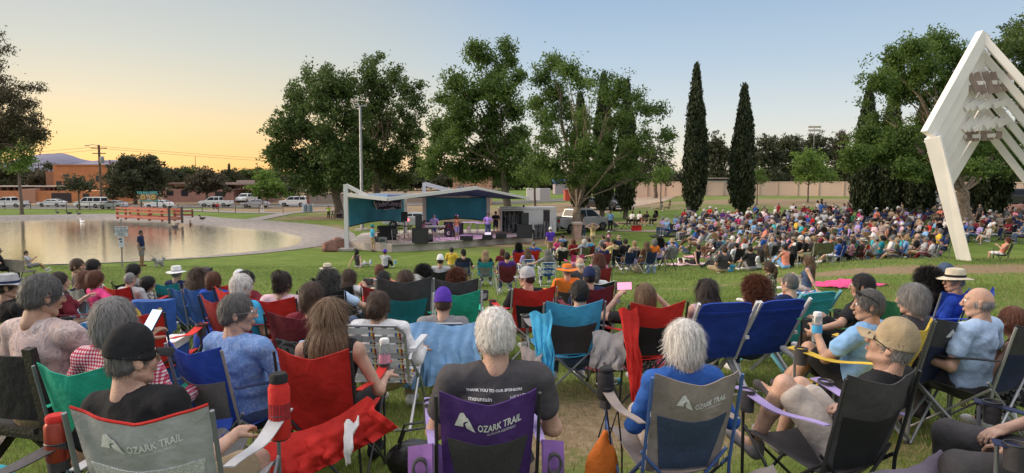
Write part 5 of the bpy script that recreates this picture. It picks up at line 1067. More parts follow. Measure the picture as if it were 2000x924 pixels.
def hair_geo(st):
 s = SDF(.007,.02); S = lambda *a,**k: strands(*a,**k)
 if st in ('short','cropped','bob','grey_short','under'):
  t = {'short': .013,'cropped': .005,'bob': .022,'grey_short': .022,'under': .006}[st]
  s.ell((0,-.014,.022),(.077 + t,.097 + t,.101 + t)); s.ell((0,-.045,-.03 if st in ('bob','grey_short') else -.022),(.070 + t,.062 + t,.06 + t) if st in ('bob','grey_short') else (.070 + t * .6,.060 + t * .6,.048))
  if st == 'bob': s.ell((0,-.03,-.045),(.088,.075,.07),k=.03)
  face_cut(s); s.ell((0,.06,-.10),(.12,.10,.10),k=.01,sub=True)
  for x in (-1,1): s.ell((x * .095,-.008,-.012),(.02,.024,.034),k=.006,sub=True) if st != 'bob' else None
  if st == 'under': s.cut((0,0,.03),(0,-.2,-1)); s.cut((0,0,-.075),(0,.1,1))
  g = noisy(s.mesh(),.004 if st != 'cropped' else .001); n = {'short': 3400,'cropped': 900,'bob': 3800,'grey_short': 4200,'under': 800}[st]
  return cat([g,S(g[0],g[1],n,{'short': .015,'cropped': .010,'bob': .05,'grey_short': .026,'under': .02}[st],.0026,down=.6 if st != 'bob' else 1,wob=.35)])
 if st == 'bald':
  s.ell((0,-.020,-.012),(.0845,.092,.055)); s.ell((0,.14,-.02),(.14,.12,.14),k=.01,sub=True); s.ell((0,-.005,.085),(.075,.10,.06),k=.01,sub=True)
  g = noisy(s.mesh(),.002); return cat([g,S(g[0],g[1],900,.02,.003,down=1,wob=.4)])
 if st in ('long','wavy','longer'):
  s.ell((0,-.014,.022),(.094,.112,.116)); s.ell((0,-.06,-.06),(.098,.060,.10),k=.03); L = {'long': -.26,'wavy': -.20,'longer': -.40}[st]; wv = .115 if st == 'wavy' else .085
  s.cap((-.045,-.078,-.10),(-.055,-.098,L),.058,.038,.04); s.cap((.045,-.078,-.10),(.055,-.098,L),.058,.038,.04); s.cap((0,-.085,-.10),(0,-.105,L - .02),.060,.042,.04)
  if st == 'wavy': s.ell((0,-.06,-.10),(.13,.07,.12),k=.04)
  if st == 'longer': s.cap((-.07,-.03,-.1),(-.13,-.02,-.30),.04,.025,.04); s.cap((.07,-.03,-.1),(.11,-.02,-.28),.04,.025,.04)
  face_cut(s); g = noisy(s.mesh(),.007 if st != 'wavy' else .014,45); return cat([g,S(g[0],g[1],5200,.10,.0032,down=1.8,wob=.12 if st != 'wavy' else .4,curl=.2 if st != 'wavy' else .8)])
 if st in ('curly','afro'):
  k = 1.0 if st == 'curly' else 1.1
  s.ell((0,-.02,.02),(.105 * k,.120 * k,.118)); s.ell((0,-.06,-.07),(.118 * k,.075,.09),k=.03); s.cap((-.05,-.08,-.1),(-.06,-.08,-.15),.055,.045,.04); s.cap((.05,-.08,-.1),(.06,-.08,-.15),.055,.045,.04)
  face_cut(s); g = noisy(s.mesh(),.022,38); return cat([g,S(g[0],g[1],5200,.04,.005,down=.3,wob=1.3,curl=1.0)])
 if st in ('bun','pony','updo'):
  s.ell((0,-.014,.022),(.086,.106,.111)); s.ell((0,-.05,-.03),(.076,.060,.06)); face_cut(s)
  if st == 'bun': s.ell((0,-.115,.00),(.045,.038,.042),k=.01)
  elif st == 'updo': s.ell((0,-.075,.085),(.058,.06,.052),k=.02); s.cap((0,-.07,.12),(.02,-.08,.155),.022,.006)
  else: s.ell((0,-.115,.035),(.026,.028,.026),k=.01); s.cap((0,-.13,.03),(0,-.155,-.06),.026,.032,.02); s.cap((0,-.155,-.06),(0,-.14,-.2),.032,.012,.02)
  g = noisy(s.mesh(),.004); return cat([g,S(g[0],g[1],2600,.05,.0035,down=.9,wob=.25)])
def hat_parts(kind_):
 """list of (name, geometry, colour slot)"""
 if kind_ in ('cap','capback'):
  s = SDF(.006,.02); s.ell((0,-.014,.045),(.087,.108,.110)); s.ell((0,.0,.10),(.06,.075,.062),k=.05); s.ell((0,-.014,.01),(.092,.110,.05)); s.cut((0,0,.006),(0,.22,1)); s.ell((0,-.012,.020),(.085,.101,.084),k=.004,sub=True); c = s.mesh()
  mb = MB(); mb.sheet(lambda u,v: ((u - .5) * .165 * (1 - .12 * v),.078 + math.sqrt(max(0,1 - (2 * u - 1) ** 2 * .72)) * (.010 + .098 * v) ,.034 - .016 * v - .9 * (u - .5) ** 2 * .09),10,5,.004)
  b = MB(); b.ball((0,-.004,.168),.008,6)
  return [('cap_crown',c,0),('brim',mb,1),('button',b,1)]
 if kind_ in ('sunhat','fedora','straw','bucket','wide'):
  bw = {'sunhat': .09,'fedora': .062,'straw': .085,'bucket': .05,'wide': .11}[kind_]; hc = {'sunhat': .11,'fedora': .105,'straw': .10,'bucket': .09,'wide': .09}[kind_]; c = MB(); n = 24; rx,ry = .090,.106
  prof = [(1.02,0),(1.0,hc * .3),(.95,hc * .75),(.86,hc * .95),(.6,hc * 1.02),(.3,hc * (.96 if kind_ != 'bucket' else 1.0)),(.02,hc * (.9 if kind_ != 'bucket' else 1.0))]
  vs = [(math.cos(6.2832 * k / n) * rx * r,-.012 + math.sin(6.2832 * k / n) * ry * r,.045 + z) for r,z in prof for k in range(n)]; c.add(vs,[(i * n + k,i * n + (k + 1) % n,(i + 1) * n + (k + 1) % n,(i + 1) * n + k) for i in range(len(prof) - 1) for k in range(n)])
  dr = -.018 if kind_ != 'bucket' else -.045
  def bf(u,v): a = u * 6.2832; r = v * bw; return (math.cos(a) * (rx + r),-.012 + math.sin(a) * (ry + r),.048 + dr * v + .012 * v * math.cos(2 * a) * (2 if kind_ == 'fedora' else .7))
  b = MB(); b.sheet(bf,32,4,.004); bd = MB(); bd.sheet(lambda u,v: (math.cos(u * 6.2832) * (rx * 1.03),-.012 + math.sin(u * 6.2832) * ry * 1.03,.05 + v * .026),28,1,.003)
  return [('hat_crown',c,0),('brim',b,0),('hat_band',bd,1)]
 if kind_ == 'visor':
  mb = MB(); mb.sheet(lambda u,v: (math.cos(u * 6.2832) * .088,-.012 + math.sin(u * 6.2832) * .106,.04 + v * .03),24,1,.004); b = MB(); b.sheet(lambda u,v: ((u - .5) * .17,.07 + math.sqrt(max(0,1 - (2 * u - 1) ** 2 * .72)) * (.012 + .08 * v),.045 - .012 * v),10,4,.004); return [('visor_band',mb,0),('brim',b,0)]
 if kind_ == 'headband':
  mb = MB(); mb.sheet(lambda u,v: (math.cos(math.pi * u) * .1,-.0 + v * .02,.03 + math.sin(math.pi * u) * .108),20,1,.004); return [('headband',mb,0)]
 if kind_ == 'shades':   # sunglasses pushed up
  mb = MB()
  for x in (-.034,.034): mb.ball((x,.075,.098),.027,8,(1,.25,.8))
  mb.tube([(-.03,.082,.1),(.03,.082,.1)],.004,5)
  for x in (-1,1): mb.tube([(x * .06,.07,.1),(x * .092,.0,.075),(x * .092,-.06,.03)],.0035,5)
  return [('sunglasses',mb,0)]
 if kind_ == 'glasses':
  mb = MB()
  for x in (-.032,.032): mb.tube([(x + math.cos(a / 10 * 6.283) * .023,.115,.012 + math.sin(a / 10 * 6.283) * .018) for a in range(11)],.0028,5)
  mb.tube([(-.01,.118,.016),(.01,.118,.016)],.0025,5)
  for x in (-1,1): mb.tube([(x * .055,.112,.016),(x * .088,.03,.012),(x * .09,-.02,.0)],.0026,5)
  return [('glasses',mb,0)]
def hairmat(name,c):
 if name in MC: return MC[name]
 m = bpy.data.materials.new(name); m.use_nodes = True; t = m.node_tree; p = t.nodes['Principled BSDF']; co = N(t,'ShaderNodeTexCoord'); mp = N(t,'ShaderNodeMapping'); mp.inputs['Scale'].default_value = (90,90,9); t.links.new(co.outputs['Object'],mp.inputs[0]); n = N(t,'ShaderNodeTexNoise'); n.inputs['Scale'].default_value = 1; n.inputs['Detail'].default_value = 3; t.links.new(mp.outputs[0],n.inputs[0])
 t.links.new(ramp(t,[(.3,tuple(q * .55 for q in c)),(.7,tuple(min(1,q * 1.5) for q in c))],n.outputs[0]),p.inputs[0]); p.inputs['Roughness'].default_value = .5; p.inputs['Specular IOR Level'].default_value = .35; b = N(t,'ShaderNodeBump'); b.inputs['Strength'].default_value = .5; b.inputs['Distance'].default_value = .004; t.links.new(n.outputs[0],b.inputs['Height']); t.links.new(b.outputs[0],p.inputs['Normal']); MC[name] = m; return m
HAIRC = {'black': (.012,.010,.010),'dark': (.028,.018,.013),'brown': (.06,.033,.02),'auburn': (.12,.04,.02),'light brown': (.15,.09,.05),'blonde': (.38,.26,.14),'grey': (.20,.19,.185),'dark grey': (.09,.085,.082),'white': (.62,.59,.56),'red': (.28,.08,.03)}
SKIN = [(.50,.30,.22),(.42,.24,.165),(.33,.18,.115),(.20,.10,.062)]
def skin(i):
 nme = f'skin_{i}'
 if nme in MC: return MC[nme]
 m = mat(nme,SKIN[i],.52,.16,11,.25,110); p = m.node_tree.nodes['Principled BSDF']; p.inputs['Subsurface Weight'].default_value = .08; p.inputs['Subsurface Radius'].default_value = (.02,.008,.004); return m
CL = {'black': (.018,.018,.02),'charcoal': (.07,.065,.07),'grey': (.24,.23,.24),'light grey': (.42,.42,.44),'white': (.72,.71,.72),'cream': (.58,.52,.40),'navy': (.02,.03,.085),'blue': (.03,.10,.36),'royal blue': (.025,.07,.42),'light blue': (.22,.40,.66),'pale blue': (.42,.55,.74),'sky blue': (.06,.38,.66),'turquoise': (.05,.42,.48),'teal': (.02,.24,.30),'green': (.04,.22,.09),'jade': (.02,.36,.24),'olive': (.12,.12,.06),'neon': (.55,.75,.12),'yellow': (.68,.46,.06),'pale yellow': (.62,.52,.24),'orange': (.78,.20,.03),'salmon': (.75,.26,.18),'red': (.55,.025,.02),'dark red': (.26,.02,.025),'maroon': (.15,.018,.03),'pink': (.70,.30,.42),'hot pink': (.68,.06,.22),'magenta': (.50,.03,.25),'pale pink': (.66,.46,.52),'lavender': (.36,.28,.55),'purple': (.075,.028,.17),'violet': (.09,.04,.36),'brown': (.13,.07,.045),'khaki': (.36,.28,.18),'tan': (.40,.30,.21),'taupe': (.30,.25,.23),'denim': (.06,.09,.16),'jeans': (.09,.13,.22),'beige': (.46,.40,.36)}
def cloth(c):
 if not isinstance(c,str): return c
 return mat('cloth_' + c.replace(' ','_'),CL[c],.9,.12,9,.9,10,spec=.2)
def patt(name,cols,scale=30,kind_='voronoi',rough=.9):
 if name in MC: return MC[name]
 m = bpy.data.materials.new(name); m.use_nodes = True; t = m.node_tree; p = t.nodes['Principled BSDF']; co = N(t,'ShaderNodeTexCoord'); p.inputs['Roughness'].default_value = rough; p.inputs['Specular IOR Level'].default_value = .2
 if kind_ == 'check':
  s_ = N(t,'ShaderNodeSeparateXYZ'); t.links.new(co.outputs['Object'],s_.inputs[0]); f = []
  for a in ('X','Z'): f.append(mth(t,'GREATER_THAN',mth(t,'SINE',mth(t,'MULTIPLY',s_.outputs[a],scale)),0.0))
  v = mth(t,'MULTIPLY',mth(t,'ADD',f[0],f[1]),.5); c = ramp(t,[(0,cols[0]),(.5,cols[1]),(1,cols[2])],v); t.links.new(c,p.inputs[0])
 elif kind_ == 'floral':
  vn = N(t,'ShaderNodeTexNoise'); vn.inputs['Scale'].default_value = scale * .5; vn.inputs['Detail'].default_value = 2; vn.inputs['Distortion'].default_value = 1.6; t.links.new(co.outputs['Object'],vn.inputs[0]); c = ramp(t,[(.44,cols[0]),(.48,cols[1]),(.56,cols[-1]),(.60,cols[0])],vn.outputs[0]); t.links.new(c,p.inputs[0])
 elif kind_ == 'stripe':
  s_ = N(t,'ShaderNodeSeparateXYZ'); t.links.new(co.outputs['Object'],s_.inputs[0]); v = mth(t,'FRACT',mth(t,'MULTIPLY',s_.outputs['Z'],scale)); c = ramp(t,[(.0,cols[0]),(.5,cols[1])],v); c.node.color_ramp.interpolation = 'CONSTANT'; t.links.new(c,p.inputs[0])
 else:
  vn = N(t,'ShaderNodeTexVoronoi'); vn.inputs['Scale'].default_value = scale; t.links.new(co.outputs['Object'],vn.inputs['Vector']); s_ = N(t,'ShaderNodeSeparateColor'); t.links.new(vn.outputs['Color'],s_.inputs[0]); c = ramp(t,[(i / len(cols) + .001,q) for i,q in enumerate(cols)],s_.outputs[0]); c.node.color_ramp.interpolation = 'CONSTANT'; t.links.new(c,p.inputs[0])
 MC[name] = m; return m
EYEW = mat('eye_white',(.7,.68,.66),.2,0); EYED = mat('eye_dark',(.02,.012,.01),.15,0)
def geo_mesh(name,g,m,smooth=True):
 if isinstance(g,MB): return g.mesh(name,m,smooth)
 V,Q = g; return fast_mesh(name,V,Q,m,smooth)
GC = {}
def shared(key,fn):
 if key not in GC: GC[key] = fn()
 return GC[key]
def setmat(o,m):
 if o.data.materials: o.material_slots[0].link = 'OBJECT'; o.material_slots[0].material = m
SHOE = shoe_geo(); MCACHE = {}
def mesh_for(key,fn,name,m):
 """meshes shared between people of the same pose; the colour lives on the object"""
 if key not in MCACHE: MCACHE[key] = geo_mesh(name,fn(),MC['eye_dark'])
 return MCACHE[key]
def person(loc,rz,label,hair=('short','brown'),shirt='grey',pants='jeans',hat=None,hatc=('white','black'),pose='sit',arms=('lap','lap'),legs=('sit','sit'),rec=14,seat=None,hyaw=0,hpitch=0,lean=0,b=1.0,fem=False,child=False,sk=0,sleeve='short',plen='long',shoes='white',s=1.0,vox=.02,extra=(),cat_='person',group=None,name='person',curl=.5):
 if child: s *= .68
 key = (pose,arms if not isinstance(arms,list) else str(arms),str(legs),rec,seat,hyaw,hpitch,lean,b,fem,child,vox,curl); key = str(key); J = skeleton(pose,arms,legs,rec,seat,hyaw,hpitch,lean,b,fem)
 bo = link(name,mesh_for('b' + key,lambda: body_geo(J,vox,b,fem,child,curl=curl),'body',None)); setmat(bo,skin(sk)); bo.location = loc; bo.rotation_euler = (0,0,rz); bo.scale = (s,s,s); tag(bo,label,cat_,group)
 def part(nm,key_,fn,m,mtx=None,par=None): o = link(nm,mesh_for(key_,fn,nm,None),par or bo); setmat(o,m); (setattr(o,'matrix_local',mtx) if mtx is not None else None); return o
 part('shirt' if sleeve != 'none' else 'top','s' + key + sleeve,lambda: shirt_geo(J,min(vox,.018),b,fem,sleeve),cloth(shirt))
 part('shorts' if plen == 'short' else 'trousers','p' + key + plen,lambda: pants_geo(J,min(vox,.018),b,fem,plen),cloth(pants))
 if shoes:
  for sd in (-1,1): part('shoe','shoe',lambda: SHOE,cloth(shoes),Matrix.Translation(J['an',sd]) @ frame(foot_dir(J,sd),(0,0,1)).to_4x4())
 HM = Matrix.Translation(J['head']) @ J['hrot'].to_4x4()
 if hair: part('hair','hair' + hair[0],lambda: hair_geo(hair[0]),hairmat('hair_' + hair[1].replace(' ','_'),HAIRC[hair[1]]),HM @ Matrix.Scale(.97 if hat else 1,4))
 for h,hc in ([(hat,hatc)] if hat else []) + [x for x in extra if isinstance(x,tuple)]:
  root_ = None
  for i,(nm,g,sl_) in enumerate(shared('hat' + h,lambda: hat_parts(h))):
   M_ = HM @ (Matrix.Rotation(R(180),4,'Z') if h == 'capback' else Matrix.Identity(4)); o = part(nm,'hat' + h + nm,lambda: g,cloth(hc[min(sl_,len(hc) - 1)]),M_ if root_ is None else Matrix.Identity(4),root_)
   if root_ is None: root_ = o
 if vox < .013:
  for x in (-1,1):
   ey = part('eye','eye',lambda: MB().ball((0,0,0),.0125,10),EYEW,HM @ Matrix.Translation((x * .031,.0850,.012))); part('iris','iris',lambda: MB().ball((0,0,0),.0062,8,(1,.45,1)),EYED,Matrix.Translation((0,.0112,0)),ey)
 bo['_h'] = J['head'].z + .12
 del bo['_h']
 return bo,J
def headtop(pose,rec,seat=None,lean=0,hat=None):
 J = skeleton(pose,rec=rec,seat=seat,lean=lean); return J['head'].z + .125 + (.02 if hat else 0)
# sculpture
def sculpture():
 W = mat('sculpture_white',(.78,.75,.73),.55,.06,.8,.12,40); b = ground(1885,21.3); e = empty('white_sculpture',b,0,'towering white angular sculpture of nested pointed frames, standing on one sloping leg','sculpture')
 def bm(a,c,w_,d_,nm='beam',m=W): mb = MB(); mb.bar(Vector(a) - b,Vector(c) - b,d_,w_); return mb.build(nm,m,e)
 up = Vector((0,0,1)); foot = at(1888,524,21.3); kn = at(1822,268,21.2)
 A,B_ = foot - b,kn - b; d = (B_ - A).normalized(); n_ = Vector((d.z,0,-d.x)); dp = Vector((0,1,0)); mb = MB(); vs = []
 for p,w0 in ((A,.30),(B_,.42)):
  for sx_,sy in ((-.5,0),(.05,-.30),(.5,0),(-.1,.34)): q = p + n_ * w0 * sx_ * 1.3 + dp * sy; vs.append(q)
 mb.add(vs,[(3,2,1,0),(4,5,6,7)] + [(i,(i + 1) % 4,(i + 1) % 4 + 4,i + 4) for i in range(4)]); mb.build('leg',W,e)
 rf = at(2130,560,20.0); rk = at(2109,268,20.4); bm(rf,rk,.55,.5,'leg')
 for k in range(6):
  K = at(1812 + 6 * k,262 + 21 * k,21.2 + .16 * k); Ap = at(1918,72 + 34 * k,21.5 + .3 * k); RK = at(2099 - 3 * k,275 + 36 * k,20.3 + .3 * k)
  bm(K,Ap + (Ap - K).normalized() * .1,.34,.26); bm(Ap + (Ap - RK).normalized() * .1,RK,.20,.24)
 SB = mat('sculpture_brown',(.30,.22,.19),.7,.15,3)
 for j,(y0,y1,sl_,m,nn) in enumerate(((158,176,-30,SB,7),(200,212,32,W,7),(238,250,18,W,8),(262,270,-14,SB,6))):
  L0,R0 = at(1876 - j * 3,y0 + 6,21.6 + .2 * j),at(1978 - j * 8,y0 + 2,21.5 + .2 * j); bm(L0,R0,.12,.12,'cross_tie')
  for i in range(nn):
   t = (i + .6) / nn; c = L0.lerp(R0,t) + Vector((0,-.02 - .04 * (i % 2),0)); a = R(sl_ + i * 4); hl = (.75,.6,.62,.34)[j] * (1 - .6 * abs(t - .45)); dv = Vector((math.sin(a),.1,math.cos(a) if j in (0,3) else math.cos(a) * .5)).normalized() * hl; bm(c - dv * .5,c + dv * .5,.17,.05,'slat',m)
sculpture()
# chairs
POLE = mat('chair_tube_grey',(.20,.21,.23),.4,.05,metal=.4); POLEB = mat('chair_tube_black',(.03,.03,.035),.45,.05,metal=.2); POLEW = mat('chair_tube_white',(.62,.62,.64),.4,.03); POLES = mat('chair_tube_steel',(.42,.42,.45),.3,.04,metal=.6)
def fab(c): return mat('chair_fabric_' + c.replace(' ','_'),CL[c],.75,.16,4,.75,11,spec=.3) if isinstance(c,str) else c
BW = .245
def back_pt(u,v,off=0.0,ztop=.90,dip=.05):
 x = (u - .5) * 2 * (BW - .02 * v); s_ = math.sin(math.pi * u); cr = 1 - abs(2 * u - 1) ** 1.2
 z = ztop - dip * cr * (1 - v) - v * (ztop - .40); y = -.37 + v * .155 - .055 * s_ * (.35 + .65 * math.sin(math.pi * min(1,v + .25)))
 wr_ = .006 * noise.noise((u * 7,v * 6,1.3)) + .004 * math.sin(u * 19 + v * 9) * (1 - v); return Vector((x,y - off + wr_,z))
def quad_geo():
 G = {}
 G['backrest'] = MB().sheet(lambda u,v: back_pt(u,v),20,14,.005); G['mesh_panel'] = MB().sheet(lambda u,v: back_pt(.5 + (u - .5) * (.88 - .22 * v),.40 + .57 * v,.0045),16,10,.003)
 G['trim'] = MB().tube([back_pt(i / 20,0) + Vector((0,0,.003)) for i in range(21)],.0055,6)
 G['seat'] = MB().sheet(lambda u,v: Vector(((u - .5) * 2 * (.25 + .02 * v),-.20 + .46 * v,.40 + .035 * v - .075 * math.sin(math.pi * u) * math.sin(math.pi * (.15 + .7 * v)))),12,10,.005)
 for sd in (-1,1):
  G['armrest',sd] = MB().sheet(lambda u,v,sd=sd: Vector((sd * (.27 + (.045 + .035 * v) * (u - .2)) + sd * .02 * v,-.30 + .60 * v,.655 - .03 * math.sin(math.pi * v) + .006 * math.sin(v * 9))),5,12,.005)
  c = MB(); c.sheet(lambda u,v,sd=sd: Vector((sd * .315 + math.cos(u * 6.2832) * (.042 - .006 * v),.22 + math.sin(u * 6.2832) * (.042 - .006 * v),.662 - .11 * v)),18,3,.003); G['cup_holder',sd] = c
  r = MB(); r.tube([(sd * .315 + math.cos(a / 18 * 6.2832) * .043,.22 + math.sin(a / 18 * 6.2832) * .043,.663) for a in range(19)],.004,6); G['holder_ring',sd] = r
  G['back_post',sd] = MB().tube([(sd * .262,-.378,.885),(sd * .262,-.27,.45),(sd * .275,-.235,.02)],.0095,8); G['front_post',sd] = MB().tube([(sd * .288,.28,.64),(sd * .290,.27,.02)],.0095,8)
  G['leg',sd,0] = MB().tube([(sd * .278,-.25,.02),(sd * .292,.26,.46)],.009,8); G['leg',sd,1] = MB().tube([(sd * .292,.28,.02),(sd * .265,-.26,.46)],.009,8)
  G['leg',sd,2] = MB().tube([(sd * .275,-.26,.02),(-sd * .262,-.24,.50)],.009,8); G['leg',sd,3] = MB().tube([(sd * .29,.29,.02),(-sd * .285,.27,.44)],.009,8)
  for y in (-.24,.275): G['foot',sd,y] = MB().tube([(sd * .284,y,0),(sd * .284,y,.035)],.016,8)
 return G
QG = quad_geo(); ms_ = {}
def qmesh(key,smooth=True):
 if key not in ms_: ms_[key] = QG[key].mesh(key if isinstance(key,str) else key[0],EYED,smooth)
 return ms_[key]
def logo(par,col,u0,v0,wd,big=True):
 m = fab(col); mb = MB(); P = lambda x,y,o=.0075: back_pt(u0 + x * wd,v0 - y * wd * 1.0,o)
 tri = [(-.52,-.10),(-.43,.10),(-.38,.12),(-.335,.06),(-.31,.055),(-.20,-.13),(-.33,-.10),(-.36,-.04),(-.335,-.015),(-.30,.0),(-.35,.0),(-.385,-.03),(-.385,-.085)]
 f = MB();
 def put(V,Fc,o=.0078): f.add([P(v[0],v[1],o) for v in V],Fc)
 mb.add([P(x,y) for x,y in tri],[tuple(range(len(tri)))]); mb.build('logo',m,par)
 if big:
  V,Fc = text_geo('OZARK TRAIL',.105,.0025); put([(v.x * 1.02 + .17,v.y * 1.3 - .03 + .10 * (v.x)) for v in V],Fc); f.build('lettering',m,par)
  f = MB(); V,Fc = text_geo('OUTDOOR EQUIPMENT',.036,.0); put([(v.x * 1.15 + .20,v.y * 1.3 - .115 + .10 * v.x) for v in V],Fc); f.build('lettering',m,par)
def quad(loc,rz,label,main='red',panel=None,frame_=POLE,trim=None,arms=True,armc=None,s=1.0,nx=1.0,lg=None,lod=0,group=None,cat_='camp chair',name='camp_chair'):
 e = empty(name,loc,rz,label,cat_,group); e.scale = (s * nx,s,s)
 def P(nm,key,m,par=None): o = link(nm,qmesh(key),par or e); o.material_slots[0].link = 'OBJECT'; o.material_slots[0].material = m; return o
 M = fab(main); bk = P('backrest','backrest',M); P('seat','seat',M)
 if panel: P('mesh_panel','mesh_panel',mat('chair_mesh_' + panel.replace(' ','_'),tuple(c * .85 for c in CL[panel]),.95,.2,140,.3,500) if isinstance(panel,str) else panel)
 if trim: P('piping','trim',fab(trim),bk)
 for sd in (-1,1):
  P('back_post',('back_post',sd),frame_)
  for j in ((0,1,2,3) if lod < 2 else (1,2)): P('leg',('leg',sd,j),frame_)
  if lod < 2: P('front_post',('front_post',sd),frame_)
  if arms and lod < 2:
   a = P('armrest',('armrest',sd),fab(armc) if armc else M)
   if lod < 1: P('cup_holder',('cup_holder',sd),fab('charcoal'),a); P('holder_ring',('holder_ring',sd),POLEB,a)
  if lod < 1:
   for y in (-.24,.275): P('foot',('foot',sd,y),POLEB)
 if lg: logo(bk,*lg)
 return e
def lawn(loc,rz,label,w1='white',w2='blue',frame_=POLES,s=1.0,multi=False,group=None):
 e = empty('lawn_chair',loc,rz,label,'lawn chair',group); e.scale = (s,s,s); tp = .80; bw = .24
 for sd in (-1,1):
  mb = MB(); mb.tube([(sd * .27,.30,.02),(sd * .27,.08,.30),(sd * .27,-.28,.56),(sd * .27,-.26,.58),(sd * .27,.28,.58)],.012,8); mb.build('side_frame',frame_,e,smooth=True); mb = MB(); mb.tube([(sd * .265,-.30,.02),(sd * .265,.24,.56)],.012,8); mb.build('leg',frame_,e,smooth=True)
  mb = MB(); mb.box((sd * .27,.02,.60),(.05,.46,.025)); mb.build('armrest',POLEW,e)
 mb = MB(); mb.tube([(-bw,-.17,.34),(-bw,-.31,tp - .06),(-bw + .05,-.33,tp),(bw - .05,-.33,tp),(bw,-.31,tp - .06),(bw,-.17,.34)],.012,8); mb.build('back_frame',frame_,e,smooth=True)
 mb = MB(); mb.tube([(-.25,-.2,.34),(-.25,.25,.38),(.25,.25,.38),(.25,-.2,.34)],.012,8); mb.build('seat_frame',frame_,e,smooth=True); mb = MB(); mb.tube([(-.265,-.29,.03),(.265,-.29,.03)],.011,8); mb.build('stretcher',frame_,e)
 B = lambda u,v,o: Vector((-bw + 2 * bw * u,-.33 + .15 * v - o,tp - .01 - v * (tp - .36))); S = lambda u,v,o: Vector((-.25 + .5 * u,-.2 + .45 * v,.35 + .04 * v - .02 * math.sin(3.14 * v) - o))
 cols = [('white','blue','yellow','red')[i % 4] for i in range(8)]
 for fn,nm,nv,nh in ((B,'webbing',5,7),(S,'seat_webbing',5,6)):
  for i in range(nv):
   u = (i + .5) / nv; c = w2 if (i in (1,2,3)) else w1
   if multi:
    for dx,cc in ((-.03,'blue'),(0,'yellow'),(.03,'dark red')) if i % 2 == 0 else ((0,'light grey'),): mb = MB(); hw_ = .014 if i % 2 == 0 else .04; mb.sheet(lambda a,v: fn(u + dx + (a - .5) * hw_ * 2,v,.003 * (1 if (int(v * nh)) % 2 else -1)),1,nh * 3,.002); mb.build(nm,fab(cc),e)
   else: mb = MB(); mb.sheet(lambda a,v: fn(u + (a - .5) * .15,v,.003 * (1 if (int(v * nh + i)) % 2 else -1)),1,nh * 3,.002); mb.build(nm,fab(c),e)
  for j in range(nh): v = (j + .5) / nh; c = 'white' if (multi or j % 3) else w2; mb = MB(); mb.sheet(lambda a,b_: fn(a,v + (b_ - .5) * .11,.003 * (1 if (int(a * nv + j)) % 2 else -1)),nv * 3,1,.002); mb.build(nm,fab('light grey' if multi and j % 2 else c),e)
 return e
def beach(loc,rz,label,col='blue',frame_=POLEW,s=1.0,group=None):
 e = empty('folding_chair',loc,rz,label,'folding chair',group); e.scale = (s,s,s)
 mb = MB(); mb.sheet(lambda u,v: Vector(((u - .5) * .50 * (1 - .10 * (1 - v) ** 6),-.44 + .32 * v - .018 * math.sin(3.14 * u),.88 - .02 * (2 * abs(u - .5)) ** 5 * (1 - v) - .56 * v)),14,10,.012); bk = mb.build('backrest',fab(col),e,smooth=True)
 mb = MB(); mb.sheet(lambda u,v: Vector(((u - .5) * .49,-.445 + .32 * .16 + .02 * v - .018 * math.sin(3.14 * u) - .012,.79 - .03 * v)),10,2,.006); mb.build('headrest_seam',fab(col),bk)
 mb = MB(); mb.sheet(lambda u,v: Vector(((u - .5) * .48,-.12 + .44 * v,.32 + .04 * v - .03 * math.sin(3.14 * v))),8,6,.01); mb.build('seat',fab(col),e,smooth=True)
 for sd in (-1,1):
  x = sd * .265; mb = MB(); mb.bar((x,-.46,.88),(x,-.10,.30),.022,.03); mb.build('back_rail',frame_,e); mb = MB(); mb.bar((x * 1.06,-.28,.53),(x * 1.06,.30,.50),.035,.03); mb.build('armrest',frame_,e)
  mb = MB(); mb.bar((x * 1.06,.24,.49),(x * 1.06,-.34,.02),.025,.03); mb.build('leg',frame_,e); mb = MB(); mb.bar((x * 1.10,-.22,.52),(x * 1.10,.34,.02),.025,.03); mb.build('leg',frame_,e)
  mb = MB(); mb.bar((x,-.12,.31),(x,.34,.36),.02,.03); mb.build('seat_rail',frame_,e)
 mb = MB(); mb.bar((-.28,-.33,.03),(.28,-.33,.03),.025,.03); mb.build('stretcher',frame_,e); return e
def director(loc,rz,label,s=1.0):
 e = empty('folding_chair',loc,rz,label,'folding chair'); K = mat('black_wood',(.016,.013,.012),.55,.2,12,.3,60); e.scale = (s,s,s)
 mb = MB(); mb.sheet(lambda u,v: Vector(((u - .5) * .54,-.30 + .05 * v - .03 * math.sin(3.14 * u),.90 - .34 * v)),10,6,.01); bk = mb.build('backrest',fab('black'),e,smooth=True)
 mb = MB(); mb.box((-.12,-.335,.80),(.07,.004,.028)); mb.build('yellow_label',fab('yellow'),bk)
 for sd in (-1,1):
  x = sd * .29; mb = MB(); mb.bar((x,-.32,.95),(x,-.16,.10),.04,.055); mb.build('back_post',K,e); mb = MB(); mb.bar((x,.30,.62),(x,-.35,.02),.04,.055); mb.build('leg',K,e); mb = MB(); mb.bar((x,-.25,.60),(x,.32,.62),.06,.03); mb.build('armrest',K,e); mb = MB(); mb.bar((x,.0,.46),(x,.34,.02),.035,.05); mb.build('leg',K,e)
 mb = MB(); mb.box((0,.02,.44),(.54,.44,.03)); mb.build('seat',K,e)
 for y,z in ((-.30,.52),(-.26,.24),(-.28,.14)): mb = MB(); mb.bar((-.28,y,z),(.28,y,z),.025,.03); mb.build('stretcher',K,e)
 return e
def drape(loc,rz,label,fn,m,name='jacket',cat_='jacket',nu=26,nv=20,th=.008,s=1.0):
 mb = MB(); mb.sheet(fn,nu,nv,th); o = mb.build(name,m,None,loc,smooth=True); o.rotation_euler = (0,0,rz); o.scale = (s,s,s); tag(o,label,cat_); return o
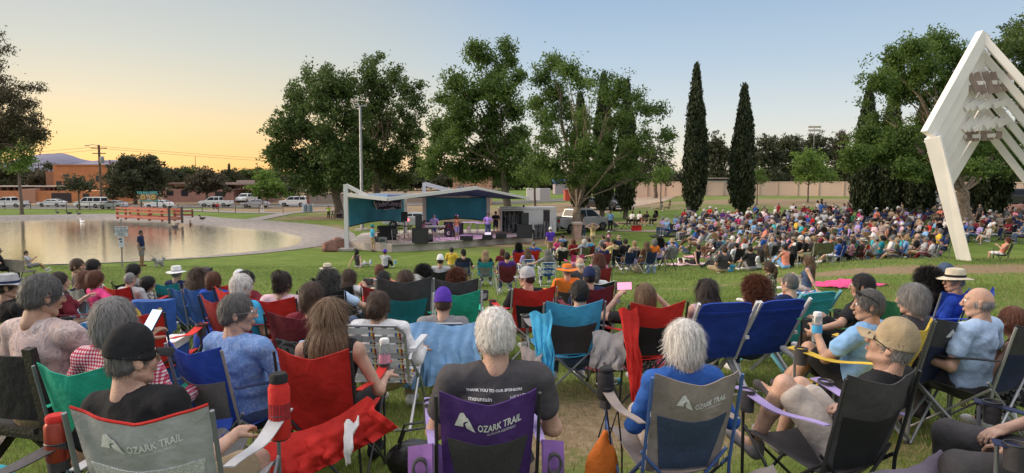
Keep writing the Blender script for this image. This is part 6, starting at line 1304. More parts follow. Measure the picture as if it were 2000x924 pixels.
def fold(u,v,a=.012,f=9): return a * (math.sin(u * f * 2 + v * 5) + .6 * math.sin(u * f * 5 + 1.7) * v + .5 * noise.noise((u * 6,v * 5,f)))
STAGE = Vector((-2.5,46,0))
def face(x,y,off=0): return math.atan2(-(STAGE.x - x),STAGE.y - y) + R(off)
CHC = {'grey': 'grey',None: ''}
def seat_of(k): return {'quad': .46,'lawn': .42,'beach': .40,'director': .54,'bench': .54}.get(k,.46)
NAMES = set()
def spot(px,top,who,chair=None,Y=None,yaw=0,chl=None,group=None,cgroup=None,lod=1,dz=0,abs_yaw=None,cs=1.0,cyaw=0,chx=0,**kw):
 """seat (or stand) somebody so that the top of the head shows at (px, top); the chair stands under them"""
 pose = kw.get('pose','sit'); rec = kw.get('rec',14); st = kw.get('seat');
 if chair and st is None and pose == 'sit': st = seat_of(chair[0]); kw['seat'] = st
 s = kw.get('s',1.0) * (.68 if kw.get('child') else 1); h = headtop(pose,rec,st,0,kw.get('hat')) * s + dz
 if kw.get('pose') == 'sit' and not chair and kw.get('child'): pass
 if Y is None: g = hit_far(px,top,h)
 else: g = ground(px,Y)
 rz = face(g.x,g.y,yaw) if abs_yaw is None else R(abs_yaw)
 g2_ = g.copy(); g2_.z += dz; kw.setdefault('vox',.011 if g.y < 6.5 else .014 if g.y < 14 else .02 if g.y < 30 else .026)
 if Y is not None: f_ = min(1.06,max(.87,(at(px,top,Y).z - dz - g.z) / h)); kw['s'] = kw.get('s',1.0) * f_; s *= f_; cs = cs * (1.04 if Y < 3.4 else 1.02)
 J = skeleton(pose,rec=rec,seat=st,lean=kw.get('lean',0)); off = Matrix.Rotation(rz,3,'Z') @ Vector((J['head'].x * s,J['head'].y * s,0)); g2_.x -= off.x; g2_.y -= off.y
 g2_.z = H(g2_.x,g2_.y) + dz
 p,_ = person(g2_,rz,who,group=group,**kw); ch = None
 if chair:
  lab = chl or 'chair'
  cl_ = g2_.copy(); cl_.x += chx; cl_.z = H(cl_.x,cl_.y); crz = rz + R(cyaw)
  if chair[0] == 'quad':
   c = dict(main=chair[1],panel=chair[2] if len(chair) > 2 else None,frame_=chair[3] if len(chair) > 3 else POLE); c.update(chair[4] if len(chair) > 4 else {}); lod_ = 0 if g.y < 9 else lod; ch = quad(cl_,crz,lab,lod=lod_,group=cgroup,s=cs,nx=.78 if Y and Y < 4.3 else 1,**c)
  elif chair[0] == 'lawn': ch = lawn(cl_,rz,lab,s=cs,group=cgroup,**(chair[1] if len(chair) > 1 else {}))
  elif chair[0] == 'beach': ch = beach(cl_,rz,lab,chair[1],chair[2] if len(chair) > 2 else POLEW,s=cs,group=cgroup)
  elif chair[0] == 'director': ch = director(cl_,rz,lab,s=cs)
 return p,ch,cl_ if chair else g2_,crz if chair else rz,_
# front rows
OZ = ('white',.5,.19,.68)
FLORAL = patt('floral_shirt',[(.48,.36,.34),(.30,.25,.27),(.62,.50,.47)],22,'floral'); GING = patt('gingham_shirt',[(.60,.58,.60),(.50,.12,.18),(.34,.02,.06)],330,'check'); CAMO = patt('camo_shirt',[(.03,.04,.03),(.14,.15,.08),(.42,.38,.28),(.06,.07,.05),(.10,.12,.06)],34); BLUEP = patt('blue_white_knit',[(.16,.28,.55),(.30,.42,.66),(.12,.20,.48)],36,'floral')
PRINT = patt('printed_shorts',[(.05,.05,.06),(.2,.2,.22),(.5,.45,.4),(.05,.05,.06)],40); STRB = patt('striped_shirt',[(.55,.55,.6),(.12,.14,.3)],28,'stripe')
BC = spot(245,637,'person in a black baseball cap and black tee, in the white chair with red piping',None,Y=2.72,yaw=-14,hyaw=-24,hair=('under','dark grey'),shirt='black',pants='khaki',plen='short',hat='cap',hatc=('black','black'),rec=8,arms=('rest','rest'),legs=('wide','wide'),b=1.12,shoes='black',lean=-9,seat=.50)
bc_ = ground(350,2.78); quad(bc_,R(3),'pale grey camp chair with red piping and a white logo, nearest at the left','light grey','white',POLE,trim='red',armc='light grey',lg=('white',.52,.17,.60),s=1.07,nx=.92)
BC = (BC[0],None,bc_,R(3),BC[4])
FS = spot(74,537,'grey-haired person in a faded floral shirt, looking at a phone held in the right hand',('director',),Y=3.75,yaw=-16,hyaw=-18,hpitch=-8,chl='black wooden folding chair with a small yellow label on its back',hair=('short','dark grey'),shirt=FLORAL,pants='khaki',rec=2,arms=('lap',((.10,.20,-.22),(.14,.40,-.10))),b=1.18,sk=1,extra=[('glasses',('charcoal',))],legs=('wide','wide'),plen='short')
spot(214,585,'grey-haired person in a red gingham shirt sitting behind the black cap',('quad','jade',None,POLE),Y=3.55,yaw=-6,hyaw=-12,chl='green camp chair holding the person in red gingham',hair=('bob','grey'),shirt=GING,pants='denim',rec=10,fem=True,b=1.1,sleeve='long',arms=('rest','rest'))
BM = spot(458,575,'grey-haired person in a light blue shirt, head turned right and one hand raised to point',('quad','royal blue','grey',POLES,dict(armc='navy')),Y=4.0,yaw=-24,hyaw=-52,chl='royal blue camp chair with a grey mesh panel, near left',hair=('short','dark grey'),shirt=BLUEP,pants='denim',rec=8,arms=('rest','point'),b=1.1,sk=0,sleeve='long',extra=[('glasses',('grey',))],curl=.25)
RW = spot(640,583,'person with very long brown hair and a black off-shoulder top, in the red chair',('quad','red',None,POLEB,dict(armc='red')),Y=3.9,yaw=-4,chl='bright red camp chair with a red flap hanging over its right side',hair=('longer','light brown'),shirt='black',pants='black',rec=9,fem=True,sleeve='none',arms=('rest','rest'),shoes='black')
PM = spot(966,602,'white-haired person in a grey printed tee, in the purple chair',('quad','purple','charcoal',POLEB,dict(armc='lavender',lg=OZ)),Y=3.05,yaw=2,hyaw=6,cyaw=0,chx=-.05,chl='purple camp chair with a dark mesh panel and a white logo',hair=('short','white'),shirt='taupe' if 0 else 'charcoal',pants='khaki',plen='short',rec=8,b=1.14,arms=('lap','lap'),cs=1.0)
WW = spot(1340,628,'white-haired person in a blue jacket and pale trousers, in the beige and navy chair',('quad','taupe','denim',mat('chair_tube_blue',(.06,.12,.3),.4,.05),dict(armc='taupe',lg=('white',.55,.19,.58))),Y=3.35,yaw=6,hyaw=8,cyaw=-3,chx=-.06,chl='taupe camp chair with a navy mesh panel and white logo',hair=('bob','white'),shirt='blue',pants='beige',rec=8,fem=True,sleeve='long',arms=('lap','rest'),legs=('over','sit'),b=1.05,shoes='grey')
KC = spot(1752,622,'reclining person in a khaki cap and black tee with bare raised knees',('quad','charcoal','black',POLEB,dict(armc='lavender')),Y=3.25,yaw=34,hyaw=12,hpitch=22,cyaw=-22,chx=-.15,chl='charcoal camp chair holding the person in the khaki cap',hair=('under','grey'),shirt='black',pants='beige',plen='short',hat='cap',hatc=('khaki','khaki'),rec=24,arms=('fold','fold'),legs=(((.04,.34,.36),(.06,.50,-.06)),'high'),b=1.08,shoes='grey',extra=[('glasses',('black',))])
YM = spot(1703,582,'grey-haired person in a light blue tee holding a water bottle, face in profile',('quad','yellow',None,POLE,dict(armc='yellow')),Y=4.6,yaw=32,hyaw=38,chl='yellow camp chair behind the khaki cap',hair=('short','dark grey'),shirt='light blue',pants='black',plen='short',rec=10,arms=('phone','fold'),legs=('high','over'),sk=1,extra=[('shades',('black',))],b=1.1,shoes='charcoal')
spot(1790,585,'person with a full grey bob, in the grey and navy chair',('quad','charcoal','navy',POLE,dict(lg=('white',.56,.18,.6))),Y=4.9,yaw=24,hyaw=20,chl='grey camp chair with a navy panel under the grey bob',hair=('bob','grey'),shirt='charcoal',pants='black',fem=True,rec=12,arms=('rest','rest'),b=1.05)
spot(1921,567,'balding person in a light blue shirt, seated in profile at the right',('quad','charcoal','navy',POLES,dict(armc='black',lg=('light grey',.58,.17,.6))),Y=4.7,yaw=22,hyaw=30,chl='grey and navy camp chair holding the balding person in light blue',hair=('bald','grey'),shirt='pale blue',pants='charcoal',rec=6,arms=('rest','rest'),b=1.22,shoes='black')
spot(1990,628,'red-haired person in a black top bending down at the right edge',None,Y=4.9,yaw=10,hair=('pony','auburn'),shirt='black',pants=PRINT,fem=True,pose='low',rec=-30,arms=('reach','reach'),legs=('sit','sit'),sleeve='none',sk=1)
p,J = person(ground(2105,3.0),R(62),'person seen only as a grey-jeans leg in the bottom right corner',hair=('short','brown'),shirt='navy',pants='charcoal',rec=10,legs=('wide','wide'),vox=.011); quad(ground(2105,3.0),R(62),'camp chair cut off by the bottom right corner','navy')
spot(605,567,'person with a short brown bob behind the long-haired one in red',('quad','maroon',patt('circle_mesh',[(.05,.04,.05),(.16,.17,.2)],14,'floral'),POLEB),Y=5.2,yaw=-2,chl='maroon camp chair with a patterned dark mesh back',hair=('bob','brown'),shirt='maroon',pants='black',fem=True,arms=('rest','rest'))
spot(737,590,'brown-haired person with a clipped-up bun and white sweater, in the webbed lawn chair',('lawn',dict(multi=True)),Y=5.1,yaw=-6,hyaw=-16,chl='lawn chair with white, blue, yellow and red webbing',hair=('bun','brown'),shirt='white',pants='khaki',fem=True,sleeve='long',arms=('rest','rest'),b=1.28,seat=.40)
CAPM = spot(864,574,'person in a purple-blue ball cap and grey tee, facing the stage',('lawn',dict()),Y=5.9,yaw=0,chl='low lawn chair hidden under a light blue jacket',cs=.88,hair=('under','brown'),shirt='grey',pants='jeans',hat='cap',hatc=('violet','violet'),rec=6,arms=('rest','rest'),b=1.08,seat=.30)
BLU = spot(1134,546,'dark-haired person in a black tee, in the bright blue and black chair',('quad','sky blue','charcoal',POLE,dict(armc='grey')),Y=6.0,yaw=4,hyaw=-8,chx=-.11,chl='bright blue camp chair with a black mesh panel',hair=('short','black'),shirt='black',pants='jeans',rec=14,arms=('rest','rest'),seat=.38)
FILM = spot(1262,566,'person with a brown ponytail raising both arms to film with a phone',('quad','red','black',POLEB,dict(armc='red')),Y=5.9,yaw=8,chl='red camp chair with a black mesh panel and a grey bag on its arm',hair=('bob','light brown'),shirt='black',pants=PRINT,plen='short',fem=True,rec=14,arms=(((.20,.12,.00),(-.04,.22,.26)),((.16,.14,.02),(-.04,.22,.27))),b=1.05,extra=[('shades',('black',))],seat=.38,curl=.9)
spot(1384,566,'person with long dark brown hair and sunglasses pushed up',('beach','royal blue'),Y=6.2,yaw=4,chl='blue folding chair with a white frame, under the long dark hair',hair=('long','dark'),shirt='pale pink',pants='jeans',fem=True,sleeve='none',arms=('lap',((.2,.06,-.2),(.32,.2,-.12))),extra=[('shades',('black',))],rec=8)
spot(1480,565,'person with curly auburn hair and a magenta blouse',('beach','royal blue'),Y=6.4,yaw=12,chl='blue folding chair with a white frame, under the magenta blouse',hair=('curly','auburn'),shirt='magenta',pants='denim',fem=True,arms=(((.2,.06,-.2),(.32,.2,-.12)),'lap'),b=1.05,rec=8)
spot(1547,549,'balding person in a navy shirt, in the teal chair',('beach','turquoise',mat('chair_tube_teal',(.12,.35,.42),.4,.05)),Y=7.2,yaw=16,hyaw=8,chl='teal folding chair with a pale teal frame',hair=('cropped','dark grey'),shirt='navy',pants='black',arms=('rest','rest'),rec=8)
spot(1690,568,'dark-haired person in a dark green chair behind the grey-haired one with the bottle',('quad','green',None,POLEB),Y=5.9,yaw=34,hyaw=20,chl='dark green camp chair behind the yellow one',hair=('short','black'),shirt='black',pants='black',plen='short',arms=('out','rest'),legs=('high','high'),sk=1)
spot(1818,545,'person with dark curly hair beside the straw hat at the right',('quad','royal blue',None,POLE,dict(lg=('white',.5,.2,.7))),Y=6.8,yaw=20,chl='blue camp chair under the dark curly hair',hair=('curly','black'),shirt='black',pants='jeans',fem=True,sk=1)
spot(1871,533,'person in a straw hat with a black band, face turned left',('quad','royal blue','navy',POLE),Y=6.6,yaw=36,hyaw=42,chl='blue camp chair under the straw hat with a black band',hair=('under','grey'),shirt='royal blue',pants='khaki',hat='straw',hatc=('cream','black'),sk=1,b=1.1)
spot(1852,541,'person in a blue-grey cap just behind the straw hat',None,Y=7.6,yaw=34,hair=('short','dark grey'),hat='cap',hatc=('denim','denim'),shirt='charcoal',pants='jeans')
spot(8,541,'person in a pale fedora with a dark band, at the left edge',('quad','navy',None,POLEB),Y=6.2,yaw=-30,hyaw=-30,chl='navy camp chair at the left edge under the pale fedora',hair=('under','dark'),shirt='black',pants='black',hat='fedora',hatc=('light grey','navy'),sk=1)
spot(108,540,'dark-haired person beside the maroon chair, face in profile',('quad','maroon',None,POLE,dict(lg=('light grey',.5,.12,.5,True))),Y=7.4,yaw=-34,hyaw=-20,chl='maroon camp chair with pale lettering, left of the wagon',hair=('short','dark'),shirt='maroon',pants='white',fem=True,arms=('phone','rest'),plen='short',b=1.1)
spot(146,505,'short-haired person in profile, in the tall grey chair near the water',('quad','charcoal','grey',POLE),Y=11.5,yaw=-58,hyaw=-20,chl='dark grey camp chair nearest the water',hair=('short','brown'),shirt='charcoal',pants='black',sk=1)
spot(177,508,'dark-haired person in a black and white top leaning forward',('quad','charcoal',None,POLE),Y=11.8,yaw=-48,hyaw=-20,chl='camp chair under the black and white top',hair=('bob','black'),shirt='white',pants='black',fem=True,arms=('lap','knees'),rec=-4)
spot(160,528,'person with straight orange-brown hair, between two grey chairs',('quad','navy',None,POLE),Y=9.8,yaw=-24,chl='navy camp chair under the orange-brown hair',hair=('long','auburn'),shirt='denim',pants='jeans',fem=True)
HP = spot(180,528,'person with maroon-brown hair and a hot pink top',('quad','grey','light blue',POLE),Y=9.3,yaw=-30,hyaw=-10,chl='grey camp chair with a denim jacket over its lower back',hair=('bob','auburn'),shirt='hot pink',pants='jeans',fem=True,sleeve='long',arms=('rest','out'))
spot(256,515,'black-haired person in a grey tee leaning right',('quad','black',None,POLEB),Y=12.0,yaw=-30,hyaw=-14,chl='black camp chair under the black-haired person in grey',hair=('bob','black'),shirt='grey',pants='white',fem=True,arms=('rest','knees'),b=1.15)
spot(248,531,'person with short grey hair in the small red chair by the wagon',('quad','red',None,POLEB),Y=10.4,yaw=-8,chl='small red camp chair under short grey hair',hair=('cropped','grey'),shirt='light grey',pants='khaki',b=1.1)
spot(283,533,'dark-haired child in a patterned top, sitting low',None,Y=10.6,yaw=-50,hyaw=-10,hair=('bob','black'),shirt=PRINT,pants='black',child=True,pose='low',s=1.25)
spot(340,519,'person hidden under a wide white sun hat',('quad','teal','charcoal',POLE,dict(armc='turquoise')),yaw=-4,chl='teal camp chair with a dark mesh square, under the white sun hat',hair=('under','grey'),shirt='navy',pants='navy',hat='sunhat',hatc=('white','light grey'),rec=10,Y=12.2)
spot(383,522,'person with long wavy brown hair and a patterned top',('quad','blue','blue',POLE),Y=9.2,yaw=-6,hyaw=-24,chl='blue camp chair under the long wavy hair',hair=('wavy','brown'),shirt=patt('print_top',[(.3,.2,.18),(.5,.4,.4),(.1,.08,.1)],40),pants='khaki',fem=True,b=1.1)
spot(400,521,'person in glasses looking right, behind the two blue chairs',('quad','charcoal',None,POLE),Y=11.0,yaw=-40,hyaw=-40,chl='dark camp chair behind the two blue ones',hair=('short','dark grey'),shirt='grey',pants='khaki',plen='short',extra=[('shades',('black',))],arms=('rest','knees'),sk=1)
spot(412,541,'person with dark red bobbed hair, low in the right one of the two blue chairs',('quad','blue','blue',POLE),Y=8.8,yaw=-4,chl='blue camp chair under the dark red bob',hair=('bob','auburn'),shirt='royal blue',pants='black',fem=True)
spot(464,527,'person in a white cap in the red chair, looking right',('quad','red',None,POLEB),yaw=-44,hyaw=-20,chl='red camp chair under the white cap at the left',hair=('under','dark'),shirt='red',pants='white',plen='short',hat='cap',hatc=('white','white'),arms=('rest','knees'),sk=1,Y=11.2)
spot(477,541,'dark-haired person with a pale headband',('quad','red',None,POLEB),Y=8.4,yaw=-30,hyaw=-22,chl='red camp chair partly hidden behind the pale headband',hair=('bob','black'),shirt='maroon',pants='grey',fem=True,extra=[('headband',('khaki',))],arms=('rest','out'))
spot(468,556,'person in a pale grey knit hat and bright blue shirt',('quad','dark red',None,POLEB),Y=6.4,yaw=-34,hyaw=-10,chl='dark red camp chair beside the pale knit hat',hair=('grey_short','white'),shirt='sky blue',pants='denim',plen='short',arms=('rest','lap'),b=1.15)
PT = spot(548,528,'person with dark hair twisted up and a pale pink top',('quad','red',None,POLEB,dict(armc='red')),Y=6.6,yaw=-8,hyaw=-16,chl='red camp chair with a red cover over its arm, under the pale pink top',hair=('updo','dark'),shirt='pale pink',pants='denim',fem=True,b=1.22,arms=('rest','rest'))
spot(637,513,'person in a cream straw hat with a dark band, back to the camera',('quad','black',None,POLEB),yaw=0,chl='wide black camp chair under the cream straw hat',hair=('under','dark'),shirt='charcoal',pants='jeans',hat='straw',hatc=('cream','black'),Y=14)
spot(640,530,'person with thick curly grey hair and a pale blue shirt',('quad','black',None,POLEB),Y=7.6,yaw=-4,chl='black camp chair under the curly grey hair',hair=('curly','dark grey'),shirt='pale blue',pants='jeans',b=1.2,fem=True,arms=('rest','out'))
CM = spot(680,525,'brown-haired person in a white tee holding up a camera',('quad','black',None,POLEB),Y=10.2,yaw=-24,hyaw=-6,chl='black camp chair under the person with the camera',hair=('long','brown'),shirt='white',pants='jeans',fem=True,arms=('rest','drink'))
spot(739,516,'auburn-haired person with bare arms, in the taupe chair',('quad','taupe','taupe',POLE,dict(lg=('white',.6,.2,.5,False))),yaw=2,chl='taupe camp chair with a small white mountain logo',hair=('short','auburn'),shirt='salmon',pants='khaki',arms=('out','out'),rec=8,Y=12)
spot(746,533,'person with straight black hair and a cream collar',('quad','dark red',None,POLEB,dict(armc='red')),Y=9.6,yaw=2,chl='dark red camp chair under the straight black hair',hair=('long','black'),shirt='cream',pants='black',fem=True)
spot(790,529,'brown-haired person in a purple top behind the big teal and grey chair',('quad','charcoal','teal',POLES,dict(armc='turquoise')),Y=7.6,yaw=6,chl='large charcoal camp chair with a teal panel and bright crossed legs',hair=('long','brown'),shirt='lavender',pants='jeans',fem=True,cs=1.15)
spot(806,535,'person with a pale grey scarf over the head, between two brunettes',None,Y=9.4,pose='low',yaw=0,hair=('long','white'),shirt='light grey',pants='jeans',fem=True)
spot(826,518,'person with big dark curls and a pink blouse',('quad','hot pink',None,POLEW),Y=10.3,yaw=0,chl='hot pink camp chair under the dark curls',hair=('curly','black'),shirt='pink',pants='white',fem=True,sk=2)
spot(891,540,'person with curly auburn-brown hair, in the wide slate chair',('quad','charcoal','navy',POLES),Y=8.6,yaw=0,chl='wide slate camp chair right of the jade green one',hair=('curly','auburn'),shirt='black',pants='jeans',fem=True,cs=1.12)
g = ground(884,7.6); quad(g,face(g.x,g.y,10),'jade green camp chair, empty, between the purple cap and the slate chair','jade',None,POLEW,armc='jade')
spot(1029,540,'person in a grey cap and glasses, looking left',('quad','red','black',POLES,dict(armc='red')),Y=7.9,yaw=14,hyaw=46,chl='red camp chair with a black lower panel, under the grey cap',hair=('under','dark'),shirt='black',pants='khaki',plen='short',hat='cap',hatc=('light grey','grey'),extra=[('glasses',('dark red',))],arms=('rest','rest'),b=1.05)
spot(1108,513,'person in an orange-topped grey brimmed hat and orange shirt',('quad','orange','charcoal',POLEB),Y=11.6,yaw=4,chl='orange and dark grey camp chair under the orange hat',hair=('under','grey'),shirt='orange',pants='jeans',hat='wide',hatc=('orange','grey'),b=1.08)
spot(1152,540,'person in a navy cap just behind the dark-haired one in the blue chair',('quad','maroon',None,POLE),Y=8.4,yaw=2,chl='maroon camp chair under the navy cap',hair=('under','black'),shirt='navy',pants='jeans',hat='cap',hatc=('navy','navy'))
spot(1163,517,'person with a dark grey ponytail, in the black and white chair',('quad','black','light grey',POLE,dict(trim='white')),Y=10.6,yaw=0,chl='black camp chair with white edging under the ponytail',hair=('pony','dark grey'),shirt='white',pants='grey',fem=True)
spot(1133,498,'bald person in a charcoal tee, perched beside the orange hat',None,Y=14.5,yaw=14,pose='low',hair=('bald','white'),shirt='charcoal',pants='khaki',b=1.15,arms=('knees','knees'))
spot(1170,494,'red-haired person in front of the bald one',('quad','dark red',None,POLE),Y=16,yaw=0,chl='dark red camp chair under the red-haired person',hair=('wavy','auburn'),shirt='pink',pants='jeans',fem=True)
spot(1505,512,'person in a camouflage shirt and khaki trousers sitting on the grass, hair in a tail',None,yaw=30,pose='ground',hair=('pony','brown'),shirt=CAMO,pants='khaki',arms=('knees','knees'),legs=('up','up'),rec=-6,fem=True,vox=.014,Y=14.2)
spot(1583,499,'person with long light brown hair and a dark tank top sitting on the grass',None,yaw=40,hyaw=10,pose='ground',hair=('longer','light brown'),shirt='denim',pants='beige',plen='short',arms=('back','knees'),legs=('tuck','up'),rec=6,fem=True,sleeve='none',vox=.014,Y=15.6)
def base(px,py): return hit(px,py)
b = base(35,552); e = empty('park_bench',b,R(-20),'metal-framed grey park bench at the left edge by the lake','bench'); GB = mat('bench_grey',(.20,.17,.16),.7,.15,8)
mb = MB(); mb.box((-.3,.1,.44),(1.8,.42,.05)); mb.build('seat',GB,e); mb = MB(); mb.box((-.3,-.15,.70),(1.8,.04,.42),M=Matrix.Rotation(R(8),3,'X')); mb.build('backrest',GB,e)
for x in (-1.0,.45): mb = MB(); mb.tube([(x,-.25,0),(x,-.12,.44),(x,.32,.44),(x,.36,0)],.03,7); mb.build('leg',DARKM,e,smooth=True)
person(b + Vector((-.55,0,.0)),R(-62),'person in a cap and black shirt on the bench by the lake, facing right',hair=('under','dark'),shirt='black',pants='black',hat='cap',hatc=('charcoal','charcoal'),arms=('rest','out'),seat=.55,vox=.02,sk=1)
person(b + Vector((.42,.1,.02)),R(-62),'child in a pale tee at the bench end by the lake, hands at mouth',hair=('cropped','dark'),shirt='light grey',pants='grey',plen='short',arms=('phone','phone'),legs=('out','over'),seat=.80,child=True,s=1.12,vox=.02,sk=1)
b = base(277,520); person(b,R(-80),'standing person in a dark tee and grey shorts at the lake with a dog',hair=('cropped','black'),shirt='navy',pants='grey',plen='short',pose='stand',legs=('stand','stand'),rec=0,arms=('down','down'),b=1.25,sk=2,vox=.02,shoes='brown',s=1.08)
def dog():
 b = base(311,521); s = SDF(.014,.03); s.ell((0,0,.26),(.12,.20,.12)); s.ell((0,.12,.27),(.11,.12,.12)); s.cap((0,.17,.31),(0,.24,.40),.075,.07); s.ell((0,.28,.43),(.075,.09,.07)); s.cap((0,.33,.41),(0,.38,.40),.035,.025,.02)
 for x in (-1,1):
  s.cap((x * .06,.14,.20),(x * .06,.15,.10),.045,.033); s.cap((x * .06,.15,.10),(x * .06,.17,.03),.032,.035); s.cap((x * .065,-.14,.22),(x * .07,-.10,.14),.06,.04); s.cap((x * .07,-.10,.14),(x * .07,-.17,.09),.036,.03); s.cap((x * .07,-.17,.09),(x * .07,-.15,.03),.03,.034); s.ell((x * .07,.27,.43),(.02,.035,.055),k=.01)
 s.cap((0,-.20,.31),(0,-.28,.40),.04,.05); s.cap((0,-.28,.40),(0,-.20,.46),.05,.03)
 g = noisy(s.mesh(),.012,20); g = cat([g,strands(g[0],g[1],2600,.045,.006,down=.8,wob=.6,seed=3)]); FU = mat('dog_fur',(.42,.40,.38),.9,.25,9,.4,60); o = link('dog',fast_mesh('dog',*g,FU,True),None,b); o.rotation_euler = (0,0,R(150)); tag(o,'small shaggy grey-white dog on a leash at the water edge','dog')
 mb = MB(); mb.ball((0,.385,.405),.016,6); mb.build('nose',BLACKP,o);
 for x in (-.03,.03): mb = MB(); mb.ball((x,.345,.455),.011,6); mb.build('eye',EYED,o)
 h_ = base(277,520) + Vector((.22,-.05,.80)); mb = MB(); mb.tube([Vector((0,0,0)),(b + Vector((0,0,.38)) - h_) * .5 - Vector((0,0,.06)),b + Vector((-.05,0,.36)) - h_],.006,5); tag(mb.build('leash',BLACKP,None,h_),'thin dark dog leash running from the hand to the shaggy dog','leash')
dog()
b = base(513,414); person(b + Vector((-3.4 * 0 + 0,0,0)),R(70),'distant person in pale trousers walking on the far bank path',hair=('short','dark'),shirt='grey',pants='white',pose='stand',legs=('step','back'),rec=0,arms=('down','phone'),vox=.026).__class__
for px,lab,sh in ((425,'distant person in a red top sitting on the far bank behind the railing','red'),(418,'distant person in dark clothes sitting on the far bank behind the railing','black')): person(base(px,411),R(200),lab,hair=('short','black'),shirt=sh,pants='black',pose='low',legs=('up','up'),vox=.026)
person(base(642,427),R(190),'distant child in a neon top with raised arms under the dense dark tree',hair=('short','dark'),shirt='neon',pants='black',pose='stand',legs=('stand','stand'),rec=0,arms=('raise','raise'),vox=.026,s=.85); person(base(664,427),R(170),'distant person in grey sitting at the picnic table under the dense dark tree',hair=('short','dark'),shirt='grey',pants='black',vox=.026)
b = base(660,426); e = empty('picnic_table',b,0,'dark picnic table at the foot of the dense dark tree','table'); mb = MB(); mb.box((0,0,.74),(1.8,.7,.05)); mb.build('table_top',DARKM,e)
for y in (-.6,.6): mb = MB(); mb.box((0,y,.44),(1.8,.26,.04)); mb.build('bench_board',DARKM,e)
for x in (-.6,.6): mb = MB(); mb.bar((x,-.6,.02),(x,.2,.72),.05,.05); mb.bar((x,.6,.02),(x,-.2,.72),.05,.05); mb.build('leg',DARKM,e)
b = base(602,414); e = empty('litter_barrel',base(601,415),0,'pair of blue-grey litter barrels in a rack on the far bank','litter bin');
for x in (-.35,.35): mb = MB(); mb.lathe([(.27,0),(.29,.9),(.25,.92)],(x,0,.1),14); mb.build('barrel',mat('blue_grey_paint',(.22,.30,.38),.6,.1),e,smooth=True)
for x in (-.7,0,.7): mb = MB(); mb.box((x,0,.6),(.06,.1,1.2)); mb.build('rack_post',WHITEP,e)
def duck(px,py,Y,col,lab,z=None,rz=0):
 b = at(px,py,Y); b.z = z if z is not None else H(b.x,b.y) + .05; s = SDF(.02,.03); s.ell((0,0,.10),(.10,.20,.09)); s.cap((0,.13,.15),(0,.17,.28),.045,.035); s.ell((0,.19,.31),(.045,.06,.042)); s.cap((0,.23,.30),(0,.30,.29),.018,.012,.01); s.cap((0,-.16,.12),(0,-.27,.17),.05,.02)
 o = link('duck',shared('duckm',lambda: geo_mesh('duck',s.mesh(),EYED)),None,b); setmat(o,mat('duck_' + col,CL[col],.8,.15,12)); o.rotation_euler = (0,0,R(rz)); o.scale = (1.5,1.5,1.5); tag(o,lab,'duck','ducks on the lake and its bank')
for px,py,Y,c,l,z,rz in ((112,420,88,'charcoal','dark goose, largest of the three on the far bank left of the bridge',None,60),(135,421,86,'black','middle dark goose on the far bank left of the bridge',None,100),(154,421,85,'charcoal','rightmost dark goose on the far bank left of the bridge',None,80),(395,429,75,'black','dark duck walking at the top of the bank right of the bridge',None,90),(372,438,72,'brown','duck floating close to the bank right of the bridge',WZ - .05,30),(342,441,68,'charcoal','duck floating near the right end of the bridge',WZ - .05,-60),(160,430,76,'white','white duck floating below the three dark geese',WZ - .05,70)): duck(px,py,Y,c,l,z,rz)
# band
def stand(px,Y,label,z=None,abs_yaw=180,**k):
 b = at(px,450,Y); b.z = H(b.x,Y) if z is None else z; k.setdefault('vox',.02); k.setdefault('rec',0); k.setdefault('legs',('stand','step')); k.setdefault('arms',('down','down')); return person(b,R(abs_yaw),label,pose='stand',**k)
stand(727,43.0,'sound man in a bright turquoise tee and khaki shorts standing at the stage edge',abs_yaw=-70,hair=('short','brown'),hat='cap',hatc=('teal','teal'),shirt='sky blue',pants='khaki',plen='short',arms=('phone','point'),shoes='charcoal')
stand(847,46.6,'keyboard player in a lavender shirt and dark shorts bending over the keys',z=SZ,abs_yaw=200,hair=('short','grey'),shirt='lavender',pants='denim',plen='short',arms=('play','play'),b=1.1,rec=-12,hpitch=-18)
stand(892,45.9,'singer in a salmon top and lavender skirt holding a microphone',z=SZ,abs_yaw=-150,hair=('wavy','auburn'),shirt='salmon',pants='lavender',plen='short',fem=True,sleeve='none',arms=('mic','down'))
stand(953.5,48.0,'band member in a purple shirt and jeans playing at the right of the stage',z=SZ,abs_yaw=175,hair=('short','dark'),shirt='lavender',pants='denim',arms=('play','play'),b=1.15,sk=1)
stand(968.5,50.5,'band member in a black printed tee, cap and shorts standing by the trailer',z=SZ,abs_yaw=170,hair=('under','dark'),hat='capback',hatc=('black','black'),shirt='black',pants='black',plen='short',arms=('fold','fold'),b=1.15,sk=1)
b = at(828,440,47.2); person(Vector((b.x,47.2,SZ)),R(160),'drummer in a pale pink shirt half hidden behind the left loudspeakers',hair=('long','light brown'),shirt='pink',pants='jeans',fem=True,vox=.02,arms=('play','play'))
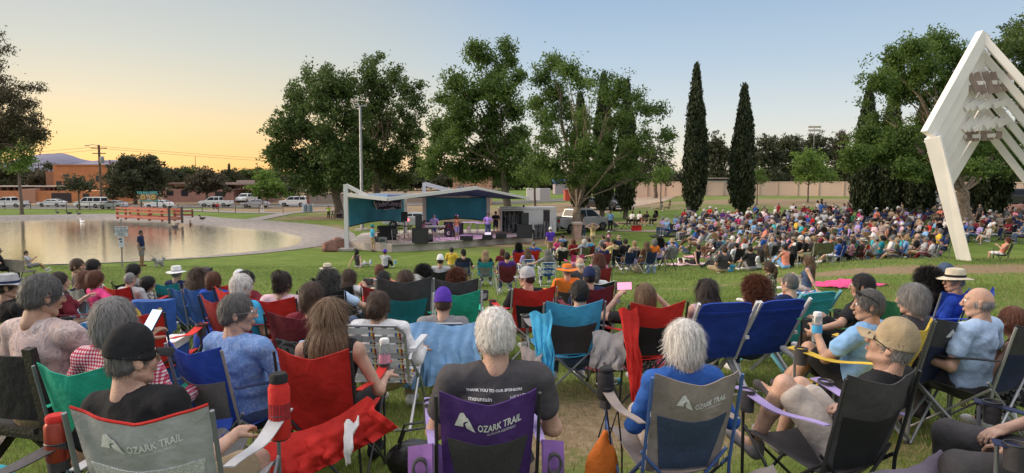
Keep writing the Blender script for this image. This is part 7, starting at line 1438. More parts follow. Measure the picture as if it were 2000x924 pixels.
# people on the lawn in front of the stage
def G(px,Y): return ground(px,Y)
K = POLEB
MID = [ # px, top, label, kwargs, chair, chair label
(697,487,'person in a dark sleeveless top and black cap sitting on the grass, left of another',dict(pose='ground',hair=('pony','black'),hat='cap',hatc=('black','black'),shirt='charcoal',pants='light grey',sleeve='none',arms=('back','back'),legs=('flat','flat'),fem=True),None,''),
(752,487,'person in a grey tee and purple cap sitting on the grass',dict(pose='ground',hair=('under','dark'),hat='cap',hatc=('violet','violet'),shirt='light grey',pants='black',arms=('knees','phone'),legs=('tuck','up'),rec=-4),None,''),
(860,497,'person in a white cap in the small black chair with cup pockets',dict(hair=('under','dark'),hat='cap',hatc=('white','white'),shirt='light grey',pants='black',arms=('rest','rest'),sk=1),('quad','black',None,K),'small black camp chair under the white cap'),
(882,483,'black-haired person in a yellow tee sitting low on the grass',dict(pose='low',seat=.26,hair=('short','black'),shirt='yellow',pants='khaki',b=1.15,sk=1,legs=('tuck','tuck')),None,''),
(905,487,'person in a black cap and black tee in the slate and silver chair',dict(hair=('under','dark'),hat='cap',hatc=('black','black'),shirt='black',pants='grey',plen='short',hyaw=30),('quad','navy','grey',POLES),'slate camp chair with a silver panel, left of the blonde'),
(948,488,'blonde person in a black tee in the teal and silver chair',dict(hair=('long','blonde'),shirt='black',pants=PRINT,fem=True),('quad','teal','grey',POLES),'teal camp chair with a silver panel under the blonde hair'),
(981,486,'person in a maroon top holding up a phone beside the maroon chair',dict(pose='low',hair=('bob','auburn'),shirt='maroon',pants='black',fem=True,arms=('phone','lap')),None,''),
(990,492,'dark-haired person sunk in the maroon and navy chair',dict(hair=('short','dark'),shirt='purple',pants='jeans',b=1.0),('quad','maroon','maroon',POLES,dict(trim='navy')),'maroon and navy camp chair with a white paper under it'),
(1013,475,'person with black curls and a purple sleeve in the red chair',dict(hair=('curly','black'),shirt='purple',pants='jeans',fem=True),('quad','red',None,K),'red camp chair under the black curls, cover hanging off its side'),
(1042,472,'grey-haired person in a blue shirt in the right red chair',dict(hair=('short','grey'),shirt='blue',pants='khaki',arms=('out','out')),('quad','red',None,K),'red camp chair under the grey-haired person in blue'),
(1030,484,'person with long light hair in the left white and blue lawn chair',dict(hair=('long','light brown'),shirt='lavender',pants='jeans',fem=True),('lawn',dict(frame_=POLEW)),'left one of two white and blue webbed lawn chairs'),
(1070,487,'person with long grey-brown hair in the right white and blue lawn chair',dict(hair=('long','grey'),shirt='grey',pants='jeans',fem=True,arms=('out','rest')),('lawn',dict(frame_=POLEW)),'right one of two white and blue webbed lawn chairs'),
(1098,458,'dark-haired person in a pale turquoise top right of the standing purple tee',dict(hair=('short','dark'),shirt='light blue',pants='white'),('quad','black',None,K),'black chair under the pale turquoise top'),
(1089,466,'blonde child in a hot pink shirt close to the standing purple tee',dict(child=True,s=1.2,hair=('bob','blonde'),shirt='hot pink',pants='navy',pose='sit',seat=.55),None,''),
(1097,472,'person in a white printed blouse in a black chair',dict(hair=('short','light brown'),shirt='cream',pants='black',fem=True),('quad','black',None,K),'black camp chair under the white printed blouse'),
(1120,467,'person with dark red hair in a dark red chair',dict(hair=('bob','auburn'),shirt='dark red',pants='black',fem=True),('quad','dark red',None,K),'dark red camp chair left of the white-blond head'),
(1141,467,'person with white-blond hair and a light printed shirt',dict(hair=('bob','white'),shirt=STRB,pants='olive',fem=True,arms=('out','lap')),('quad','olive',None,K),'olive camp chair under the white-blond hair'),
(1150,465,'dark-haired person in blue next to the white-blond one',dict(hair=('short','black'),shirt='sky blue',pants='black'),('quad','maroon',None,K),'maroon camp chair under the dark-haired person in blue'),
(1128,497,'hidden sitter whose forearm rests on the hot pink chair',dict(hair=None,shirt='pink',pants='jeans',seat=.2,pose='low',rec=40),('quad','hot pink',None,K),'hot pink camp chair with white lettering'),
(1178,475,'person in glasses and a navy tee in the maroon chair, in profile',dict(hair=('short','dark'),shirt='navy',pants='jeans',arms=('out','rest'),hyaw=40),('quad','maroon',None,POLES),'maroon camp chair under the navy tee'),
(1178,459,'brown-haired person in a row near the black chairs',dict(hair=('short','brown'),shirt='grey',pants='jeans'),None,''),
(1187,463,'person with tied brown hair and a pink-brown blouse',dict(hair=('bun','brown'),shirt='salmon',pants='khaki',fem=True),None,''),
(1189,451,'standing child in a white cap and pink shirt',dict(pose='stand',rec=0,legs=('stand','stand'),arms=('down','down'),child=True,s=1.05,hair=('long','light brown'),hat='cap',hatc=('white','white'),shirt='pink',pants='pink',fem=True),None,''),
(1200,465,'dark-haired person with a yellow cloth over the arm',dict(hair=('short','black'),shirt='pale yellow',pants='black',arms=('out','rest')),('quad','black',None,K),'tall black camp chair left of the pair'),
(1209,459,'person in a straw brimmed hat and navy shirt',dict(hair=('under','grey'),hat='bucket',hatc=('tan','brown'),shirt='navy',pants='black'),None,''),
(1222,456,'dark-haired person in black leaning across the black chairs',dict(hair=('short','dark'),shirt='black',pants='jeans',b=1.15),('quad','black',None,K),'wide black camp chair under the leaning person in black'),
(1240,470,'grey-haired person left of the blue round bag',dict(hair=('short','blonde'),shirt='tan',pants='brown',b=1.05),('quad','black',None,K),'tall black chair with a high back by the tripod'),
(1264,472,'person with light brown hair and a brown coat by the tripod',dict(hair=('long','light brown'),shirt='brown',pants='brown',fem=True),None,''),
(1279,467,'person with grey hair and an orange and turquoise top',dict(hair=('bob','grey'),shirt='orange',pants='turquoise',fem=True),None,''),
(1290,457,'dark-haired person in a mauve top beside the blue round bag',dict(hair=('curly','black'),shirt='lavender',pants='navy',fem=True),None,''),
(1314,455,'person in a peach hat leaning back in a long grey lounger',dict(hair=('under','brown'),hat='bucket',hatc=('tan','tan'),shirt='light grey',pants='grey',rec=24),('quad','grey',None,K),'long grey reclining chair left of the prone child'),
(1365,459,'person in a black outfit leaning back on the hands on the grass',dict(pose='ground',hair=('short','dark'),shirt='black',pants='black',fem=True,arms=('back','back'),legs=('flat','flat'),sleeve='none',rec=12),None,''),
(1302,448,'person in a grey tee stretched out on a dark mat',dict(pose='ground',hair=('short','dark'),shirt='grey',pants='light grey',arms=('back','knees'),legs=('flat','flat')),None,''),
(1235,412,'left one of two people in white shirts behind a small dark table',dict(hair=('short','dark'),shirt='white',pants='black',sk=2),None,''),
(1249,412,'right one of two people in white shirts behind a small dark table',dict(hair=('short','dark'),shirt='white',pants='black',sk=2),('quad','red',None,K),'red chair behind the two white shirts'),
(1263,412,'person in black beside the red cooler bag',dict(hair=('short','black'),shirt='black',pants='black',plen='short',sk=1),None,''),
(1281,411,'person with a raised dark hat and black shirt',dict(hair=('curly','black'),shirt='black',pants='black',sk=1),None,''),
(1417,480,'person in a charcoal tee sitting on the grass right of the stroller',dict(pose='ground',seat=.14,hair=('short','brown'),shirt='charcoal',pants='khaki',b=1.2,legs=('tuck','up')),None,''),
(1440,474,'person in a black and white top facing away beside the stroller',dict(hair=('short','black'),shirt='white',pants='black'),('quad','black',None,K),'black camp chair between the stroller and the redhead'),
(1434,500,'baby in a turquoise suit held beside the stroller',dict(pose='ground',child=True,s=.62,hair=('cropped','light brown'),shirt='sky blue',pants='sky blue',legs=('tuck','tuck')),None,''),
(1467,482,'person in a black tee sitting on the grass with arms round the knees',dict(pose='ground',seat=.14,hair=('short','dark'),shirt='black',pants='grey',b=1.15,arms=('knees','knees'),legs=('up','up'),rec=-10),None,''),
(1488,487,'long-haired dark person in a white tee on the grass',dict(pose='ground',hair=('long','dark'),shirt='white',pants='black',fem=True),None,''),
(1497,478,'person with long auburn hair and a camouflage blouse',dict(hair=('long','light brown'),shirt=CAMO,pants='brown',fem=True,pose='low'),None,''),
(1456,465,'red-haired child in a white tee standing among the sitters',dict(pose='stand',rec=0,legs=('stand','stand'),arms=('down','down'),child=True,s=1.0,hair=('bob','red'),shirt='white',pants='khaki'),None,''),
(1535,478,'person with black hair and a salmon tank top on the grass, hand at the chin',dict(pose='ground',hair=('short','black'),shirt='salmon',pants='light blue',fem=True,sleeve='none',arms=('knees','chin'),legs=('up','up'),rec=-6),None,''),
(1552,481,'person with long black hair dressed all in black on the grass',dict(pose='ground',hair=('long','black'),shirt='black',pants='black',fem=True,legs=('tuck','up')),None,''),
(1579,462,'white-haired person in black on the khaki bench',dict(hair=('cropped','white'),shirt='black',pants='khaki',pose='bench',b=1.1),None,''),
(1566,458,'grey-haired person left of the khaki bench',dict(hair=('cropped','white'),shirt='black',pants='black'),None,''),
(1591,461,'grey-blond person on the right of the khaki bench',dict(hair=('short','blonde'),shirt='charcoal',pants='black',pose='bench'),None,''),
(1556,427,'person in a yellow tee and blue cap at the edge of the dense crowd',dict(hair=('under','dark'),hat='cap',hatc=('light blue','light blue'),shirt='yellow',pants='khaki',plen='short',sk=1),None,''),
(1566,434,'person in a turquoise tee beside the yellow tee',dict(hair=('short','dark'),shirt='turquoise',pants='denim'),('quad','orange',None,K),'orange chair under the turquoise tee'),
(1642,465,'person with tied hair in a dress, legs out, in the blue draped chair',dict(hair=('bun','brown'),shirt='blue',pants='white',plen='short',fem=True,legs=('out','out')),('quad','royal blue',None,POLE),'royal blue chair left of the patterned dark chair'),
(1668,466,'dark-haired person between the blue and the red draped chairs',dict(hair=('bun','brown'),shirt='pink',pants='black',fem=True,sleeve='none'),('quad','black',None,K),'black chair between the blue and red draped chairs'),
(1687,464,'person in a white hat with a black band above the red chair',dict(hair=('under','grey'),hat='wide',hatc=('cream','black'),shirt='charcoal',pants='black'),('quad','red','white',K),'red and white chair under the white hat with a black band'),
(1708,456,'person in a white cap and turquoise shirt leaning forward',dict(hair=('under','grey'),hat='cap',hatc=('white','white'),shirt='turquoise',pants='denim',rec=-4),None,''),
(1755,465,'person in olive with a khaki cap in the blue chair, legs out',dict(hair=('under','grey'),hat='cap',hatc=('khaki','khaki'),shirt='olive',pants='khaki',plen='short',legs=('out','out'),rec=4),('quad','royal blue',None,POLE),'royal blue chair right of the red and white chair'),
(1768,455,'person in a turquoise shirt behind the khaki cap',dict(hair=('short','brown'),shirt='turquoise',pants='khaki'),None,''),
(1826,466,'black-haired person in a white tee in the steel-framed chair by the sculpture leg',dict(hair=('short','black'),shirt='white',pants='maroon',legs=('out','out'),arms=('lap','chin'),sk=1),('quad','grey',None,POLES),'grey steel-framed chair left of the sculpture leg'),
(1795,450,'bald person in a dark tee left of the sculpture leg',dict(hair=('bald','grey'),shirt='black',pants='khaki'),None,''),
(1972,463,'person in a salmon tank top raising a phone, seated right of the sculpture',dict(hair=('bob','auburn'),shirt='salmon',pants='white',plen='short',fem=True,sleeve='none',arms=('phone','phone'),rec=24,shoes='black'),('quad','black',None,K),'black camp chair with a black jacket, right of the sculpture'),
]
MY = {1417: 24.5,1440: 26,1434: 25,1467: 24,1488: 25,1497: 25.5,1456: 27,1535: 22.5,1552: 22.8,1579: 25,1566: 25.4,1591: 25,1642: 29,1668: 29,1687: 29.3,1708: 31,1755: 29.5,1768: 31,1826: 29.5,1795: 31,1972: 30,1302: 35,1365: 31,1314: 30,1290: 29,1279: 28,1264: 27.5,1240: 28,1200: 30,1222: 30}
for px,tp,lab,kw,ch,cl in MID:
 if px in MY and not (px == 1566 and tp < 440): kw = dict(kw,Y=MY[px])
 kw = dict(kw); kw.setdefault('arms',('lap','rest')); yw = rnd.uniform(-8,8)
 spot(px,tp,lab,ch,chl=cl,yaw=yw,**kw)
STN = [(1075,38.5,'standing person in a purple tee, white cap and khaki shorts, seen from behind',20,dict(hair=('under','grey'),hat='cap',hatc=('white','white'),shirt='violet',pants='khaki',plen='short',b=1.12,arms=('down','down'))),
(1158,42.5,'standing blonde in a yellow tank top with both hands behind the head',8,dict(hair=('long','blonde'),shirt='pale yellow',pants='tan',fem=True,sleeve='none',arms=('head','head'))),
(1192,54.5,'standing person in a light blue shirt and black trousers right of the pickup',170,dict(hair=('short','dark'),shirt='light blue',pants='black',sk=2)),
(1138,51.0,'person standing half hidden behind the litter bin at the forked trunk',-60,dict(hair=('long','brown'),shirt='grey',pants='denim',fem=True)),
(1602,57,'standing person in a royal blue shirt at the back of the crowd',100,dict(hair=('short','dark'),shirt='blue',pants='denim')),
(1595,58,'standing person in white beside the one in royal blue at the back',90,dict(hair=('short','dark'),shirt='light grey',pants='navy')),
(1519,57,'standing person in a dark red shirt beside the single-tipped cypress',90,dict(hair=('cropped','grey'),shirt='dark red',pants='black',b=1.2)),
(1603,60,'standing person in a black tee in front of the tan wall, alone',60,dict(hair=('short','black'),shirt='black',pants='black',sk=1)),
(1747,34.5,'standing person in a black tee and white shorts in the middle of the crowd',60,dict(hair=('short','dark'),shirt='black',pants='white',plen='short',b=1.1)),
(1708,36.5,'standing person in a pale pink blouse with blond hair',90,dict(hair=('bob','blonde'),shirt='pale pink',pants='grey',fem=True)),
(1723,37.5,'standing person in a floral shirt right of the pale pink blouse',110,dict(hair=('short','dark'),shirt=patt('print_top',[]),pants='khaki',plen='short',sk=1)),
(1912,52,'standing person in grey behind the seated crowd right of the sculpture leg',100,dict(hair=('cropped','grey'),shirt='charcoal',pants='black',b=1.15)),
(1896,50,'standing person in black left of the one in grey, behind the sculpture',80,dict(hair=('short','dark'),shirt='black',pants='denim')),
(1766,60,'distant standing person in black at the gap between two cypresses',150,dict(hair=('short','dark'),shirt='black',pants='brown')),
(762 + 90,58,'distant person standing behind the stage between the shade screens, left one',180,dict(hair=('short','dark'),shirt='black',pants='black')),]
for px,Y,lab,yw,kw in STN: stand(px,Y,lab,abs_yaw=yw,**kw)
stand(1742,62,'person standing at the far back in a black tee left of the cypress row',abs_yaw=120,hair=('short','black'),shirt='black',pants='denim')
for px,py,lab,sh in ((1222,417,'left one of two people seated on the grass under the round-footed cypress','black'),(1237,415,'right one of two people seated on the grass under the round-footed cypress, in white','white'),(1290,414,'person in grey lying on one elbow on the far lawn','grey'),(1306,412,'person in dark green sitting upright on the far lawn','olive')):
 person(hit(px,py),R(80),lab,hair=('short','dark'),shirt=sh,pants='black' if px < 1230 else 'khaki',pose='low',vox=.026,arms=('back','knees') if px == 1290 else ('lap','lap'),legs=('flat','flat') if px == 1290 else ('lowsit','lowsit'))
s_ = person(hit(1352,517) + Vector((0,0,.12)),0,'child lying on the front on a pink blanket, chin up',hair=('short','dark'),shirt='cream',pants='white',plen='short',pose='ground',seat=.02,child=True,s=1.15,legs=(((.02,.02,-.42),(.02,.02,-.80)),) * 2,arms=((.06,.22,-.05),(-.08,.30,.14)) and ('raise','raise'),rec=0,hpitch=45,vox=.018)[0]
s_.rotation_euler = (R(-82),0,R(78)); s_.location.z += .02
# the dense crowd on the right
SH = [('maroon',9),('navy',11),('charcoal',8),('black',9),('white',9),('light grey',7),('salmon',4),('hot pink',1),('pink',5),('turquoise',2),('blue',4),('light blue',6),('lavender',6),('red',2),('dark red',6),('yellow',1),('olive',3),('grey',6),('denim',6),('tan',4),('teal',2),('purple',2),('pale pink',4)]
SHB = [a for a,n_ in SH for _ in range(n_)]
PTS = ['jeans','denim','black','khaki','beige','charcoal','navy','light grey','white','brown']
HT = [(None,'')] * 7 + [('cap','white cap'),('cap','dark cap'),('straw','straw hat'),('sunhat','white sun hat'),('cap','grey cap'),('fedora','tan fedora')]
HCOL = {'white cap': ('white','white'),'dark cap': ('navy','navy'),'straw hat': ('cream','brown'),'white sun hat': ('white','light grey'),'grey cap': ('grey','grey'),'tan fedora': ('tan','brown')}
POS = [(('lap','lap'),('sit','sit'),14),(('rest','lap'),('out','out'),20),(('lap','chin'),('sit','over'),10),(('fold','fold'),('wide','wide'),16),(('rest','rest'),('over','sit'),18),(('knees','knees'),('sit','sit'),-8),(('out','lap'),('out','sit'),12)]
CH = ['royal blue','navy','navy','black','charcoal','green','maroon','grey','dark red','blue','black','black']
crowd = []; rc = random.Random(21); r = 14.5
while r < 46:
 a = -1.2
 while a < 1.2:
  x = STAGE.x + r * math.cos(a) + rc.uniform(-.35,.35); y = STAGE.y + r * math.sin(a) + rc.uniform(-.3,.3); a += (.98 + rc.uniform(-.12,.3)) / r
  if y < 29 or y > 62: continue
  px = 1000 + F * x / y; lft = np.interp(y,[30,34,38,42,50,56,62],[1470,1400,1335,1290,1290,1320,1350])
  if px < lft or px > 2030: continue
  if y < 33 and not 1420 < px < 1850: continue
  if px > 1850 and y < 41: continue
  if 1655 < px < 1800 and 35.5 < y < 40: continue
  if 1520 < px < 1590 and 37 < y < 40.5: continue
  if px < 1500 and y < 34 and rc.random() < .3: continue
  if any(abs(px - c) < 14 and y > yy - 1.5 for c,yy in ((1355,63),(1448,63),(1688,58),(1735,57),(1793,56),(1888,47),(1930,55))): continue
  if rc.random() < .10 or noise.noise((x * .28,y * .28,3)) > .28: continue
  crowd.append((x,y,px))
 r += 1.42
crowd.sort(key=lambda c: c[1] + .35 * abs(c[0] - 15) * .2)
far = crowd[146:]; crowd = crowd[:146]
ROWS = [(29,36,'front'),(36,42,'second'),(42,48,'middle'),(48,54,'fourth'),(54,63,'rear')]
COLS = [(0,1340,'left of twin-tipped cypress'),(1340,1400,'below twin-tipped cypress'),(1400,1470,'below single-tipped cypress'),(1470,1540,'right of single-tipped cypress'),(1540,1620,'below pale green tree'),(1620,1710,'left below cypress row'),(1710,1790,'mid below cypress row'),(1790,1870,'beside sculpture leg'),(1870,2100,'right of sculpture leg')]
def deal(pts,rc):
 out = []; cnt = {}
 for x,y,px in sorted(pts,key=lambda c: c[2]):
  fem = rc.random() < .5; sh = rc.choice(SHB); ht,hl = rc.choice(HT); pz = rc.choice(POS); hc = rc.choice(['black','dark','brown','brown','light brown','grey','grey','dark grey','white','blonde','auburn']); hs = rc.choice(['bob','long','curly','bun','wavy','short'] if fem else ['short','short','cropped','bald'])
  if ht: hs = 'under'
  row = next(n_ for a,b_,n_ in ROWS if a <= y < b_); col = next(n_ for a,b_,n_ in COLS if a <= px < b_); cc = rc.choice(CH) if rc.random() < .8 else None
  hd = hl if ht else {'bald': 'bald head','bun': f'{hc} bun','bob': f'{hc} bob'}.get(hs,f'{hs} {hc} hair'); lab = f'{sh} top, {hd}, {row} band {col}'; cnt[lab] = cnt.get(lab,0) + 1; out.append((x,y,fem,sh,ht,hl,pz,hc,hs,lab,cnt[lab],cc))
 return out,cnt
ORD = ['','first','second','third','fourth','fifth']
def seatit(q,cnt):
 x,y,fem,sh,ht,hl,pz,hc,hs,lab,k,cc = q; L_ = ('person, ' + lab) if cnt[lab] == 1 else f'{ORD[k]} from left, {lab}'
 st = .46 if cc else rc.choice([.46,.40,.12]); ps = 'sit' if st > .2 else 'ground'; lg = pz[1] if ps == 'sit' else ('up','tuck'); rz = face(x,y,rc.uniform(-14,14)); g = Vector((x,y,H(x,y)))
 p = person(g,rz,L_,hair=(hs,hc),shirt=sh,pants=rc.choice(PTS),hat=ht,hatc=HCOL.get(hl,('white','black')),pose=ps,seat=st if ps == 'sit' else None,arms=pz[0],legs=lg,rec=pz[2],fem=fem,b=rc.choice([1.0,1.0,1.15]),sk=rc.choice([0,0,0,1,1,2]),sleeve='short',plen=rc.choice(['long','long','short']),hyaw=rc.choice([-20,0,0,15]),s=rc.uniform(.95,1.06),vox=.03,shoes=rc.choice(['white','black','grey']),group='people in the dense crowd on the right lawn')[0]
 c = quad(g,rz,(f'{cc} chair under {lab}' if cnt[lab] == 1 else f'{cc} chair under {ORD[k]} {lab}'),cc,None,POLE,lod=2,group='camp chairs in the dense crowd') if cc else None
 return p,c
info,cnt = deal(crowd,rc)
for q in info: seatit(q,cnt)
def merge(objs,name,label,cat_):
 bpy.context.view_layer.update(); Vs,Fs,Ls,Ts,Mi,mats = [],[],[],[],[],{}; nv = 0; allo = []
 def walk(o):
  allo.append(o)
  for c in o.children: walk(c)
 for o in objs: walk(o)
 for o in allo:
  if o.type != 'MESH': continue
  me = o.data; n = len(me.vertices); v = np.empty(n * 3,np.float32); me.vertices.foreach_get('co',v); M = np.array(o.matrix_world); Vs.append(v.reshape(-1,3) @ M[:3,:3].T + M[:3,3]); l = np.empty(len(me.loops),np.int32); me.loops.foreach_get('vertex_index',l); t = np.empty(len(me.polygons),np.int32); me.polygons.foreach_get('loop_total',t)
  Fs.append(l + nv); Ts.append(t); nv += n; m = o.material_slots[0].material; Mi.append(np.full(len(t),mats.setdefault(m,len(mats)),np.int32))
 me = bpy.data.meshes.new(name); V = np.concatenate(Vs); L = np.concatenate(Fs); T = np.concatenate(Ts); me.vertices.add(len(V)); me.vertices.foreach_set('co',V.astype(np.float32).ravel()); me.loops.add(len(L)); me.loops.foreach_set('vertex_index',L); me.polygons.add(len(T)); me.polygons.foreach_set('loop_start',np.concatenate([[0],np.cumsum(T)[:-1]]).astype(np.int32)); me.polygons.foreach_set('loop_total',T); me.polygons.foreach_set('use_smooth',np.ones(len(T),bool))
 for m in mats: me.materials.append(m)
 me.polygons.foreach_set('material_index',np.concatenate(Mi)); me.update(calc_edges=True); kind(tag(link(name,me),label,cat_),'stuff')
 bpy.data.batch_remove(allo)
fi,fc = deal(far,rc); ps,cs_ = [],[]
for q in fi:
 p,c = seatit(q,fc); ps.append(p)
 if c: cs_.append(c)
merge(ps,'distant_crowd','rear rows of the seated crowd below the cypresses and in front of the tan wall','crowd'); merge(cs_,'distant_camp_chairs','camp chairs under the rear rows of the crowd','camp chairs')
# belongings
def hang(c,label,cs_,m,name='jacket',cat_='jacket',amp=.014,nu=30,nv=22,fq=9):
 """cloth hung between four chair-space corners: top left, top right, bottom right, bottom left"""
 a,b,d,e_ = [Vector(p) for p in cs_]
 def fn(u,v):
  p = a.lerp(b,u).lerp(e_.lerp(d,u),v); k = .3 + .7 * v
  return p + Vector((.02 * noise.noise((v * 4,u * 3,5)),-abs(fold(u,v,amp,fq)) * k * 2 - .03 * math.sin(v * 3.1),.02 * math.sin(u * 7) * (1 - v) + .025 * noise.noise((u * 3,9,1)) * v))
 return drape(c[2],c[3],label,fn,m,name,cat_,nu,nv)
def wrist(S,sd): p = S[0]; return Matrix.Translation(p.location) @ Matrix.Rotation(p.rotation_euler.z,4,'Z') @ Matrix.Scale(p.scale[0],4) @ S[4]['wr',sd]
def hold(S,sd,z=.60):
 s_ = S[1].scale if S[1] else (.984,1.07,1.07); return S[2] + Matrix.Rotation(S[3],3,'Z') @ Vector((sd * .315 * s_[0],.22 * s_[1],z * s_[2]))
def cpos(S,x,y,z): return S[2] + Matrix.Rotation(S[3],3,'Z') @ Vector((x,y,z))
hang(RW,'red chair cover hanging in a big fold across the lower right of the red chair',[(-.34,-.42,.34),(.30,-.41,.66),(.46,-.38,.50),(-.26,-.52,.12)],fab('red'),'chair_cover','cover',.02)
hang(RW,'white fold of lining showing on the red chair cover',[(.20,-.50,.55),(.27,-.49,.58),(.24,-.54,.36),(.22,-.54,.36)],fab('white'),'lining','cloth',.004,6,6)
hang(CAPM,'light blue jacket draped over the low lawn chair under the purple cap',[(-.27,-.34,.73),(.28,-.34,.73),(.34,-.46,.26),(-.32,-.46,.24)],fab('light blue'),amp=.02)
hang(PM,'purple fabric flap spreading from the purple chair to the bottom left',[(-.34,-.40,.52),(.02,-.46,.44),(.10,-.62,.05),(-.62,-.55,.10)],fab('purple'),'chair_cover','cover',.025)
for sd in (-1,1):
 q_ = PM[1]; mb = MB(); mb.sheet(lambda u,v: Vector((sd * (.28 + .13 * v),-.34 + .10 * v - .02 * math.sin(u * 3.1),.68 - .17 * u - .05 * v)),8,6,.012); a_ = mb.build('armrest_flap',mat('violet_fabric',(.22,.10,.34),.8,.15,5,.6,10),q_,smooth=True); mb = MB(); mb.tube([(sd * .345 + math.cos(t / 16 * 6.2832) * .036,-.335,.575 + math.sin(t / 16 * 6.2832) * .04) for t in range(17)],.009,6); mb.build('holder_ring',fab('charcoal'),a_)
hang(WW,'taupe chair cover bunched over the bottom of the taupe chair',[(-.30,-.46,.46),(.34,-.44,.50),(.36,-.62,.05),(-.34,-.62,.05)],fab('taupe'),'chair_cover','cover',.03)
hang(KC,'grey-violet jacket hanging behind the charcoal chair at the right',[(-.22,-.44,.46),(.30,-.44,.54),(.42,-.60,.02),(-.20,-.62,.10)],mat('cloth_greyviolet',(.20,.16,.22),.9,.1,6,.5,14))
hang(BLU,'bright blue bag strap and cloth hanging from the left arm of the blue chair',[(-.38,-.30,.80),(-.22,-.40,.84),(-.20,-.44,.28),(-.30,-.42,.12)],fab('sky blue'),'cloth_bag','bag',.02,12,18,5)
hang(BLU,'grey cloth end hanging below the bright blue bag',[(-.46,-.30,.50),(-.30,-.40,.52),(-.28,-.44,.26),(-.44,-.42,.22)],fab('taupe'),'chair_cover','cover',.02,12,12,4)
hang(FILM,'red strap cloth hanging down the left side of the red chair',[(-.36,-.38,.86),(-.22,-.42,.88),(-.18,-.46,.10),(-.27,-.46,.12)],fab('red'),'chair_cover','cover',.015,10,18,4)
hang(FILM,'grey shoulder bag hanging on the left arm of the red chair',[(-.52,-.20,.64),(-.30,-.36,.68),(-.32,-.40,.36),(-.58,-.28,.38)],fab('grey'),'shoulder_bag','bag',.02,14,12,4)
hang(PT,'red cover lying over the left arm of the small red chair',[(-.58,-.10,.62),(-.20,-.36,.74),(-.10,-.44,.40),(-.46,-.34,.44)],fab('dark red'),'chair_cover','cover',.02,16,14,5)
hang(HP,'light blue denim jacket over the lower back of the grey chair',[(-.22,-.40,.66),(.22,-.40,.66),(.30,-.46,.26),(-.26,-.46,.24)],fab('light blue'),amp=.02)
hang(BM,'grey jacket hanging at the right rear corner of the royal blue chair',[(.18,-.42,.46),(.36,-.36,.48),(.40,-.44,.08),(.20,-.50,.10)],fab('grey'),amp=.02,nu=14,fq=5)
hang(BM,'blue lower flap of the royal blue chair back',[(-.27,-.37,.52),(.26,-.37,.52),(.24,-.44,.26),(-.27,-.44,.24)],fab('royal blue'),'chair_cover','cover',.012)
def tee_print():
 B = Matrix.Rotation(PM[3],3,'Z'); o = PM[0];
 for txt,z,x,sz in (('THANK YOU TO OUR SPONSORS',.895,-.01,.017),('mountain',.858,-.075,.028),('HEALTH',.862,.105,.024)):
  V,Fc = text_geo(txt,sz,.0006); mb = MB(); vs = []
  for v in V:
   p = Vector((v.x + x,-.6,v.y + z)); h_,loc,nrm,_i = [c for c in o.children if c.name.startswith('shirt')][0].ray_cast(p,Vector((0,1,0))); vs.append(loc + nrm * .003 if h_ else Vector((p.x,-.30,p.z)))
  mb.add(vs,Fc); mb.build('shirt_print',fab('white'),[c for c in o.children if c.name.startswith('shirt')][0])
bpy.context.view_layer.update(); tee_print()
def bottle(loc,r,h,col,label,cap_='black',name='bottle',tilt=None,band=None,cat_='bottle'):
 mb = MB(); mb.lathe([(r * .92,0),(r,.01),(r,h * .78),(r * .82,h * .84),(r * .8,h * .86)],(0,0,0),20); e = empty(name,loc,0,label,cat_); mb.build('body',fab(col) if isinstance(col,str) else col,e,smooth=True)
 mb = MB(); mb.lathe([(r * .84,h * .86),(r * .86,h * .95),(r * .7,h),(r * .2,h)],(0,0,0),18); mb.build('lid',fab(cap_),e,smooth=True)
 if band: mb = MB(); mb.lathe([(r * 1.01,h * .3),(r * 1.01,h * .55)],(0,0,0),18,cap=False); mb.build('label_band',fab(band),e)
 if tilt: e.rotation_euler = tilt
 return e
CLEAR = mat('clear_plastic',(.75,.8,.85),.12,0,trans=.8)
def cup(loc,label,col='white',straw=True,r=.045,h=.15):
 e = empty('paper_cup',loc,0,label,'cup'); mb = MB(); mb.lathe([(r * .75,0),(r,h)],(0,0,0),18); mb.build('body',fab(col),e,smooth=True); mb = MB(); mb.lathe([(r * 1.05,h),(r * 1.05,h + .012),(r * .9,h + .02),(r * .3,h + .024)],(0,0,0),18); mb.build('lid',fab('light grey'),e,smooth=True)
 if straw: mb = MB(); mb.tube([(0,0,h),(.01,0,h + .08)],.004,6); mb.build('straw',fab('white'),e)
 return e
cup(hold(PM,1),'white paper cup with a lid and straw in the right arm of the purple chair'); cup(hold(BM,-1),'purple plastic cup with a white lid and straw left of the light blue shirt','lavender')
bottle(hold(BC,1,.56),.048,.30,'red','tall red insulated flask with a black lid in the cup holder of the white chair',band='dark red'); bottle(hold(WW,-1),.045,.17,'black','black tumbler in the left cup holder of the taupe chair'); bottle(hold(RW,1),.036,.22,CLEAR,'clear water bottle in the right cup holder of the red chair','white',band='pink')
bottle(hold(BM,1),.036,.21,CLEAR,'clear water bottle hanging in the mesh holder of the royal blue chair','light blue'); bottle(wrist(YM,-1) + Vector((0,0,-.06)),.034,.21,CLEAR,'clear water bottle held by the person in the light blue tee','white',band='sky blue'); b = hit(1168,750); bottle(b + Vector((0,0,.04)),.034,.22,CLEAR,'water bottle lying on the grass behind the bright blue chair','sky blue',tilt=(R(90),0,R(80)),band='white')
lc_ = ground(-150,2.6); bottle(lc_ + Matrix.Rotation(R(-20),3,'Z') @ Vector((.33,.23,.62)),.045,.19,mat('copper_red',(.32,.05,.03),.3,.1,metal=.5),'red and copper travel tumbler in the bottom left corner','red')
quad(lc_,R(-20),'blue-grey tube chair cut off by the bottom left corner','grey','white',mat('tube_slate_blue',(.10,.18,.24),.4,.05),armc='charcoal',s=1.05);
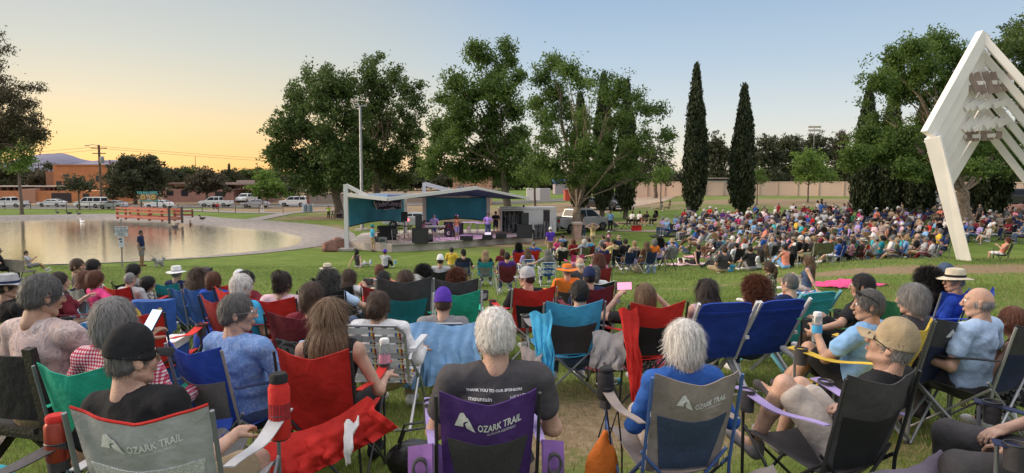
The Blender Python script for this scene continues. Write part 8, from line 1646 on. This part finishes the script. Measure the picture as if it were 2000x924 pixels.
e = empty('duffel_bag',lc_ + Vector((0,.03,.50)),0,'turquoise and black bag in the bottom left corner','bag'); s_ = SDF(.012,.03); s_.ell((0,0,0),(.20,.14,.11)); s_.ell((.12,.02,.03),(.10,.10,.08)); link('bag_body',geo_mesh('bag_body',noisy(s_.mesh(),.02,12),fab('turquoise')),e); mb = MB(); mb.tube([(-.14,0,.08),(-.05,0,.17),(.08,0,.17),(.15,0,.09)],.012,6); mb.build('handle',fab('black'),e)
def phone(S,sd,label,w_=.15,tilt=75,c='turquoise'):
 p = wrist(S,sd); rz_ = S[3]; e = empty('phone',p + Matrix.Rotation(rz_,3,'Z') @ Vector((-.09 * sd * (w_ > .1),.06,.09)),rz_,label,'phone'); M = Matrix.Rotation(R(tilt),3,'X'); mb = MB(); mb.box((0,0,0),(w_,.16 if w_ < .1 else .075,.009),M=M); mb.build('case',BLACKP,e); mb = MB(); mb.box(M @ Vector((0,0,.0055)),(w_ * .92,.15 if w_ < .1 else .068,.002),M=M)
 sm = bpy.data.materials.new('phone_screen'); sm.use_nodes = True; q = sm.node_tree.nodes['Principled BSDF']; q.inputs[0].default_value = (*CL[c],1); q.inputs['Emission Color'].default_value = (*CL[c],1); q.inputs['Emission Strength'].default_value = .6; mb.build('screen',sm,e)
phone(FS,1,'phone with a pale turquoise screen held by the person in the floral shirt',.078,50,'pale blue'); phone(FILM,-1,'phone held up sideways filming the stage, its screen lit pink',.15,82,'pink')
p = wrist(CM,1); e = empty('camera',p + Vector((.03,.08,.06)),R(-20),'black camera held up by the person in the white tee','camera'); mb = MB(); mb.box((0,0,0),(.14,.07,.10)); mb.build('camera_body',BLACKP,e); mb = MB(); mb.lathe([(.035,0),(.04,.1)],(0,.03,0),12,Matrix.Rotation(R(-90),3,'X')); mb.build('lens',GREYM,e)
p = wrist(FILM,-1); mb = MB(); mb.lathe([(.030,-.012),(.031,.012)],(0,0,0),14); tag(mb.build('watch',fab('grey'),None,p - Vector((0,.0,.035)),smooth=True),'grey wristwatch on the raised left arm of the person filming','watch')
b = ground(805,4.0); e = empty('handbag',b,R(10),'black leather handbag on the grass between the red and purple chairs','handbag'); s_ = SDF(.012,.03); s_.ell((0,0,.13),(.17,.09,.13)); s_.ell((.05,0,.10),(.15,.10,.10)); s_.cut((0,0,0),(0,0,1)); s_.cut((0,0,.24),(0,0,-1)); LB = mat('black_leather',(.014,.013,.014),.35,.1,8,.5,18); link('bag_body',geo_mesh('bag_body',noisy(s_.mesh(),.015,10),LB),e)
for y in (-.05,.05): mb = MB(); mb.tube([(-.10,y,.22),(-.06,y,.33),(.06,y,.34),(.11,y,.22)],.008,6); mb.build('handle',LB,e)
b = ground(1142,2.95); b = hold(WW,-1,.1); e = empty('drawstring_bag',b + Vector((-.03,-.12,.02)),0,'bright orange drawstring bag hanging by its cords from the left arm of the taupe chair','bag'); s_ = SDF(.01,.03); s_.ell((0,0,.18),(.11,.08,.18)); s_.ell((.02,0,.08),(.12,.09,.10)); s_.cap((0,0,.30),(.02,0,.42),.05,.02); link('bag_body',geo_mesh('bag_body',noisy(s_.mesh(),.02,14),fab('orange')),e)
e.scale = (.8,.8,.85)
for x in (-.03,.04): mb = MB(); mb.tube([(x,-.03,.40),(x + .05,-.05,.58),(x + .09,0,.30),(x * 3,-.08,.02)],.006,5); mb.build('cord',fab('black'),e)
b = ground(1105,3.0); mb = MB(); mb.box((0,0,.12),(.34,.16,.24)); mb.sheet(lambda u,v: (-.17 + .34 * u,-.085 - .02 * v,.24 + .04 * v),4,2,.004); tag(mb.build('paper_bag',mat('brown_paper',(.30,.14,.07),.9,.1),None,b),'brown paper bag beside the orange drawstring bag','bag')
def blanket(px,py,w_,d_,rz,m,label):
 b = hit(px,py); c_,s2 = math.cos(rz),math.sin(rz)
 def fn(u,v): x = (u - .5) * w_ * (1 + .12 * noise.noise((v * 4,1,px))); y = (v - .5) * d_ * (1 + .15 * noise.noise((u * 4,7,px))); X = b.x + x * c_ - y * s2; Y_ = b.y + x * s2 + y * c_; return Vector((X - b.x,Y_ - b.y,H(X,Y_) - b.z + .03 + .025 * abs(noise.noise((u * 9,v * 7,2))) + .015 * math.sin(u * 22 + v * 8)))
 mb = MB(); mb.sheet(fn,30,20,.01); tag(mb.build('blanket',m,None,b,smooth=True),label,'blanket')
blanket(1648,556,1.25,1.5,.15,fab('hot pink'),'crumpled pink blanket spread on the grass right of the person in the dark tank top'); blanket(1560,577,1.0,.7,.1,patt('blue_white_cloth',[(.05,.2,.45),(.5,.55,.6),(.4,.08,.06)],12),'blue, white and red cloth on the grass under the person in the dark tank top'); blanket(1215,712,1.3,.9,.1,patt('maroon_blanket',[(.22,.02,.04),(.12,.01,.03)],20),'maroon patterned blanket under the red chair of the person filming')
blanket(1345,517,2.0,1.5,.0,fab('pale pink'),'pale pink blanket under the lying child'); blanket(1372,502,1.8,1.2,.0,fab('pink'),'pink and white blanket behind the lying child'); blanket(1300,462,2.2,1.2,0,fab('black'),'dark mat under the stretched-out person in grey')
blanket(1540,505,2.2,1.2,0,fab('light blue'),'light blue cloth under the person in the salmon tank top'); blanket(1440,524,1.8,1.0,0,fab('cream'),'cream cloth under the group right of the stroller')
b = hit(1392,524); e = empty('stroller',b,R(60),'black folded-canopy stroller with silver bars standing on the grass','stroller')
mb = MB(); mb.sheet(lambda u,v: Vector(((u - .5) * .42,-.30 + .62 * v,.98 - .52 * v - .05 * math.sin(3.14 * v))),8,10,.03); mb.build('seat',fab('black'),e,smooth=True); mb = MB(); mb.sheet(lambda u,v: Vector(((u - .5) * .46,-.36 + .30 * math.sin(v * 2.2),.86 + .28 * math.cos(v * 2.2 - .6))),8,8,.01); mb.build('canopy',fab('black'),e,smooth=True); mb = MB(); mb.box((0,.05,.24),(.38,.42,.16)); mb.build('basket',fab('charcoal'),e)
for x in (-.22,.22):
 mb = MB(); mb.tube([(x,-.48,1.08),(x,.02,.50),(x,.40,.08)],.013,7); mb.build('push_bar',POLES,e); mb = MB(); mb.tube([(x,.02,.62),(x,-.28,.08)],.013,7); mb.build('leg',POLES,e)
 for y in (.40,-.28): mb = MB(); mb.lathe([(.04,-.02),(.075,-.02),(.075,.02),(.04,.02)],(x,y,.08),14,Matrix.Rotation(R(90),3,'Y')); mb.build('wheel',BLACKP,e)
b = ground(232,7.6); e = empty('wagon',b,R(4),'low folding wagon covered by a blue and white cloth in the left group','wagon'); mb = MB(); mb.sheet(lambda u,v: Vector(((u - .5) * .95,(v - .5) * .6,.52 + .012 * math.sin(u * 9 + v * 5) - .22 * max(0,1 - v * 7) - .1 * (abs(u - .5) > .46))),26,16,.008); mb.build('cover_cloth',patt('wagon_cloth',[(.52,.56,.62),(.03,.25,.6),(.6,.62,.65)],6),e,smooth=True); mb = MB(); mb.box((0,0,.38),(.85,.5,.22)); mb.build('tub',fab('blue'),e)
for x in (-.36,.36):
 for y in (-.22,.22): mb = MB(); mb.lathe([(.04,-.03),(.09,-.03),(.09,.03),(.04,.03)],(x,y,.09),14,Matrix.Rotation(R(90),3,'X')); mb.build('wheel',BLACKP,e)
 for y in (-.2,.2): mb = MB(); mb.tube([(x,y,.12),(x,y,.3)],.012,6); mb.build('strut',POLEB,e)
mb = MB(); mb.sheet(lambda u,v: Vector((math.cos(u * 6.28) * .20 * v,math.sin(u * 6.28) * .13 * v,.06 * (1 - v * v))),20,5,.01); tag(mb.build('pillow',patt('orange_print',[(.6,.2,.08),(.6,.5,.4),(.5,.12,.05)],18),None,b + Vector((.12,.0,.55)),smooth=True),'orange and white printed cushion on the wagon cloth','cushion')
b = ground(292,6.4); e = empty('cooler_bag',b + Vector((0,0,.48)),R(6),'blue tote with yellow flip-flop shapes, above the red folding chair','bag'); mb = MB(); mb.sheet(lambda u,v: Vector(((u - .5) * .34,-.05 + .02 * math.sin(u * 9),.36 - .30 * v)),10,6,.14); mb.build('bag_body',fab('blue'),e,smooth=True)
for x,a in ((-.09,25),(.09,-25)): mb = MB(); mb.ball((0,0,0),.06,12,(.45,.15,1)); q = mb.build('flip_flop_print',fab('yellow'),e,(x,-.135,.25)); q.rotation_euler = (0,R(a) * -1,0)
g = ground(288,5.6); quad(g,R(4),'red camp chair standing empty behind the white cooler','red',None,K,s=.98); b = ground(327,5.6); e = empty('cooler',b,R(5),'blue cooler box with a white lid right of the empty red chair','cooler'); mb = MB(); mb.box((0,0,.26),(.14,.3,.52)); mb.build('cooler_box',fab('blue'),e); mb = MB(); mb.box((0,0,.55),(.15,.31,.06)); mb.build('lid',fab('white'),e)
e = empty('tote_bag',ground(392,8.2),0,'translucent blue bag on the ground between the blue chairs','bag'); s_ = SDF(.015,.03); s_.ell((0,0,.2),(.14,.1,.2)); s_.cap((0,0,.34),(0,0,.46),.05,.02); s_.cut((0,0,0),(0,0,1)); link('bag_body',geo_mesh('bag_body',noisy(s_.mesh(),.03,9),fab('royal blue')),e); mb = MB(); mb.tube([(-.03,0,.45),(0,0,.56),(.03,0,.45)],.006,5); mb.build('handle',fab('blue'),e)
for px,lab in ((724,'blue and white drink cup on the grass beside the left sitter by the stage'),(772,'blue and white drink cup on the grass beside the right sitter by the stage')): cup(hit(px,516),lab,'light blue',False,.07,.2)
b = hit(1243,451); e = empty('cooler',b,0,'bright red cooler bag on the grass in front of the two white shirts','cooler'); mb = MB(); mb.box((0,0,.2),(.75,.4,.4)); mb.build('cooler_box',fab('red'),e); mb = MB(); mb.box((0,0,.42),(.77,.42,.05)); mb.build('lid',fab('dark red'),e)
b = hit(1222,448); e = empty('camping_table',b,R(10),'small dark roll-top table left of the two white shirts','table'); mb = MB(); mb.box((0,0,.48),(1.1,.6,.03)); mb.build('table_top',fab('black'),e)
for x in (-.5,.5): mb = MB(); mb.bar((x,-.25,0),(-x * .1,.25,.47),.03,.03); mb.build('leg',POLEB,e)
b = hit(1312,500); mb = MB(); mb.ball((0,0,.42),.48,14,(.9,.45,1)); e = empty('round_bag',b,R(20),'blue round bag standing among the chairs by the tripod','bag'); mb.build('bag_body',fab('blue'),e,smooth=True); mb = MB(); mb.tube([(-.15,-.1,.8),(0,-.1,.98),(.15,-.1,.8)],.015,6); mb.build('handle',fab('navy'),e)
b = hit(1302,530); e = empty('camera_tripod',b,0,'black tripod standing at the right end of the dark chairs','tripod'); mb = MB(); mb.tube([(0,0,.6),(0,0,1.05)],.02,7); mb.build('column',POLEB,e)
for a in (10,130,250): mb = MB(); mb.tube([(0,0,.9),(math.cos(R(a)) * .42,math.sin(R(a)) * .42,0)],.018,7); mb.build('leg',POLEB,e)
for px,c,lab in ((1222,'navy','empty dark blue camp chair with a violet bag, left of the tripod'),(1262,'navy','wide empty navy chair behind the tote bags')): g = hit(px,534); quad(g,face(g.x,g.y,5),lab,c,None,POLES)
g = hit(1232,530); e = empty('shoulder_bag',g + Vector((0,-.35,.35)),0,'violet bag hanging on the empty dark blue chair','bag'); s_ = SDF(.02,.03); s_.ell((0,0,.1),(.24,.12,.2)); link('bag_body',geo_mesh('bag_body',noisy(s_.mesh(),.05,7),fab('lavender')),e); mb = MB(); mb.tube([(-.12,0,.28),(0,0,.42),(.12,0,.28)],.012,6); mb.build('strap',fab('lavender'),e)
g = hit(1247,534); e = empty('tote_bag',g,0,'tan and red tote bag on the grass left of the tripod','bag'); s_ = SDF(.02,.03); s_.ell((0,0,.18),(.2,.14,.2)); s_.cut((0,0,0),(0,0,1)); link('bag_body',geo_mesh('bag_body',noisy(s_.mesh(),.04,8),fab('tan')),e); mb = MB(); mb.tube([(-.1,0,.34),(0,0,.5),(.1,0,.34)],.012,6); mb.build('strap',fab('red'),e)
for px,lab in ((1266,'left one of two white and blue tins by the tote bag'),(1277,'right one of two white and blue tins by the tote bag')): cup(hit(px,533),lab,'light blue',False,.09,.26)
b = hit(1203,450); mb = MB(); mb.sheet(lambda u,v: Vector(((u - .5) * .9,-.1 + .5 * v,.30 + .55 * v * (1 - .3 * u))),6,6,.03); e = empty('lounge_chair',b,R(60),'black slanted lounge seat left of the small dark table','chair'); mb.build('seat',fab('black'),e); mb = MB(); mb.bar((-.3,0,0),(.2,.3,.6),.03,.03); mb.build('leg',POLEB,e); mb = MB(); mb.bar((.3,0,0),(.1,.3,.6),.03,.03); mb.build('leg',POLEB,e)
g = hit(1590,522); e = empty('park_bench',g,face(g.x,g.y,0),'khaki fabric bench under the white-haired person in black','bench'); mb = MB(); mb.sheet(lambda u,v: Vector(((u - .5) * .95,-.36 + .1 * v,.80 - .34 * v)),8,5,.015); mb.build('backrest',fab('olive'),e); mb = MB(); mb.box((0,0,.44),(.95,.45,.03)); mb.build('seat',fab('olive'),e)
for x in (-.45,.45):
 for y in (-.28,.25): mb = MB(); mb.tube([(x,y,0),(x,y - .08 * (y < 0),.44 if y > 0 else .82)],.014,6); mb.build('leg',POLES,e)
rw = random.Random(4)
for i in range(14): px,py = rw.uniform(500,1250),rw.uniform(545,640); b = hit(px,py); mb = MB(); mb.sheet(lambda u,v: Vector(((u - .5) * .07,(v - .5) * .05,.035 + .02 * math.sin(u * 6 + v * 4))),4,3,.003); tag(mb.build('litter_scrap',fab('light grey'),None,b),'scrap of pale paper lying on the grass','litter','paper scraps on the lawn')
